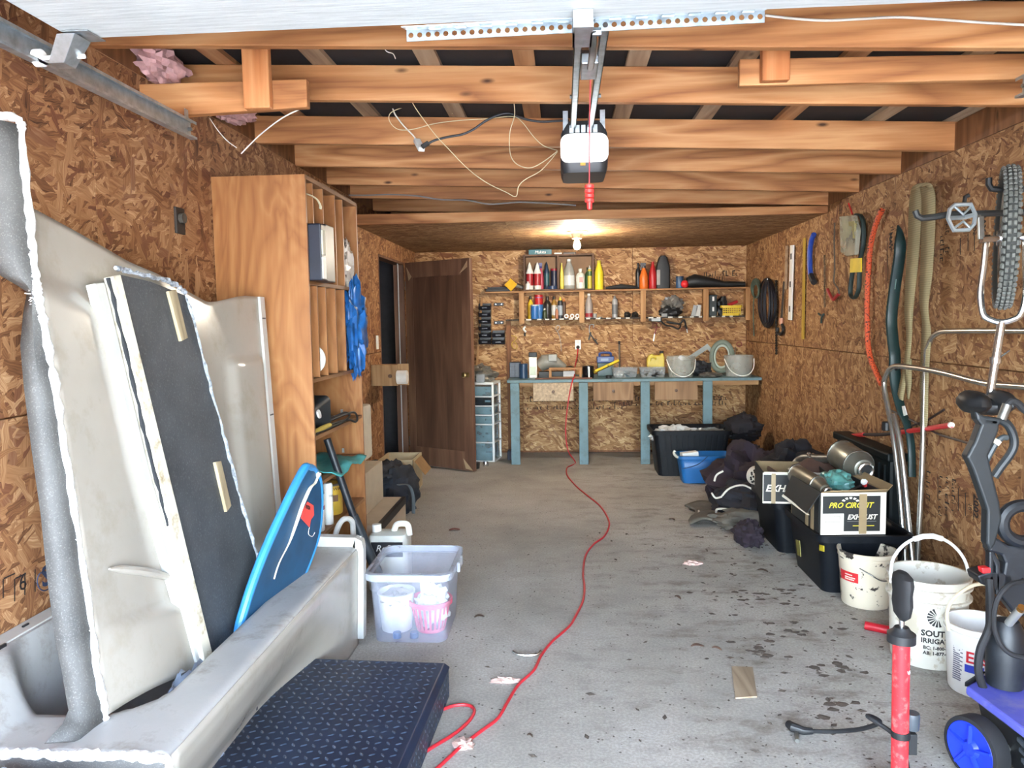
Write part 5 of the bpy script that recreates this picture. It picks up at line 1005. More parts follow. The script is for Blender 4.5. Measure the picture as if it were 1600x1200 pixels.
MB().tube(spline([(p.x-.06, 8.27, BT+.21), (p.x-.05, 8.27, BT+.245), (p.x+.05, 8.27, BT+.245), (p.x+.06, 8.27, BT+.21)], 5), .012, 8).build('handle', col((32, 62, 122)), ts, smooth=True)
MB().box(p.x-.05, p.x+.03, 8.2135, 8.216, BT+.165, BT+.19).build('label_panel', col((110, 130, 160)), ts)
lv = thing('spirit_level', 'yellow spirit level leaning up against the tool case', 'level', bz(930, 7.95)); a, b = at(929, 584, Y=7.98), at(966, 564, Y=8.12)
MB().beam(a+Vector((0, 0, .02)), b, .024, .05, (0, -1, .3)).build('bar', col((214, 186, 54)), lv, bevel=.003); m_ = (a+b)/2+Vector((0, -.014, .01)); MB().cyl(m_+Vector((-.02, 0, -.01)), m_+Vector((.02, 0, .01)), .009, n=10).build('vial', col((60, 60, 50)), lv)
p = bz(951, 7.92); o = MB().lathe([(.0, 0), (.03, 0), (.03, .03), (.012, .032), (.012, 0)], p, n=18).build('roller', BLACKP, None, smooth=True, loc=p); tag(o, 'small dark wheel under the yellow level', 'wheel')
CLB = glassy('clear_bin', (150, 156, 160), .4, .15)
def open_bin(px0, px1, Y, h_, label, stuff):
    a, b = bz(px0, Y).x, bz(px1, Y).x; cx = (a+b)/2; t = thing('clear_bin', label, 'bin', (cx, Y, BT)); w_ = b-a
    q = loft([ringZ((cx, Y+.09), w_*k, .16*k, .015, BT+.001+h_*z) for k, z in ((.88, 0), (1, 1), (1.06, 1.0))], caps=False); q.f.append(tuple(range(24))); q.build('tub', CLB, t, smooth=True, solid=.003)
    for k, (dx_, r, m2) in enumerate(stuff):
        c_ = (cx+dx_*w_, Y+.07, BT+.03); o_ = MB().blob(c_, (r, r, r*.7), .5, k+len(label), 16, 10, 3, flat=BT+.006).build('hardware', m2, t, smooth=True)
open_bin(957, 997, 7.95, .10, 'clear bin of dark and white oddments on the bench, left one', [(-.2, .05, WHITEP), (.05, .05, col((60, 80, 90))), (.28, .045, BLACKP)])
open_bin(1000, 1041, 7.93, .10, 'clear bin with two white strips in it, right of the other clear bin', [(-.25, .05, STEEL), (.1, .06, BLACKP), (.3, .04, STEEL)])
for k, x in enumerate((1013, 1030)): o = MB().beam(at(x-4, 588, Y=7.96), at(x+5, 578, Y=7.98), .008, .012).build('white_strip', WHITEP, None, loc=at(x-4, 588, Y=7.96)); tag(o, ['left white strip leaning in the clear bin', 'right white strip leaning in the clear bin'][k], 'strip')
yj = thing('oil_jug', 'yellow plastic jug with black cap standing behind the clear bins', 'jug', bz(1024, 8.25)); p = bz(1024, 8.25); YJ = col((200, 178, 60))
V = [(-.09, 0), (.09, 0), (.093, .19), (.075, .235), (.055, .235), (.05, .215), (-.015, .215), (-.04, .23), (-.07, .215), (-.09, .17)]
q = MB(); q.prism([(x, z) for x, z in V], .09, mtx((p.x, 8.30, BT+.001), (1, 0, 0), (0, 0, 1), (0, -1, 0))); q.build('body', YJ, yj, bevel=.015, seg=3)
MB().cyl((p.x+.065, 8.255, BT+.235), (p.x+.065, 8.255, BT+.26), .022, n=14).build('cap', BLACKP, yj); MB().tube(spline([(p.x-.06, 8.205, BT+.155), (p.x-.055, 8.2, BT+.19), (p.x-.01, 8.2, BT+.195), (p.x+.0, 8.205, BT+.17)], 5), .01, 8).build('handle', YJ, yj, smooth=True)
CLK = glassy('clear_bucket', (176, 178, 172), .42, .2)
def cbucket(px0, px1, Y, h_, label, sheet):
    a, b = bz(px0, Y).x, bz(px1, Y).x; cx = (a+b)/2; r = (b-a)/2; t = thing('clear_bucket', label, 'bucket', (cx, Y, BT))
    MB().lathe([(0, .002), (r*.84, .002), (r*.96, h_*.8), (r, h_*.82), (r, h_), (r*.95, h_), (r*.82, .006), (0, .006)], (cx, Y, BT+.001), n=30).build('pail', CLK, t, smooth=True)
    MB().tube(spline([(cx-r*1.0, Y-.02, BT+h_*.85), (cx-r*.75, Y-r*.8, BT+h_*.35), (cx-r*.2, Y-r*1.05, BT+h_*.1), (cx+r*.4, Y-r*.98, BT+h_*.12), (cx+r*.85, Y-r*.6, BT+h_*.4), (cx+r*1.0, Y-.02, BT+h_*.85)], 7), .005, 7).build('bail_handle', WHITEP, t, smooth=True)
    if sheet: MB().lathe([(r*.90+.004, h_*.2), (r*.93+.004, h_*.72)], (cx, Y, BT), (0, 0, 1), 16, arc=1.5).build('label_panel', col((200, 198, 186)), t)
    return t
cbucket(1041, 1086, 7.98, .215, 'clear bucket with white handle on the bench, next to the drawer knob side', True)
cbucket(1131, 1177, 7.98, .215, 'clear bucket with white handle at the right end of the bench', False)
o = thing('carpenter_square', 'pale metal square leaning on the back wall above the bench', 'square', BW(1080, 562, .05)); MB().beam(BW(1073, 563, .06), BW(1106, 541, .03), .05, .004, (0, -1, 0)).build('blade', M('pale_metal', (170, 176, 174), .4, .6), o); MB().beam(BW(1103, 539, .03), BW(1114, 551, .03), .04, .006, (0, -1, 0)).build('stock', M('pale_metal', (170, 176, 174), .4, .6), o)
rg = thing('spare_wheel', 'grey green rubber wheel ring leaning at the right of the bench', 'wheel', bz(1125, 8.2)); c = at(1128, 557, Y=8.25)
x_, y_, z_ = frame(Vector((-.35, -1, .25))); 
MB().tube([c+(x_*math.cos(a)*.105+y_*math.sin(a)*.155) for a in [2*PI*k/40 for k in range(40)]], .026, 10, closed=True).build('tyre', M('grey_green_rubber', (110, 122, 112), .6), rg, smooth=True)
MB().tube([c+(x_*math.cos(a)*.075+y_*math.sin(a)*.118) for a in [2*PI*k/40 for k in range(40)]], .012, 8, closed=True).build('rim', M('pale_rim', (168, 178, 168), .5), rg, smooth=True)
p = bz(1097, 8.1); o = MB().blob(p+Vector((0, 0, .06)), (.09, .07, .075), .5, 8, 26, 16, 3, flat=BT+.001).build('tool_bag', M('dark_bag2', (34, 36, 42), .7), None, smooth=True, loc=p); tag(o, 'dark lumpy bag between the two clear buckets', 'bag')
p = bz(1110, 7.9); o = MB().blob(p+Vector((0, 0, .02)), (.10, .06, .028), .6, 12, 24, 14, 4, flat=BT+.001).build('metal_scraps', STEEL, None, smooth=True, loc=p); tag(o, 'heap of small metal scraps on the bench front', 'scraps', kind='stuff')
gg = thing('safety_glasses', 'dark framed glasses hanging on a nail above the right bucket', 'glasses', BW(1152, 540, .01)); MB().tube(spline([BW(1155+4*math.cos(a), 538+3.5*math.sin(a), .012) for a in [k*PI/4 for k in range(8)]], 3, True), .004, 6, closed=True).build('lens_frame', RDK, gg); MB().cyl(BW(1149, 542, .012), BW(1149, 558, .012), .005, n=8).build('shaft', CHROME, gg)
o = thing('screwdriver', 'thin upright rod standing at the wall right of the tool case', 'rod', bz(968, 8.48)); MB().cyl((bz(968, 8.48).x, 8.48, BT), at(967.5, 537, Y=8.49), .009, n=8).build('rod', STEEL, o); MB().cyl(at(967.5, 538, Y=8.49), at(967.5, 533, Y=8.49), .012, n=8).build('grip', BLACKP, o)
# ================================================================ right wall: hung tools and straps
stamps(wr, [(RW(1392, 355, .001), (0, 0, -1), (0, -1, 0), 8), (RW(1470, 350, .001), (0, 0, -1), (0, -1, 0), 9), (RW(1478, 350, .001), (0, 0, -1), (0, -1, 0), 9), (RW(1448, 735, .001), (0, 0, -1), (0, -1, 0), 10), (RW(1468, 743, .001), (0, 0, -1), (0, -1, 0), 12), (RW(1478, 745, .001), (0, 0, -1), (0, -1, 0), 12), (RW(1488, 748, .001), (0, 0, -1), (0, -1, 0), 9)], None, INK, .022, 8)
q = MB()
for x, y0, y1 in ((1500, 372, 398), (1512, 365, 392), (1522, 360, 392), (1386, 372, 440), (1465, 744, 782), (1497, 762, 798), (1508, 770, 806), (1521, 772, 812)):
    a, b = RW(x, y1, .001), RW(x, y0, .001); q.slab([a, a+Vector((0, -.006, 0)), b+Vector((0, -.006, 0)), b], (-.0006, 0, 0))
q.build('stamp_line', INK, wr, kind='stuff')
DN, RT = (0, 0, -1), (0, -1, 0)
text('stamp_lettering', 'MAY', .055, RW(1534, 329, .001), DN, RT, INK, wr, stretch=.9, bold=.002)
text('stamp_lettering', '2002', .045, RW(1521, 342, .001), DN, RT, INK, wr, stretch=.9)
text('stamp_lettering', 'MAY', .055, RW(1390, 364, .001), DN, RT, INK, wr, stretch=.9, bold=.002)
text('stamp_lettering', '2002', .062, RW(1522, 771, .001), DN, RT, INK, wr, stretch=.95, bold=.0015)
text('stamp_lettering', '18', .045, RW(1513, 785, .001), DN, RT, INK, wr, stretch=.8)
def rwp(pts, off): return [RW(x, y, off) for x, y in pts]
def ring(cx, cy, rx, ry, off, n=24, ph=0): return [RW(cx+rx*math.cos(2*PI*k/n+ph), cy+ry*math.sin(2*PI*k/n+ph), off) for k in range(n)]
ro = thing('rope_coil', 'grey green rope coil hung at the back end of the right wall', 'rope', RW(1181, 450, .02)); GRR = M('grey_green_rope', (78, 92, 80), .9, bump=.5)
for k in range(4): MB().tube(ring(1181, 450+k*1.5, 7-k*.8, 14-k, .02+.012*k), .009, 7, closed=True).build('loop', GRR, ro, smooth=True)
MB().tube(spline(rwp([(1178, 460), (1177, 490), (1178, 525)], .02), 5), .006, 6).build('tail', GRR, ro)
ro = thing('cable_coil', 'large black cable coil hung beside the rope on the right wall', 'cable', RW(1199, 475, .03))
for k in range(7): MB().tube(ring(1199.5+random.uniform(-1, 1), 473+random.uniform(-1, 2), 13.5-k*1.7, 38-k*1.0, .02+.011*k, 32), .009, 7, closed=True).build('loop', M('navy_cable', (24, 26, 36), .6), ro, smooth=True)
tag(MB().cyl(RW(1199, 436, .001), RW(1199, 436, .10), .006, n=8).build('wall_nail', STEEL, None, loc=RW(1199, 436)), 'steel peg holding the black cable coil', 'peg')
o = MB(); pts = rwp([(1213, 440+k*4) for k in range(30)], .02)
for k in range(0, 29): o.blob(pts[k], (.012, .014, .014), .1, k, 8, 6)
o = o.build('chain', M('dark_chain', (38, 34, 30), .5, .5), None, loc=pts[0]); tag(o, 'dark thin chain hanging beside the black cable coil', 'chain', kind='stuff')
hm = thing('pruning_saw', 'dark bar with copper collar and hooked black end on the right wall', 'tool', RW(1222, 490, .02)); MB().beam(RW(1225, 440, .02), RW(1221, 498, .02), .03, .012, (-1, 0, 0)).build('bar', M('dark_bar', (60, 52, 44), .6), hm); MB().cyl(RW(1221, 497, .02), RW(1221, 507, .02), .02, n=12).build('collar', M('copper_collar', (184, 128, 100), .4), hm)
MB().tube(spline(rwp([(1222, 507), (1224, 516), (1220, 522), (1215, 520), (1215, 512)], .02), 5), .014, 8).build('hook', BLACKP, hm, smooth=True)
fx = thing('shelf_standard', 'white slotted metal strip hung upright on the right wall', 'strip', RW(1235, 440, .02))
a, b = RW(1234.5, 500, .02), RW(1238, 383, .02); MB().beam(a, b, .085, .014, (-1, 0, 0)).build('strip', WHITEP, fx, bevel=.002)
for t_ in (.15, .48, .85): c = a+(b-a)*t_; MB().box(c.x-.010, c.x-.006, c.y-.014, c.y+.014, c.z-.025, c.z+.025).build('slot', BLACKP, fx)
o = MB().beam(RW(1227.5, 452, .012), RW(1229.5, 384, .012), .06, .01, (-1, 0, 0)).build('wood_lath', GREYW_Y, None, loc=RW(1228, 452, .012)); tag(o, 'grey wood lath behind the white slotted strip', 'lath')
o = MB().beam(RW(1254.5, 530, .012), RW(1257, 372, .012), .06, .006, (-1, 0, 0)).build('yardstick', wood('yellow_ruler', (150, 122, 38), (176, 146, 52), (196, 166, 72), 'zxy', knots=False), None, loc=RW(1255, 530, .012)); tag(o, 'yellow wooden yardstick hung on the right wall', 'ruler')
bt = thing('bow_saw', 'curved blue handled tool with black end on the right wall', 'tool', RW(1268, 405, .03)); MB().tube(spline(rwp([(1272, 366), (1268, 376), (1265.5, 392), (1265.5, 415), (1267, 432)], .03), 6), .020, 9).build('handle', M('blue_handle', (34, 70, 160), .4), bt, smooth=True); MB().tube(spline(rwp([(1267, 430), (1270, 438), (1272, 441)], .03), 4), .024, 8).build('end_grip', BLACKP, bt, smooth=True)
o = MB(); 
for k, p in enumerate(rwp([(1288.5-.3*math.sin(k), 400+k*3.4) for k in range(24)], .015)): o.blob(p, (.008, .008, .009), .1, k, 7, 5)
o = o.build('bead_chain', M('rusty_chain', (120, 104, 84), .6, .5), None, loc=RW(1288, 440, .015)); tag(o, 'thin rusty chain hung left of the red hook', 'chain', kind='stuff')
hk = thing('tow_hook', 'wire cord with a red vee shaped hook on the right wall', 'hook', RW(1302, 460, .02)); MB().tube(spline(rwp([(1304, 348), (1303.5, 380), (1304, 420), (1303, 440), (1310, 452), (1310, 462), (1303, 466)], .02), 6), .006, 6).build('cord', M('grey_cord', (96, 86, 74), .8), hk)
MB().tube(spline(rwp([(1293, 452), (1297, 461), (1302, 468), (1306, 464), (1310, 460)], .025), 4), .012, 8).build('vee', M('old_red', (160, 44, 42), .5), hk, smooth=True)
o = MB().tube(spline(rwp([(1279, 490), (1283, 493), (1287, 491), (1284, 496), (1283, 505)], .012), 4), .008, 7).build('wing_nut_hook', M('dark_green_metal', (44, 58, 54), .5), None, smooth=True, loc=RW(1283, 497, .012)); tag(o, 'small dark wall hook low on the right wall', 'hook')
# packet of yellow pads with a dark belt loop
pk2 = thing('belt_packet', 'clear packet of yellow pads with a looped dark belt on the right wall', 'packet', RW(1335, 400, .03))
MB().slab(rwp([(1318, 338), (1340, 336), (1346, 360), (1342, 398), (1330, 401), (1320, 394)], .05), (-.03, 0, 0)).build('packet', glassy('packet_film', (190, 190, 170), .5, .15), pk2, bevel=.006)
MB().slab(rwp([(1321, 347), (1339, 345), (1338, 372), (1322, 375)], .055), (-.015, 0, 0)).build('yellow_pads', M('yellow_green', (166, 156, 60), .7), pk2)
MB().slab(rwp([(1324, 373), (1334, 360), (1336, 385), (1326, 390)], .06), (-.012, 0, 0)).build('dark_insert', M('dark_green_ins', (42, 56, 56), .6), pk2)
MB().tube(spline(rwp([(1338, 335), (1345, 337), (1349, 350), (1349, 380), (1345, 402), (1343, 425), (1342, 450), (1338, 462), (1334, 466), (1329, 460), (1330, 440), (1333, 420)], .04), 6), .016, 8, flat=.5).build('belt', M('dark_belt', (36, 52, 50), .5), pk2, smooth=True)
MB().slab(rwp([(1331, 404), (1347, 403), (1347, 425), (1330, 426)], .065), (-.01, 0, 0)).build('yellow_label', M('label_yellow', (222, 190, 36), .5), pk2)
MB().tube(rwp([(1326, 318), (1332, 335)], .03), .006, 6).build('red_tie', RED, pk2)
# orange hose, dark green tube, beige tow strap
def hose_mat():
    t = NT('orange_braid'); v = t.coord(); n1 = t.noise(v, 90, 2); t.l(t.mix(t.ramp(n1, [(.55, (0, 0, 0, 1)), (.62, (1, 1, 1, 1))]), lin((206, 84, 46)), lin((70, 36, 30))), t.b.inputs['Base Color']); t.b.inputs['Roughness'].default_value = .6; return t.m
o = MB().tube(spline(rwp([(1378, 328), (1368, 352), (1360, 385), (1357, 420), (1355, 460), (1355, 500), (1356, 535), (1360, 560), (1368, 580), (1377, 600)], .03), 6), .017, 10).build('orange_hose', hose_mat(), None, smooth=True, loc=RW(1356, 460, .03)); tag(o, 'speckled orange hose hanging in a long curve on the right wall', 'hose')
gt = thing('dark_green_hose', 'dark green flat hose hanging left of the beige strap', 'hose', RW(1402, 480, .03)); GS = M('dark_green_rubber', (22, 46, 46), .45, var=.2)
P = spline(rwp([(1403, 352), (1406, 366), (1406, 395), (1401, 430), (1396, 465), (1393, 500), (1395, 530), (1398, 555), (1398, 580), (1401, 610), (1408, 640), (1418, 665), (1424, 700), (1425, 745)], .045), 5); n_ = len(P)
MB().tube(P, [.004+.030*min(1, i/8)*(1 if i < .62*n_ else max(.6, 1-(i-.62*n_)/(.62*n_))) for i in range(n_)], 10, flat=.5).build('sleeve', GS, gt, smooth=True)
MB().slab(rwp([(1399, 436), (1401, 436), (1399, 452), (1397, 452)], .052), (-.002, 0, 0)).build('print', M('pale_green_print', (120, 150, 146), .6), gt)
MB().tube(spline(rwp([(1393, 574), (1398, 577), (1403, 574)], .045), 4), .01, 8).build('tie', BLACKP, gt)
MB().slab(rwp([(1410, 635), (1414, 634), (1418, 648), (1413, 650)], .05), (-.004, 0, 0)).build('white_tab', WHITEP, gt)
def web_mat():
    t = NT('beige_webbing'); v = t.coord(); 
    wv = t.n('TexWave'); t.l(v, wv.inputs['Vector']); wv.bands_direction = 'Z'; wv.inputs['Scale'].default_value = 26
    t.l(t.mix(t.noise(v, 9, 4), t.mix(wv.outputs['Fac'], lin((146, 132, 96)), lin((176, 162, 122))), lin((120, 108, 80))), t.b.inputs['Base Color']); t.b.inputs['Roughness'].default_value = .9; return t.m
WEB = web_mat(); ts_ = thing('tow_strap', 'wide beige webbing strap doubled over a hook on the right wall', 'strap', RW(1440, 400, .05))
def ribbon(lft, rgt, off, th=.006):
    A, B_ = spline([RW(x, y, off+o_) for x, y, o_ in lft], 5), spline([RW(x, y, off+o_) for x, y, o_ in rgt], 5)
    q = MB(); n = min(len(A), len(B_)); q.add([p for i in range(n) for p in (A[i], B_[i])], [(2*i, 2*i+1, 2*i+3, 2*i+2) for i in range(n-1)]); return q, th
q, th = ribbon([(1424, 298, .02), (1421, 320, .03), (1419, 380, .03), (1415, 440, .03), (1414, 490, .03), (1417, 530, .03), (1412, 570, .03), (1404, 610, .03), (1402, 622, .025)], [(1440, 293, .02), (1440, 320, .03), (1437, 380, .03), (1431, 440, .03), (1426, 490, .03), (1424, 530, .03), (1420, 570, .03), (1413, 612, .03), (1411, 626, .025)], .02); q.build('band', WEB, ts_, smooth=True, solid=.006)
q, th = ribbon([(1438, 292, .04), (1441, 320, .045), (1440, 380, .045), (1438, 440, .045), (1437, 472, .045), (1441, 500, .045), (1440, 540, .045), (1438, 600, .045), (1438, 655, .045), (1439, 668, .04)], [(1457, 291, .04), (1461, 310, .045), (1460, 370, .045), (1456, 430, .045), (1450, 480, .045), (1454, 520, .045), (1452, 560, .045), (1450, 600, .045), (1449, 655, .045), (1447, 668, .04)], .02); q.build('band', WEB, ts_, smooth=True, solid=.006)
q, th = ribbon([(1412, 572, .03), (1416, 600, .035), (1418, 620, .02)], [(1424, 560, .02), (1424, 600, .025), (1420, 624, .02)], .02); q.build('band_end', WEB, ts_, smooth=True, solid=.006)
q, th = ribbon([(1424, 298, .02), (1428, 290, .03), (1440, 286, .05), (1452, 286, .05), (1457, 291, .04)], [(1440, 296, .03), (1441, 293, .03), (1444, 291, .05), (1448, 291, .05), (1452, 296, .04)], .02); q.build('fold', WEB, ts_, smooth=True, solid=.006)
# crossed red rods low on the right wall
rd = thing('red_pry_bar', 'red rod with black joint fixed level on the right wall', 'rod', RW(1400, 676, .04))
MB().tube(rwp([(1309, 683), (1350, 679)], .05), .014, 8).build('red_end', RED, rd, smooth=True); MB().tube(rwp([(1350, 679), (1380, 679), (1403, 676)], .05), .010, 8).build('middle', M('dark_joint', (40, 34, 36), .6), rd); MB().tube(rwp([(1402, 676), (1440, 671), (1487, 664)], .05), .014, 8).build('red_end', RED, rd, smooth=True)
for x, y in ((1405, 675), (1486, 664)): MB().cyl(RW(x, y, .05)-Vector((0, .008, 0)), RW(x, y, .05)+Vector((0, .008, 0)), .015, n=8).build('white_ring', WHITEP, rd)
for k, (p_, l) in enumerate(((((1390, 640), (1420, 655), (1470, 680), (1519, 694)), 'thin dark rod slanting down across the right wall'), (((1380, 680), (1420, 667), (1450, 656), (1475, 640)), 'thin dark rod slanting up across the right wall'))):
    o = MB().tube(rwp(p_, .03), .006, 6).build('thin_rod', M('dark_rod', (50, 36, 34), .5), None, loc=RW(*p_[0], .03)); tag(o, l, 'rod')
# --- wall hooks
for k, (pp_, l) in enumerate((([(1430, 329), (1433, 337), (1440, 341), (1460, 339), (1482, 335)], 'black utility hook carrying the grey pedal'), ([(1545, 278), (1545, 288), (1549, 295), (1560, 296), (1580, 296)], 'black utility hook behind the knobbly tyre'))):
    Yh = (3.0, 3.1)[k]; P = [at(x, y, Y=Yh) for x, y in pp_]; P.append(Vector((XR, P[-1].y, P[-1].z-.0)))
    o = MB().tube(P, .012, 8).build('utility_hook', M('hook_rubber', (34, 36, 36), .6), None, smooth=True, loc=P[-1]); tag(o, l, 'hook')
# --- unicycle hung upside down
UY = 3.0; uc = thing('unicycle', 'unicycle with knobbly tyre and chrome fork hung upside down', 'unicycle', at(1568, 372, Y=UY))
C0 = at(1572, 372, Y=UY); top_, bot_ = at(1578, 262, Y=UY), at(1566, 484, Y=UY); RW_ = (top_-bot_).length/2
up_ = (top_-bot_).normalized(); ang = math.radians(25.0); fw = Vector((math.sin(ang), math.cos(ang), 0)); ax = fw.cross(up_).normalized(); fw = up_.cross(ax).normalized()
def wheel_pt(a, r, o_=0): return C0+fw*(r*math.cos(a))+up_*(r*math.sin(a))+ax*o_
tr = .026; MB().tube([wheel_pt(2*PI*k/56, RW_-tr) for k in range(56)], tr, 12, closed=True).build('tyre', M('tyre_rubber', (44, 46, 44), .8), uc, smooth=True)
MB().tube([wheel_pt(2*PI*k/48, RW_-tr*2.4) for k in range(48)], .014, 8, closed=True).build('rim', CHROME, uc, smooth=True)
q = MB()
for k in range(60):
    a = 2*PI*k/60
    for j, o_ in enumerate((-.021, -.007, .007, .021)):
        aa = a+(PI/60 if j in (0, 3) else 0); rr = RW_-(.006 if j in (0, 3) else .001); c_ = wheel_pt(aa, rr, o_); d = (c_-wheel_pt(aa, RW_-tr)).normalized(); tg_ = -fw*math.sin(aa)+up_*math.cos(aa); s_ = d.cross(tg_).normalized()
        q.hexa([c_+tg_*a1*.009+s_*b1*.0058-d*.002 for a1, b1 in ((-1, -1), (1, -1), (1, 1), (-1, 1))], [c_+tg_*a1*.007+s_*b1*.0045+d*.006 for a1, b1 in ((-1, -1), (1, -1), (1, 1), (-1, 1))])
q.build('tread_knobs', M('tyre_knob', (92, 94, 90), .75), uc, kind='stuff')
for k in range(28): a = 2*PI*k/28; MB().tube([wheel_pt(a+.12*(1 if k % 2 else -1), .02, .02*(1 if k % 4 < 2 else -1)), wheel_pt(a, RW_-tr*2.6)], .0012, 4).build('spoke', STEEL, uc)
MB().cyl(C0-ax*.075, C0+ax*.075, .012, n=14).build('axle', CHROME, uc, smooth=True)
MB().cyl(C0-ax*.03, C0+ax*.03, .03, n=18).build('hub', CHROME, uc, smooth=True)
cr = at(1558, 507, Y=UY)
for s in (-1, 1):
    MB().tube(spline([C0+ax*s*.062, C0+ax*s*.066-up_*.10, C0+ax*s*.072-up_*(RW_-.06), C0+ax*s*.06-up_*(RW_+.02), C0+ax*s*.028-up_*(RW_+.045), C0-up_*(RW_+.052)], 6), .012, 10).build('fork_leg', CHROME, uc, smooth=True)
    MB().cyl(C0+ax*s*.05, C0+ax*s*.085, .016, n=12).build('bearing_cap', CHROME, uc, smooth=True)
fc = C0-up_*(RW_+.05); sp0 = at(1546, 622, Y=UY); MB().cyl(fc, sp0, .015, n=12).build('seat_post', CHROME, uc, smooth=True)
m_ = fc+(sp0-fc)*.5; MB().cyl(m_-up_*.012, m_+up_*.012, .02, n=12).cyl(m_, m_+Vector((.05, 0, .035)), .004, n=6).build('seat_clamp', CHROME, uc, smooth=True)
MB().blob(at(1520, 628, Y=UY-.03), (.044, .09, .042), .12, 1, 20, 14, 2).build('saddle_lobe', BLACKP, uc, smooth=True); MB().blob(at(1562, 628, Y=UY-.03), (.042, .085, .042), .12, 2, 20, 14, 2).build('saddle_lobe', BLACKP, uc, smooth=True); MB().blob(at(1542, 634, Y=UY-.01), (.05, .07, .036), .1, 3, 20, 14, 2).build('saddle_centre', BLACKP, uc, smooth=True)
ce_ = C0-ax*.085 if ax.x > 0 else C0+ax*.085
pe = at(1506, 340, Y=UY-.02); cra = at(1533, 374, Y=UY-.02); crb = at(1532, 338, Y=UY-.02)
MB().beam(cra, crb, .022, .012).build('crank', STEEL, uc, bevel=.003); MB().cyl(cra, C0, .012, n=10).build('axle_end', CHROME, uc); MB().cyl(crb, pe+Vector((.04, 0, 0)), .007, n=8).build('pedal_spindle', STEEL, uc)
PEDM = M('pedal_alloy', (160, 168, 170), .35, .7); PD = []
for x, y in ((1481, 341), (1484, 327), (1492, 320), (1517, 319), (1524, 335), (1522, 350), (1514, 359), (1490, 360)): PD.append(at(x, y, Y=UY-.05))
MB().tube(PD, .008, 6, closed=True).build('pedal_cage', PEDM, uc); MB().tube([PD[0], pe, PD[4]], .009, 6).build('pedal_bar', PEDM, uc); MB().tube([at(1492, 323, Y=UY-.05), at(1505, 335, Y=UY-.05), at(1517, 323, Y=UY-.05)], .005, 6).build('pedal_web', PEDM, uc); MB().tube([at(1490, 357, Y=UY-.05), at(1505, 346, Y=UY-.05), at(1516, 356, Y=UY-.05)], .005, 6).build('pedal_web', PEDM, uc)
MB().tube([at(x, y, Y=UY) for x, y in ((1506, 320), (1508, 308), (1514, 305))], .008, 6).build('toe_clip', BLACKP, uc)
# --- folded chrome tube frames leaning on the right wall
ALU = M('polished_tube', (196, 194, 188), .25, .9, .12, 9)
u1 = thing('mower_handle', 'taller chrome tube frame leaning on the right wall behind the other', 'tube frame', (1.9, 4.2, 0))
MB().tube(spline([(1.90, 4.21, 0), (1.92, 4.22, .6), (1.93, 4.235, 1.20), (1.93, 4.20, 1.32), (1.93, 4.10, 1.38), (1.93, 3.9, 1.392), (1.93, 3.4, 1.40), (1.93, 2.95, 1.40), (1.93, 2.86, 1.33), (1.92, 2.85, .6), (1.90, 2.84, 0)], 8), .014, 12).build('tube', ALU, u1, smooth=True)
u2 = thing('mower_handle', 'shorter chrome tube frame with black collar leaning on the right wall', 'tube frame', (1.8, 4.3, 0))
MB().tube(spline([(1.85, 4.20, 0), (1.85, 4.27, .3), (1.85, 4.40, .75), (1.85, 4.55, 1.04), (1.85, 4.545, 1.12), (1.85, 4.46, 1.18), (1.85, 4.3, 1.195), (1.85, 3.9, 1.192), (1.85, 3.5, 1.17), (1.85, 3.2, 1.18), (1.85, 2.9, 1.18)], 8), .0145, 12).build('tube', ALU, u2, smooth=True)
MB().tube(spline([(1.865, 4.13, 0), (1.86, 4.21, .3), (1.855, 4.32, .72), (1.85, 4.42, .92)], 8), .0145, 12).build('inner_tube', ALU, u2, smooth=True)
c = at(1386, 666, X=1.845); MB().cyl(c-Vector((0, .0, .025)), c+Vector((0, 0, .025)), .028, n=14).build('collar', BLACKP, u2, bevel=.004)
# ================================================================ right side floor: totes, exhausts, bags, buckets, washer, pump
TB = M('tote_black', (11, 15, 21), .5, var=.25, vs=6, spec=.25, dirt=(24, 28, 33), ds=7)
def black_tote(label, cx, cy, w0, d0, w1, d1, h, mat=TB, ribs=True, latch=None, rz=0, name='storage_tote'):
    t = thing(name, label, 'tote', (cx, cy, 0)); R_ = rot((cx, cy, 0), rz)
    def rg(w_, d_, r, z): return [R_ @ Vector((a, b, z)) for a, b in rounded(w_, d_, r)]
    q = loft([rg(w0+(w1-w0)*k, d0+(d1-d0)*k, .05, .003+(h-.003)*k) for k in (0, .3, .6, .9, 1)], caps=False); q.f.append(tuple(range(24))); q.build('shell', mat, t, smooth=True, solid=.004)
    loft([rg(w1+a, d1+a, .055, z) for a, z in ((.004, h-.035), (.035, h-.035), (.04, h), (.004, h+.002))], caps=False).build('rim', mat, t, smooth=True, solid=.004)
    if ribs:
        n = int(w1/.055)
        for i in range(n):
            x = -w0/2+.04+i*(w0-.08)/(n-1); MB(R_).hexa([(x-.008, -d0/2-.008, .02), (x+.008, -d0/2-.008, .02), (x+.008, -d0/2+.01, .02), (x-.008, -d0/2+.01, .02)], [(x*w1/w0-.008, -d1/2-.007, h-.04), (x*w1/w0+.008, -d1/2-.007, h-.04), (x*w1/w0+.008, -d1/2+.01, h-.04), (x*w1/w0-.008, -d1/2+.01, h-.04)]).build('rib', mat, t)
    return t, R_
bt_, _ = black_tote('large black ribbed tote by the last bench leg', 1.19, 7.40, .60, .40, .70, .46, .43)
o = MB().blob((1.05, 7.40, .36), (.20, .15, .07), .6, 3, 30, 20, 3).build('plastic_bag', M('white_film', (196, 200, 200), .3, var=.3, vs=20), None, smooth=True, loc=(1.05, 7.4, .3)); tag(o, 'white plastic bag showing at the rim of the black tote', 'bag')
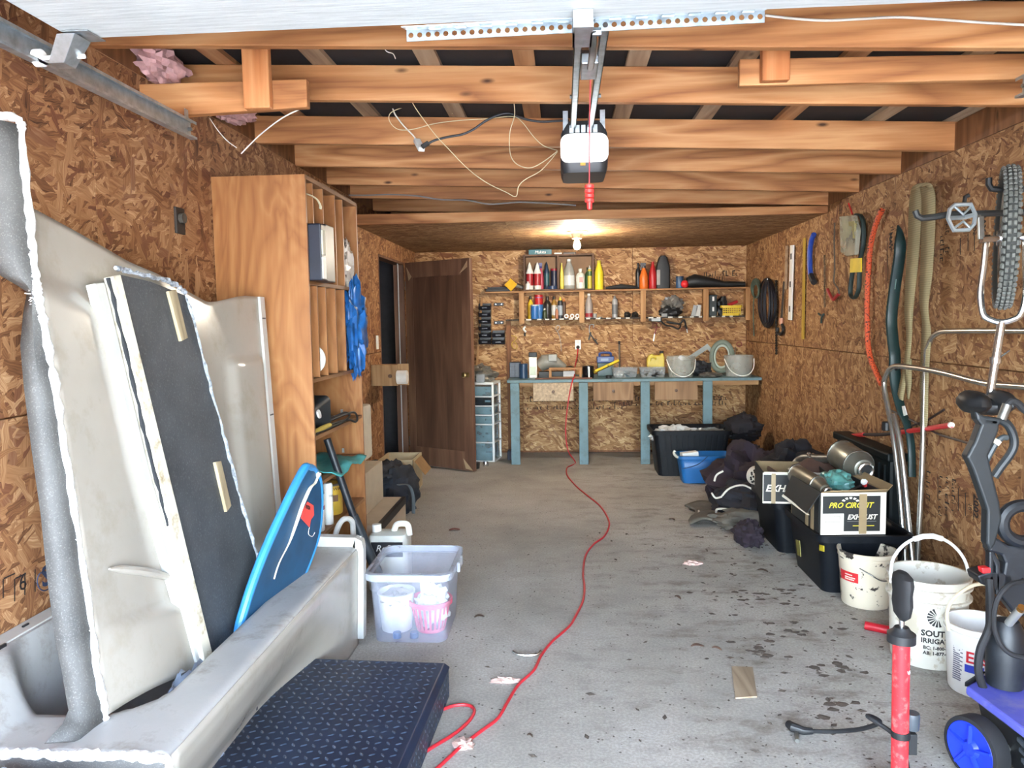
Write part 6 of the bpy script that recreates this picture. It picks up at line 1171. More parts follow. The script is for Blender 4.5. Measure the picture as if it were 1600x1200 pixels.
o = MB().blob((1.38, 7.38, .35), (.16, .15, .06), .6, 5, 30, 20, 3).build('plastic_bag', M('grey_film2', (120, 128, 130), .3, var=.3, vs=20), None, smooth=True, loc=(1.38, 7.4, .3)); tag(o, 'grey plastic bag at the right of the black tote', 'bag')
bb = thing('blue_bin', 'bright blue bucket standing before the black ribbed tote', 'bin', (1.265, 6.95, 0)); BLB = M('blue_bin_plastic', (22, 96, 158), .4, var=.08)
q = loft([ringZ((1.265, 6.98), .40+.07*k, .22+.05*k, .04, .003+.245*k) for k in (0, .5, 1)], caps=False); q.f.append(tuple(range(24))); q.build('shell', BLB, bb, smooth=True, solid=.004)
loft([ringZ((1.265, 6.98), .47+a, .27+a, .045, z) for a, z in ((.004, .225), (.022, .225), (.024, .25), (.004, .252))], caps=False).build('rim', BLB, bb, smooth=True, solid=.003)
MB().tube(spline([at(1066, 733, Y=6.84), at(1090, 726, Y=6.83), at(1106, 713, Y=6.83)], 5), .004, 6).build('handle_wire', M('dark_blue_wire', (20, 54, 90), .5), bb)
o = MB(rot(at(1077, 712, Y=6.95), .15, 0, -.08)).box(-.075, .075, -.04, .04, -.05, .035).build('white_box', WHITEP, None, bevel=.004, loc=at(1077, 712, Y=6.95)); tag(o, 'small white carton sticking out of the blue bin', 'box')
o = MB().tube(spline([at(1067, 714, Y=6.9), at(1058, 714, Y=6.88), at(1053, 708, Y=6.88), at(1055, 704, Y=6.88)], 5), .012, 8).build('white_hook', col((200, 196, 182)), None, smooth=True, loc=at(1060, 712, Y=6.9)); tag(o, 'white curved hook hanging at the rim of the blue bin', 'hook')
DARKC = M('dark_cloth', (26, 25, 32), .9, var=.3, vs=8, bump=.5, bs=30); PURP = M('purple_cloth', (38, 27, 38), .9, var=.3, vs=8, bump=.5, bs=30); OLIVE = M('grey_canvas', (92, 86, 76), .9, var=.2, bump=.5, bs=40)
st_ = thing('folded_stroller', 'dark folded stroller frame in the back right corner', 'stroller', (1.72, 7.5, 0))
MB().blob((1.72, 7.45, .42), (.16, .18, .12), .35, 4, 28, 18, 3).build('seat', DARKC, st_, smooth=True); MB().blob((1.66, 7.25, .16), (.17, .2, .14), .35, 7, 28, 18, 3, flat=.001).build('basket', DARKC, st_, smooth=True)
for a, b in (((1.56, 7.15, .0), (1.80, 7.6, .50)), ((1.85, 7.1, .0), (1.62, 7.6, .42)), ((1.60, 7.2, .12), (1.83, 7.15, .14))): MB().cyl(a, b, .011, n=8).build('frame_tube', STEEL, st_)
MB().cyl((1.56, 7.14, .05), (1.60, 7.14, .05), .05, n=18).build('wheel', RUBBER, st_)
# pile of jackets and bags
o = MB().blob((1.50, 6.15, .12), (.30, .45, .28), .5, 11, 48, 32, 2.4, flat=0).build('jacket_pile', PURP, None, smooth=True, loc=(1.56, 6.15, 0)); tag(o, 'heap of dark purple jackets against the right wall', 'jacket')
o = MB().blob((1.70, 5.75, .34), (.19, .28, .18), .45, 12, 36, 24, 2.6).build('jacket', DARKC, None, smooth=True, loc=(1.74, 5.75, .2)); tag(o, 'black jacket lying on top of the purple heap', 'jacket')
kb_ = thing('kit_bag', 'dark kit bag with white piping lying before the jackets', 'bag', (1.38, 5.75, 0))
MB().blob((1.38, 5.72, .10), (.24, .30, .17), .4, 13, 40, 26, 2.6, flat=0).build('body', DARKC, kb_, smooth=True)
WP = M('white_piping', (196, 190, 178), .7)
for pts in (((1116, 752), (1120, 742), (1130, 736)), ((1128, 775), (1140, 763), (1160, 758), (1175, 764)), ((1112, 770), (1118, 778), (1128, 776))): MB().tube(spline([at(x, y, Y=5.42) for x, y in pts], 5), .007, 6).build('piping', WP, kb_)
o = MB().grid(lambda u, v: (.93+.62*u+.05*math.sin(v*5), 5.95-.55*v+.06*math.sin(u*6), .025+.045*abs(noise.noise((u*3, v*4, 5)))+.05*u*(1-v)), 30, 20).build('canvas_sheet', OLIVE, None, smooth=True, solid=.012, loc=(1.2, 5.7, 0)); tag(o, 'flattened grey canvas cover spread on the floor by the kit bag', 'canvas')
cv = thing('canvas_bag', 'grey canvas bag with cream edging in front of the cover', 'bag', (1.28, 5.42, 0))
MB().blob((1.32, 5.42, .055), (.25, .14, .07), .4, 15, 36, 22, 3, flat=0).build('body', OLIVE, cv, smooth=True)
MB().tube(spline([FL(1092, 798, .05), FL(1095, 806, .03), FL(1118, 808, .02), FL(1120, 796, .10), FL(1140, 796, .11), FL(1165, 800, .11), FL(1185, 808, .10), FL(1205, 804, .12)], 5), .008, 6).build('edging', WP, cv, smooth=True)
o = MB().blob((1.20, 5.02, .06), (.085, .14, .08), .4, 17, 30, 20, 3, flat=0).build('wedge_pouch', PURP, None, smooth=True, loc=(1.20, 5.02, 0)); tag(o, 'small dark purple pouch beside the black totes', 'pouch')
# totes and exhaust boxes
t1, R1 = black_tote('black tote with yellow stickers under the front exhaust box', 1.57, 4.36, .38, .50, .46, .62, .33, ribs=False)
YST = M('yellow_sticker', (206, 190, 40), .5)
a = at(1284, 856, X=1.375); MB().slab([at(x, y, X=1.342) for x, y in ((1281, 851), (1288, 853), (1288, 862), (1281, 860))], (-.003, 0, 0)).build('sticker', YST, t1)
MB().slab([at(x, y, X=1.344) for x, y in ((1244, 843), (1250, 845), (1252, 870), (1247, 867))], (-.004, 0, 0)).build('sticker', M('faded_sticker', (120, 112, 50), .6), t1)
MB().slab([at(x, y, Y=4.085) for x, y in ((1318, 884), (1330, 882), (1330, 910), (1318, 908))], (0, -.004, 0)).build('sticker', M('faded_sticker', (120, 112, 50), .6), t1)
t2, R2 = black_tote('black tote behind the first one under the rear exhaust box', 1.57, 5.05, .46, .48, .54, .56, .33, ribs=False)
# black tote standing on end against the wall
st2 = thing('storage_tote', 'big dark ribbed tote standing on end against the right wall', 'tote', (1.92, 4.95, 0))
MB().box(1.88, 1.975, 4.53, 5.40, .0, .665).build('shell', M('tote_dark_green', (12, 21, 23), .5, var=.2, spec=.25), st2, bevel=.02)
for k in range(10): MB().box(1.868, 1.88, 4.58+k*.085, 4.60+k*.085, .06, .60).build('rib', M('tote_dark_green', (26, 36, 40)), st2)
MB().box(1.86, 1.98, 4.51, 5.42, .63, .68).build('rim', M('tote_dark_green', (26, 36, 40)), st2, bevel=.01)
BXK = M('box_black', (28, 30, 30), .6, var=.1); BXW = M('box_white', (224, 218, 200), .7, var=.06); BXB = M('box_kraft', (140, 118, 84), .8, var=.1); TAPE = M('brown_tape', (150, 130, 98), .35, var=.1); YELP = M('yellow_print', (206, 190, 48), .6)
def carton(label, A, w_, d_, h_, rz, front, left):
    t = thing('exhaust_box', label, 'box', A); R_ = rot(A, rz); th = .006
    MB(R_).box(0, w_, 0, th, 0, h_).build('front_wall', BXW, t); MB(R_).box(0, w_, d_-th, d_, 0, h_).build('rear_wall', BXB, t)
    MB(R_).box(0, th, th, d_-th, 0, h_).build('left_wall', BXK, t); MB(R_).box(w_-th, w_, th, d_-th, 0, h_).build('right_wall', BXK, t); MB(R_).box(th, w_-th, th, d_-th, 0, th).build('bottom', BXB, t)
    return t, R_
b1, Rb = carton('white and black cardboard exhaust box with lettering, front one', (1.335, 4.04, .336), .335, .46, .222, .04, None, None)
def fp(x0, x1, z0, z1, o_, mat, name='print_panel', par=b1, R_=None): return MB(R_ or Rb).box(x0, x1, -.0012-o_, -.0002-o_, z0, z1).build(name, mat, par)
fp(.118, .305, .018, .205, 0, BXK); fp(.008, .118, .112, .205, 0, BXK)
RX, UZ = Rb.to_3x3() @ Vector((1, 0, 0)), Vector((0, 0, 1))
def ft(s, size, x, z, mat, par=b1, R_=None, **k): return text('lettering', s, size, (R_ or Rb) @ Vector((x, -.0022, z)), (R_ or Rb).to_3x3() @ Vector((1, 0, 0)), UZ, mat, par, **k)
ft('PRO CIRCUIT', .040, .038, .143, YELP, shear=.35, bold=.0008, stretch=.93); ft('EXHAUST', .036, .135, .082, BXW, shear=.3, bold=.001, stretch=.95)
q = MB(Rb)
for k in range(5): a0, a1 = PI*(.1+.17*k), PI*(.1+.17*k+.10); q.slab([(.150+r*math.cos(a)*1.5, -.0016, .168+r*math.sin(a)) for r, a in ((.022, a0), (.032, a0), (.032, a1), (.022, a1))], (0, -.0008, 0))
q.build('logo_arc', BXW, b1)
for x, w_ in ((.165, .035), (.215, .06)): fp(x, x+w_, .045, .049, .0006, YELP, 'print_line')
fp(.135, .285, .070, .0715, .0006, M('grey_line', (120, 120, 118), .6), 'print_line')
for bnds in ((.020, .098, .068, .0695), (.020, .098, .098, .0995), (.020, .0215, .068, .0995), (.0965, .098, .068, .0995)): fp(*bnds, .0, INK, 'address_frame')
fp(.195, .235, .004, .215, .0014, TAPE, 'tape'); 
MB(Rb).hexa([(-.003, .02, .02), (-.0005, .02, .02), (-.0005, .44, .02), (-.003, .44, .02)], [(-.003, .02, .20), (-.0005, .02, .20), (-.0005, .44, .20), (-.003, .44, .20)]).build('print_panel', BXK, b1)
for y0 in (.09, .17): MB(Rb).slab([(-.0042, y0, .0), (-.0042, y0+.045, .0), (-.0042, y0+.045, .222), (-.0042, y0, .222)], (-.0008, 0, 0)).build('tape', TAPE, b1)
text('lettering', 'EX', .045, Rb @ Vector((-.0052, .34, .07)), (0, -1, .2), (0, .2, 1), BXW, b1, bold=.001)
MB(Rb).slab([(0, .0, .222), (.335, .0, .222), (.32, -.045, .245), (.03, -.05, .24)], (0, 0, .005)).build('flap', BXB, b1)
MB(Rb).slab([(0, .0, .222), (0, .45, .222), (-.05, .43, .11), (-.055, .05, .10)], (-.004, 0, .003)).build('flap', BXK, b1)
MB(Rb).slab([(-.052, .02, .10), (-.058, .04, .096), (-.058, .44, .10), (-.05, .44, .11)], (-.004, 0, .006)).build('flap_edge', BXW, b1)
MB(Rb).slab([(.335, .0, .222), (.335, .45, .222), (.38, .43, .25), (.38, .03, .25)], (0, 0, .005)).build('flap', BXB, b1)
b2, Rc = carton('black and white cardboard exhaust box with lettering, rear one', (1.215, 4.74, .336), .38, .40, .19, -.12, None, None)
fp(.004, .376, .012, .178, 0, BXK, par=b2, R_=Rc); ft('EXHAUST', .058, .015, .075, BXW, b2, Rc, shear=.3, bold=.0014)
fp(.05, .075, 0, .19, .0014, TAPE, 'tape', b2, Rc); fp(.26, .30, 0, .19, .0014, TAPE, 'tape', b2, Rc)
MB(Rc).slab([(0, 0, .19), (.38, 0, .19), (.36, -.05, .20), (.02, -.05, .20)], (0, -.002, .004)).build('flap', BXK, b2); MB(Rc).slab([(.24, -.002, .196), (.30, -.002, .196), (.30, -.05, .206), (.24, -.05, .206)], (0, -.002, .003)).build('tape', TAPE, b2)
MB(Rc).slab([(.0, -.048, .197), (.38, -.048, .197), (.38, -.056, .197), (.0, -.056, .197)], (0, 0, .008)).build('flap_edge', BXW, b2)
# mufflers, pipes, bag
def muffler(label, p0, p1, r, oval, mat):
    t = thing('muffler', label, 'muffler', (p0+p1)/2); d = (p1-p0); L = d.length; x_, y_, z_ = frame(d)
    def rg(k, s_): return [p0+d*k+(x_*math.cos(a)*r*s_*oval+y_*math.sin(a)*r*s_) for a in [2*PI*j/18 for j in range(18)]]
    loft([rg(0, .55), rg(.08, .96), rg(.1, 1), rg(.74, 1), rg(.76, .97), rg(.93, .62), rg(.94, .5)]).build('can', mat, t, smooth=True, ang=25)
    for k in (.1, .74): MB().tube(rg(k, 1.01), .004, 6, closed=True).build('band', CHROME, t, smooth=True)
    MB().tube([p0+d*1.0+(x_*math.cos(a)*r*.42*oval+y_*math.sin(a)*r*.42) for a in [2*PI*j/18 for j in range(18)]], r*.13, 8, closed=True).build('outlet_ring', CHROME, t, smooth=True)
    MB().cyl(p0+d*.93, p0+d*.985, r*.42, n=16).build('outlet', BLACKP, t)
    MB().cyl(p0-d*.12, p0+d*.02, r*.3, n=12).build('inlet', STEEL, t, smooth=True); return t
MUF = M('brushed_steel', (140, 140, 130), .38, .75, .15, 12)
muffler('large silver muffler lying on the boxes by the standing tote', at(1312, 708, Y=4.80), at(1353, 735, Y=4.42), .088, 1.0, MUF)
muffler('slim oval muffler sloping into the front exhaust box', at(1240, 738, Y=4.62), at(1294, 770, Y=4.12), .058, .85, M('warm_steel', (124, 118, 104), .4, .7, .15, 12))
ep = thing('exhaust_pipe', 'bent exhaust header pipe behind the mufflers', 'exhaust pipe', at(1250, 720, Y=5.1))
MB().tube(spline([at(1240, 752, Y=5.0), at(1240, 735, Y=5.1), at(1246, 722, Y=5.15), at(1258, 716, Y=5.1), at(1280, 717, Y=5.0), at(1304, 717, Y=4.9)], 7), .028, 12).build('pipe', STEEL, ep, smooth=True)
for x in (1263, 1270): c = at(x, 716, Y=5.06); MB().cyl(c-Vector((.006, 0, 0)), c+Vector((.006, 0, 0)), .034, n=14).build('clamp_ring', CHROME, ep)
MB().blob(at(1264, 710, Y=5.06), (.016, .016, .016), .05, 1, 12, 8).build('bolt_head', CHROME, ep, smooth=True)
o = MB().blob(at(1278, 738, Y=5.02), (.17, .10, .085), .2, 21, 28, 18, 2.4).build('heat_shield', M('rusty_brown', (92, 66, 54), .8), None, smooth=True, loc=at(1278, 748, Y=5.0)); tag(o, 'brown cushion behind the mufflers', 'cushion')
o = MB().blob(at(1307, 755, Y=4.42), (.085, .10, .07), .32, 22, 36, 24, 3.2).build('plastic_bag', M('teal_film', (92, 148, 140), .3, var=.25, vs=16), None, smooth=True, loc=at(1307, 772, Y=4.42)); tag(o, 'crumpled teal plastic bag in the front exhaust box', 'bag')
pr_ = thing('paper_roll', 'white roll with black markings lying across the rear totes', 'roll', at(1195, 745, Y=5.2)); p0, p1 = at(1178, 742, Y=5.35), at(1225, 757, Y=5.05)
MB().cyl(p0, p1, .066, n=24).build('roll', M('roll_white', (200, 194, 182), .7), pr_, smooth=True, bevel=.01)
d = (p1-p0); x_, y_, z_ = frame(d)
for k in (.22, .5): 
    q = MB()
    for j in range(9):
        a = PI*.75+j*.16; c_ = p0+d*(k+.05*math.sin(j*2))+(x_*math.cos(a)+y_*math.sin(a))*.0665; q.blob(c_, (.008, .008, .008), .3, j, 7, 5)
    q.build('marking', BLACKPRINT, pr_)
o = MB().tube(spline([at(1185, 722, Y=5.2), at(1205, 735, Y=5.1), at(1228, 752, Y=5.0), at(1242, 765, Y=4.95)], 4), .008, 6, flat=2.2).build('card_strip', M('brown_strip', (112, 84, 66), .7), None, loc=at(1205, 740, Y=5.1)); tag(o, 'brown cardboard strip lying over the white roll', 'strip')
jp = thing('jumper_handle', 'black lever with red and white clip lying in the front box', 'lever', at(1340, 758, Y=4.3)); MB().cyl(at(1322, 770, Y=4.25), at(1352, 755, Y=4.3), .008, n=8).build('lever', BLACKP, jp); MB().beam(at(1348, 758, Y=4.28), at(1364, 752, Y=4.3), .03, .02).build('red_clip', RED, jp); MB().blob(at(1350, 753, Y=4.27), (.018, .012, .016), .2, 2, 10, 8).build('white_tip', WHITEP, jp)
# --- buckets
def text_cyl(s, size, cx, cy, r, a0, z, mat, parent, bold=0.0):
    cu = bpy.data.curves.new('lettering', 'FONT'); cu.body = s; cu.size = size; cu.resolution_u = 2; cu.offset = bold
    ob = bpy.data.objects.new('lettering', cu); sc.collection.objects.link(ob); dg = bpy.context.evaluated_depsgraph_get(); me = bpy.data.meshes.new_from_object(ob.evaluated_get(dg)); bpy.data.objects.remove(ob)
    q = MB(); q.add([(cx+r*math.cos(a0+v.co.x/r), cy+r*math.sin(a0+v.co.x/r), z+v.co.y) for v in me.vertices], [tuple(p.vertices) for p in me.polygons])
    return q.build('lettering', mat, parent, solid=.0006)
def bucket(label, cx, cy, r0, r1, h_, mat, rings, bail, bailmat, brad):
    t = thing('bucket', label, 'bucket', (cx, cy, 0))
    pr = [(0, .004), (r0-.004, .002), (r0, .008)]
    for z, dr in rings: f = z/h_; rr = r0+(r1-r0)*f; pr += [(rr, z-.006), (rr+dr, z-.004), (rr+dr, z+.004), (rr, z+.006)]
    pr += [(r1, h_-.012), (r1+.006, h_-.01), (r1+.006, h_), (r1-.004, h_), (r0-.006, .012), (0, .012)]
    MB().lathe(pr, (cx, cy, .0), n=40).build('pail', mat, t, smooth=True)
    if bail: MB().tube(spline(bail, 8), brad, 8).build('bail_handle', bailmat, t, smooth=True)
    return t
def stain_mat(name, base, blot, sc_, th):
    t = NT(name); v = t.coord(); n1 = t.noise(v, sc_, 5, .65); t.l(t.mix(t.ramp(n1, [(th, (0, 0, 0, 1)), (th+.03, (1, 1, 1, 1))]), t.mix(t.noise(v, 5, 4), lin(base), lin(tuple(x*.86 for x in base))), lin(blot)), t.b.inputs['Base Color']); t.b.inputs['Roughness'].default_value = .5; return t.m
k1 = bucket('cream bucket spattered with black paint before the totes', 1.545, 3.97, .118, .138, .285, stain_mat('spattered', (222, 210, 186), (52, 46, 42), 11, .565), [(.255, .004)], [(1.545-.14, 3.95, .25), (1.50, 3.83, .20), (1.57, 3.82, .165), (1.65, 3.85, .19), (1.545+.14, 3.95, .25)], STEEL, .003)
lm = MB().lathe([(.1255+.0045, .115), (.1285+.0045, .165)], (1.545, 3.97, 0), n=10, arc=1.0, caps=False); 
q = MB(); 
for j in range(10):
    for a_, b_ in ((j, j+1),): 
        A0, A1 = PI*1.02+a_*.085, PI*1.02+b_*.085
        q.add([(1.545+r*math.cos(A), 3.97+r*math.sin(A), z) for r, A, z in ((.129, A0, .135), (.129, A1, .135), (.1325, A1, .185), (.1325, A0, .185))], [(0, 1, 2, 3)])
q.build('red_label', M('label_red', (196, 34, 40), .5), k1, solid=.001)
for zz_, n_ in ((.168, 26), (.155, 34), (.145, 30)): 
    q = MB()
    for j in range(n_//3): A0 = PI*1.12+j*.04; q.slab([(1.545+.1338*math.cos(A), 3.97+.1338*math.sin(A), z) for A, z in ((A0, zz_), (A0+.028, zz_), (A0+.028, zz_+.006), (A0, zz_+.006))], (.0004*math.cos(A0), .0004*math.sin(A0), 0))
    q.build('label_print', BXW, k1, kind='stuff')
cx2, cy2 = 1.555, 3.33
k2 = bucket('large white bucket with irrigation lettering and raised handle', cx2, cy2, .142, .158, .375, stain_mat('big_white', (226, 222, 208), (184, 174, 154), 7, .56), [(.335, .012), (.285, .012)], [(cx2-.165, cy2-.02, .335), (cx2-.15, cy2, .43), (cx2-.09, cy2+.01, .50), (cx2, cy2+.015, .53), (cx2+.09, cy2+.02, .50), (cx2+.15, cy2+.01, .43), (cx2+.165, cy2-.02, .335)], WHITEP, .007)
MB().tube([(cx2-.06, cy2+.012, .515), (cx2-.02, cy2+.015, .527), (cx2+.02, cy2+.015, .529), (cx2+.06, cy2+.016, .516)], .012, 8).build('grip', WHITEP, k2, smooth=True)
rr2 = .1535; A0 = 4.13
text_cyl('SOUTHERN', .0345, cx2, cy2, rr2-.002, A0, .150, BLACKPRINT, k2, .0012); text_cyl('IRRIGATION', .0285, cx2, cy2, rr2-.003, A0, .120, BLACKPRINT, k2, .0008)
text_cyl('BC: 1-800-662', .0195, cx2, cy2, rr2-.004, A0+.06, .093, BLACKPRINT, k2, .0006); text_cyl('AB: 1-877-662', .0195, cx2, cy2, rr2-.005, A0+.06, .070, BLACKPRINT, k2, .0006)
q = MB()
for j in range(9):
    b0 = PI*(.62+.115*j); b1_ = b0+.24
    for ra, rb in ((.010, .040),):
        ang_ = [(ra, b0+.08), (rb, b0), (rb, (b0+b1_)/2), (rb, b1_), (ra, b1_-.08)]
        q.add([(cx2+(rr2+.0015)*math.cos(A0+.40+r*math.cos(b)/rr2), cy2+(rr2+.0015)*math.sin(A0+.40+r*math.cos(b)/rr2), .232+r*math.sin(b)) for r, b in ang_], [(0, 1, 2, 3, 4)])
q.build('logo', BLACKPRINT, k2, solid=.0008)
cx3, cy3 = 1.62, 3.04
k3 = bucket('white plastic pail with red lettering behind the pressure washer', cx3, cy3, .105, .122, .275, M('pail_white', (228, 226, 220), .4, var=.05), [(.245, .006)], [(cx3-.128, cy3-.02, .245), (cx3-.13, cy3-.01, .32), (cx3-.09, cy3+.0, .38), (cx3-.01, cy3+.02, .415), (cx3+.06, cy3+.03, .40), (cx3+.12, cy3+.0, .31), (cx3+.128, cy3, .245)], M('cream_bail', (222, 212, 184), .4), .0075)
text_cyl('Easy', .062, cx3, cy3, .1195, 3.84, .145, M('red_print', (204, 34, 44), .5), k3, .0012)
q = MB()
for j in range(16): q.add([(cx3+.1165*math.cos(A), cy3+.1165*math.sin(A), z) for A, z in ((3.40, .06+j*.0085), (3.70+.05*math.sin(j*3), .06+j*.0085), (3.70+.05*math.sin(j*3), .0645+j*.0085), (3.40, .0645+j*.0085))], [(0, 1, 2, 3)])
q.build('fine_print', M('grey_ink', (110, 110, 124), .6), k3, kind='stuff', solid=.0006)
q = MB()
for j in range(8): 
    a_, b_ = 3.82+j*.07, 3.82+(j+1)*.07; q.add([(cx3+r*math.cos(A), cy3+r*math.sin(A), z) for r, A, z in ((.1155, a_, .105), (.1155, b_, .105), (.117, b_, .135), (.117, a_, .135))], [(0, 1, 2, 3)])
q.build('blue_label', M('label_blue', (40, 60, 170), .5), k3, solid=.0006)
o = MB().cyl(FL(1352, 977, .021), FL(1400, 987, .021), .02, n=14).build('red_tube', M('crimson_tube', (178, 26, 40), .4), None, smooth=True, loc=FL(1375, 980)); tag(o, 'red tube lying on the floor beside the large white bucket', 'tube')
# --- pressure washer
pw = thing('pressure_washer', 'black and blue pressure washer with spray gun at the right edge', 'pressure washer', (1.55, 2.4, 0))
WB = M('washer_blue', (84, 88, 176), .5, var=.1, dirt=(120, 118, 164), ds=5); WBK = M('washer_black', (20, 24, 29), .5, var=.2, dirt=(38, 41, 45), ds=9)
pL = lambda x, y, z: at(x, y, Z=z)
d0 = [pL(1509, 1072, .235), pL(1537, 1054, .235), Vector((1.75, 2.72, .235)), Vector((1.78, 2.0, .235)), Vector((1.40, 2.0, .235))]
MB().slab(d0, (0, 0, -.03)).build('deck', WB, pw, bevel=.008)
MB().hexa([(1.42, 2.0, .03), (1.74, 2.0, .03), (1.74, 2.6, .03), (1.42, 2.6, .03)], [(1.375, 2.0, .203), (1.76, 2.0, .203), (1.74, 2.66, .203), (1.375, 2.6, .203)]).build('lower_body', WBK, pw, bevel=.01)
for k in range(6): MB().beam((1.372, 2.34-.012*k, .185-.026*k), (1.368, 2.10, .165-.026*k), .010, .012).build('louver', M('louver_grey', (64, 70, 76), .4), pw)
MB().slab([pL(1506, 1066, .25), pL(1533, 1049, .26), pL(1533, 1049, .205), pL(1506, 1073, .205)], (.02, 0, 0)).build('corner_guard', WBK, pw, bevel=.006)
wc_ = Vector((1.302, 2.44, .098)); WN = Vector((-1, -.38, 0)).normalized(); WS = Vector((.38, -1, 0)).normalized()
MB().lathe([(.08, -.03), (.098, -.03), (.1, -.02), (.1, .02), (.098, .028), (.086, .03)], wc_, WN, 36, caps=False).build('tyre', RUBBER, pw, smooth=True)
MB().lathe([(.089, .022), (.084, .030), (.03, .020), (.022, .032), (0, .034)], wc_, WN, 36, caps=False).build('wheel_disc', M('wheel_blue', (28, 52, 190), .4, var=.1), pw, smooth=True)
for k in range(5): a = 2*PI*k/5+.3; MB().beam(wc_+WN*.03+WS*(.02*math.cos(a))+Vector((0, 0, .02*math.sin(a))), wc_+WN*.03+WS*(.08*math.cos(a))+Vector((0, 0, .08*math.sin(a))), .012, .008).build('wheel_rib', M('wheel_blue', (28, 52, 190)), pw)
MB().cyl(wc_, wc_+Vector((.1, 0, 0)), .012, n=10).build('axle', STEEL, pw)
YP = 2.66
def yp(pts, Y=YP): return [at(x, y, Y=Y) for x, y in pts]
MB().tube([at(1597+31*math.cos(2*PI*k/28), 818+28*math.sin(2*PI*k/28), Y=YP) for k in range(28)], .022, 10, closed=True).build('handle_loop', WBK, pw, smooth=True)
MB().slab(yp([(1545, 862), (1550, 838), (1560, 842), (1575, 852), (1600, 856), (1640, 850), (1640, 960), (1590, 965), (1562, 930), (1571, 880), (1566, 868)]), (0, .05, 0)).build('handle_panel', WBK, pw, bevel=.008)
MB().slab(yp([(1546, 862), (1554, 862), (1564, 880), (1563, 930), (1556, 930), (1556, 885)]), (0, .04, 0)).build('gun_cradle', WBK, pw, bevel=.005)
MB().slab(yp([(1546, 862), (1553, 862), (1556, 1000), (1546, 1040), (1539, 1030), (1546, 985)]), (0, .03, 0)).build('upright', WBK, pw, bevel=.005)
MB().slab(yp([(1528, 900), (1548, 893), (1600, 900), (1640, 905), (1640, 930), (1560, 925), (1532, 912)]), (0, .08, 0)).build('shoulder', WBK, pw, bevel=.006)
MB().slab(yp([(1534, 888), (1548, 887), (1549, 895), (1536, 897)]), (0, .03, 0)).build('red_latch', M('latch_red', (220, 40, 44), .4), pw, bevel=.003)
c = at(1572, 1010, Y=2.58); MB().lathe([(.055, -.13), (.058, -.08), (.058, .0), (.05, .06), (.035, .09), (0, .1)], c, (0, 0, 1), 24).build('pump_motor', WBK, pw, smooth=True)
MB().lathe([(.018, 0), (.022, .02), (.018, .03)], at(1577, 1066, Y=2.58), (0, 0, 1), 14).build('blue_foot', WB, pw, smooth=True)
MB().cyl(at(1576, 974, Y=2.5), at(1594, 953, Y=2.45), .013, n=12).build('nozzle', M('nozzle_grey', (150, 150, 146), .4, .5), pw, smooth=True); MB().cyl(at(1594, 953, Y=2.45), at(1597, 949, Y=2.44), .012, n=12).build('brass_tip', M('brass', (176, 130, 70), .35, .9), pw)
MB().tube(spline([at(1546, 905, Y=2.6), at(1548, 945, Y=2.58), at(1546, 980, Y=2.57), at(1532, 1015, Y=2.56), at(1529, 1050, Y=2.56), at(1539, 1082, Y=2.58)], 8), .013, 10).build('supply_hose', RUBBER, pw, smooth=True)
MB().tube(spline([at(1600, 908, Y=2.55), at(1575, 915, Y=2.53), at(1557, 940, Y=2.52), at(1553, 975, Y=2.52), at(1562, 1005, Y=2.52), at(1580, 1022, Y=2.52), at(1605, 1028, Y=2.52)], 8), .008, 8).build('power_lead', RUBBER, pw, smooth=True)
gn = thing('spray_gun', 'black pressure washer spray gun standing in the washer handle', 'spray gun', at(1552, 800, Y=YP-.02)); GNM = M('gun_black', (26, 31, 34), .5, var=.15); YG = YP-.03
MB().slab(yp([(1538, 652), (1562, 655), (1562, 672), (1545, 712), (1550, 735), (1563, 786), (1566, 812), (1556, 850), (1548, 862), (1542, 850), (1543, 798), (1521, 734), (1511, 714), (1524, 690)], YG), (0, .045, 0)).build('body', GNM, gn, bevel=.008, seg=3)
MB().tube(spline(yp([(1560, 655), (1574, 663), (1583, 680), (1584, 697), (1577, 712), (1564, 729), (1553, 745)], YG+.022), 6), .014, 10).build('trigger_guard', GNM, gn, smooth=True)
MB().tube(spline(yp([(1540, 722), (1549, 705), (1557, 692), (1566, 684), (1574, 684)], YG+.022), 5), .010, 8).build('trigger', M('trigger_grey', (52, 58, 60), .5), gn, smooth=True); MB().cyl(at(1555, 694, Y=YG+.015), at(1560, 688, Y=YG+.015), .012, n=8).build('trigger_cap', M('pale_cap', (190, 180, 160), .5), gn)
MB().slab(yp([(1524, 642), (1540, 650), (1570, 655), (1560, 668), (1536, 668), (1527, 656)], YG), (0, .045, 0)).build('gun_head', GNM, gn, bevel=.008)
MB().cyl(at(1565, 655, Y=YG+.02), at(1574, 632, Y=YG+.02), .015, n=12).build('coupling', STEEL, gn, smooth=True)
MB().tube(spline(yp([(1572, 634), (1580, 627), (1590, 630), (1600, 640), (1625, 655)], YG+.02), 6), .012, 10).build('hose', RUBBER, gn, smooth=True)
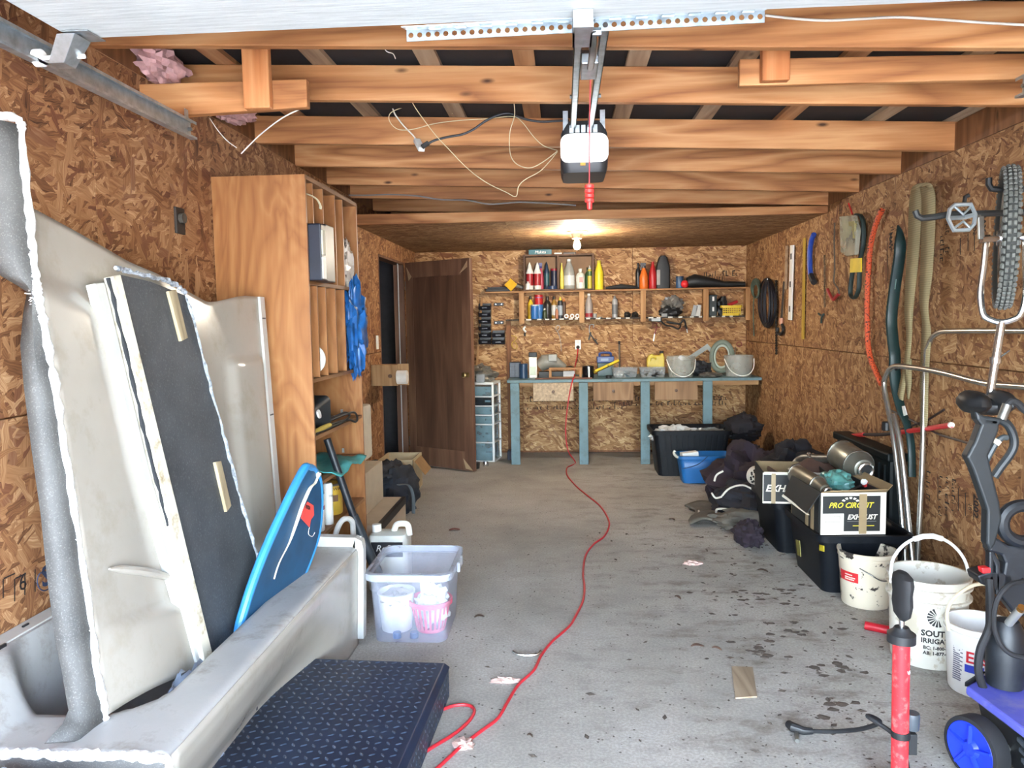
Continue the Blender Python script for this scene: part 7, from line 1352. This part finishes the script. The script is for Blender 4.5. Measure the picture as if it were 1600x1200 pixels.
# --- floor pump
pm = thing('floor_pump', 'red bicycle floor pump standing at the front right', 'bicycle pump', (1.01, 2.31, 0))
PR = M('pump_red', (204, 44, 50), .35, var=.1, dirt=(216, 110, 104), ds=45); px_, py_ = 1.01, 2.31
MB().cyl((px_, py_, .03), (px_-.005, py_, .50), .0245, n=24).build('barrel', PR, pm, smooth=True)
MB().lathe([(.026, 0), (.040, .004), (.040, .03), (.026, .04), (.02, .05), (0, .05)], (px_-.005, py_, .495), n=24).build('collar', BLACKP, pm, smooth=True)
MB().cyl((px_-.005, py_, .54), (px_-.005, py_, .575), .008, n=12).build('rod', CHROME, pm, smooth=True)
loft([[Vector((px_-.005+w_*math.cos(a), py_+w_*1.0*math.sin(a)*2.2, z)) for a in [2*PI*j/20 for j in range(20)]] for w_, z in ((.008, .568), (.019, .585), (.0235, .62), (.022, .65), (.0245, .68), (.022, .70), (.012, .712))]).build('handle', RUBBER, pm, smooth=True)
MB().box(px_-.07, px_+.07, py_-.12, py_+.12, 0, .03).build('foot_plate', BLACKP, pm, bevel=.01)
MB().cyl((px_, py_, .20), (px_, py_, .222), .0275, n=24).box(px_+.02, px_+.045, py_-.012, py_+.012, .15, .215).build('hose_clip', BLACKP, pm, smooth=True, bevel=.002)
MB().lathe([(.02, 0), (.022, .04), (.02, .05)], (px_+.035, py_+.005, .225), (0, 0, 1), 18).build('gauge_cup', M('gauge_grey', (60, 66, 72), .4), pm, smooth=True)
MB().tube(spline([(px_+.03, py_, .06), (px_+.02, py_+.05, .16), (px_-.05, py_+.12, .20), at(1375, 1128, Y=2.52), at(1350, 1138, Y=2.58), at(1320, 1142, Y=2.64), FL(1290, 1143, .012), FL(1258, 1142, .014)], 8), .0075, 8).build('hose', RUBBER, pm, smooth=True)
h0 = FL(1256, 1142, .018); MB().tube([h0+Vector((.03, 0, 0)), h0, FL(1238, 1136, .022), FL(1232, 1131, .022)], [.011, .014, .017, .014], 10).build('pump_head', BLACKP, pm, smooth=True); MB().cyl(FL(1244, 1140, .012), FL(1246, 1158, .010), .008, n=10).build('head_lever', STEEL, pm)
text_cyl('VS', .018, px_-.004, py_, .0252, PI*1.5+.35, .405, WHITEP, pm)
# ================================================================ on the floor
rc = thing('red_extension_cord', 'red extension cord snaking from the back outlet to the front', 'cord', FL(945, 850))
RC = M('cord_red', (190, 38, 48), .45, var=.08); zc = .0065
P = [BW(903, 543, .03), at(902, 556, Y=8.46), at(898, 575, Y=8.2), Vector((at(897, 586, Y=8.0).x, 7.9, BT+.012)), Vector((at(895, 594, Y=BY).x, BY-.028, BT+.004)), at(890, 615, Y=7.77), at(885, 650, Y=7.77), at(884, 680, Y=7.78), at(888, 705, Y=7.79)]
P += [FL(x, y, zc) for x, y in ((899, 722), (893, 727), (886, 731), (886, 742), (896, 755), (905, 764), (920, 776), (937, 790), (948, 806), (952, 820), (944, 838), (928, 850), (915, 868), (911, 895), (913, 915), (911, 938), (898, 965), (888, 980), (862, 1003), (845, 1025), (834, 1047), (810, 1070), (794, 1095), (778, 1122), (755, 1140), (724, 1163), (700, 1185), (675, 1208), (640, 1240))]
MB().tube(spline(P, 7), .0062, 8).build('cord', RC, rc, smooth=True)
MB().tube(spline([FL(x, y, zc) for x, y in ((640, 1240), (610, 1215), (640, 1190), (680, 1165), (712, 1145), (734, 1125), (741, 1110), (732, 1102), (712, 1102), (690, 1109), (670, 1116))], 7), .0062, 8).build('cord', RC, rc, smooth=True)
MB().lathe([(.018, 0), (.02, .02), (.012, .035), (.006, .045)], BW(903, 542.5, .008), (0, -1, 0), 16).build('plug', BLACKP, rc, smooth=True)
def flat(name, label, cat, pts, th, mat, bevel=0, z=.0008, group=None):
    P = [FL(x, y, z) for x, y in pts]; o = MB().slab(P, (0, 0, th)).build(name, mat, None, bevel=bevel, loc=sum(P, Vector())/len(P)); return tag(o, label, cat, group)
flat('wood_offcut', 'thin grey wood offcut lying flat on the concrete', 'offcut', ((1143, 1043), (1176, 1044), (1183, 1090), (1149, 1092)), .006, wood('old_offcut', (120, 104, 84), (158, 140, 116), (178, 160, 136), 'yxz', knots=False))
o = MB().tube(spline([FL(801, 1018, .015), FL(808, 1022, .01), FL(824, 1024, .008), FL(840, 1022, .01), FL(845, 1017, .015)], 5), .006, 8).build('drawer_pull', CHROME, None, smooth=True, loc=FL(824, 1022)); tag(o, 'chrome drawer pull lying on the floor left of the red cord', 'drawer pull')
PKF = M('pink_fluff', (206, 176, 164), .95, bump=.6)
for k, (x, y, rx, ry, l) in enumerate(((789, 1064, .05, .018, 'pink insulation scrap left of the red cord'), (725, 1163, .03, .03, 'pale insulation scrap under the red cord at the front'), (1082, 880, .045, .03, 'pink insulation scrap far out on the stained floor'))):
    c = FL(x, y, .006); o = MB().blob(c, (rx, ry, .012), .7, k+30, 18, 10, 4, flat=.0008).build('insulation_scrap', PKF, None, smooth=True, loc=(c.x, c.y, 0)); tag(o, l, 'insulation')
LEAF = M('dead_leaf', (74, 58, 46), .8, var=.3); LEAF2 = M('brown_leaf', (104, 80, 66), .8, var=.3); MUD = M('mud_clod', (82, 73, 64), .95, var=.3, bump=.6)
def leaf(x, y, L, a, mat, label, group='dead leaves on the floor'):
    c = FL(x, y, .003); d = Vector((math.cos(a), math.sin(a), 0)); s = Vector((-d.y, d.x, 0)); V = []
    for i in range(7):
        t_ = i/6; w_ = L*.22*math.sin(PI*t_)**.7
        for j in (-1, 0, 1): V.append(c+d*(L*(t_-.5))+s*(w_*j)+Vector((0, 0, .006*abs(j)+.004*math.sin(t_*4))))
    q = MB(); q.add(V, [(i*3+j, i*3+j+1, i*3+j+4, i*3+j+3) for i in range(6) for j in (0, 1)]); o = q.build('dead_leaf', mat, None, smooth=True, solid=.0012, loc=(c.x, c.y, 0)); tag(o, label, 'leaf', group)
leaf(749, 964, .05, .3, LEAF, 'dark curled leaf on the floor right of the clear tote'); leaf(1059, 934, .045, -.9, LEAF2, 'brown leaf right of the red cord'); leaf(1090, 1010, .06, .1, LEAF2, 'pale striped leaf near the wood offcut'); leaf(1120, 1014, .045, -.5, LEAF2, 'brown leaf touching the striped leaf')
leaf(710, 828, .08, .4, M('red_leaf', (120, 70, 62), .8), 'reddish leaf far left on the floor behind the tote'); leaf(1192, 892, .06, -.4, LEAF, 'dark leaf beside the black totes'); leaf(1050, 812, .06, 2.2, LEAF, 'dark leaf far back on the stained floor'); leaf(828, 1150, .02, -.3, LEAF, 'tiny dark leaf at the front middle of the floor')
q = MB(); r_ = random.Random(3)
for i in range(900):                                                   # crumbs of dry mud and grit
    big = i < 150
    x = r_.gauss(1.05, .32) if r_.random() < .75 else r_.uniform(-.4, 1.5); y = r_.uniform(2.2, 5.4)
    if x > 1.45 or x < -.42: continue
    s = r_.uniform(.006, .016) if big else r_.uniform(.002, .005); a = r_.uniform(0, 6.3); k = r_.uniform(.4, 1)
    c = Vector((x, y, 0)); d = Vector((math.cos(a), math.sin(a), 0))*s*1.6; e = Vector((-math.sin(a), math.cos(a), 0))*s*k
    q.add([c-d, c-e, c+d*.8, c+e, c+Vector((0, 0, s*.35))], [(0, 1, 4), (1, 2, 4), (2, 3, 4), (3, 0, 4), (3, 2, 1, 0)])
tag(q.build('mud_crumbs', MUD, None), 'dry mud crumbs and grit scattered over the concrete', 'grit', kind='stuff')
q = MB()
for i in range(90):
    cx_, cy_ = r_.choice(((1.1, 3.6), (1.15, 3.2), (.95, 4.0), (1.2, 4.1), (.85, 3.35), (1.0, 2.9))); a = r_.uniform(0, 6.3); R_ = abs(r_.gauss(0, .10)); c = Vector((min(1.4, cx_+R_*math.cos(a)*1.3), cy_+R_*math.sin(a), 0)); s = r_.uniform(.006, .02)
    n = 7; q.add([c+Vector((math.cos(2*PI*j/n)*s*r_.uniform(.6, 1.3)*1.5, math.sin(2*PI*j/n)*s*r_.uniform(.6, 1.3), .0008)) for j in range(n)]+[c+Vector((0, 0, .005))], [(j, (j+1) % n, n) for j in range(n)])
tag(q.build('mud_patches', MUD, None), 'flat trodden mud patches on the right side of the floor', 'mud', kind='stuff')
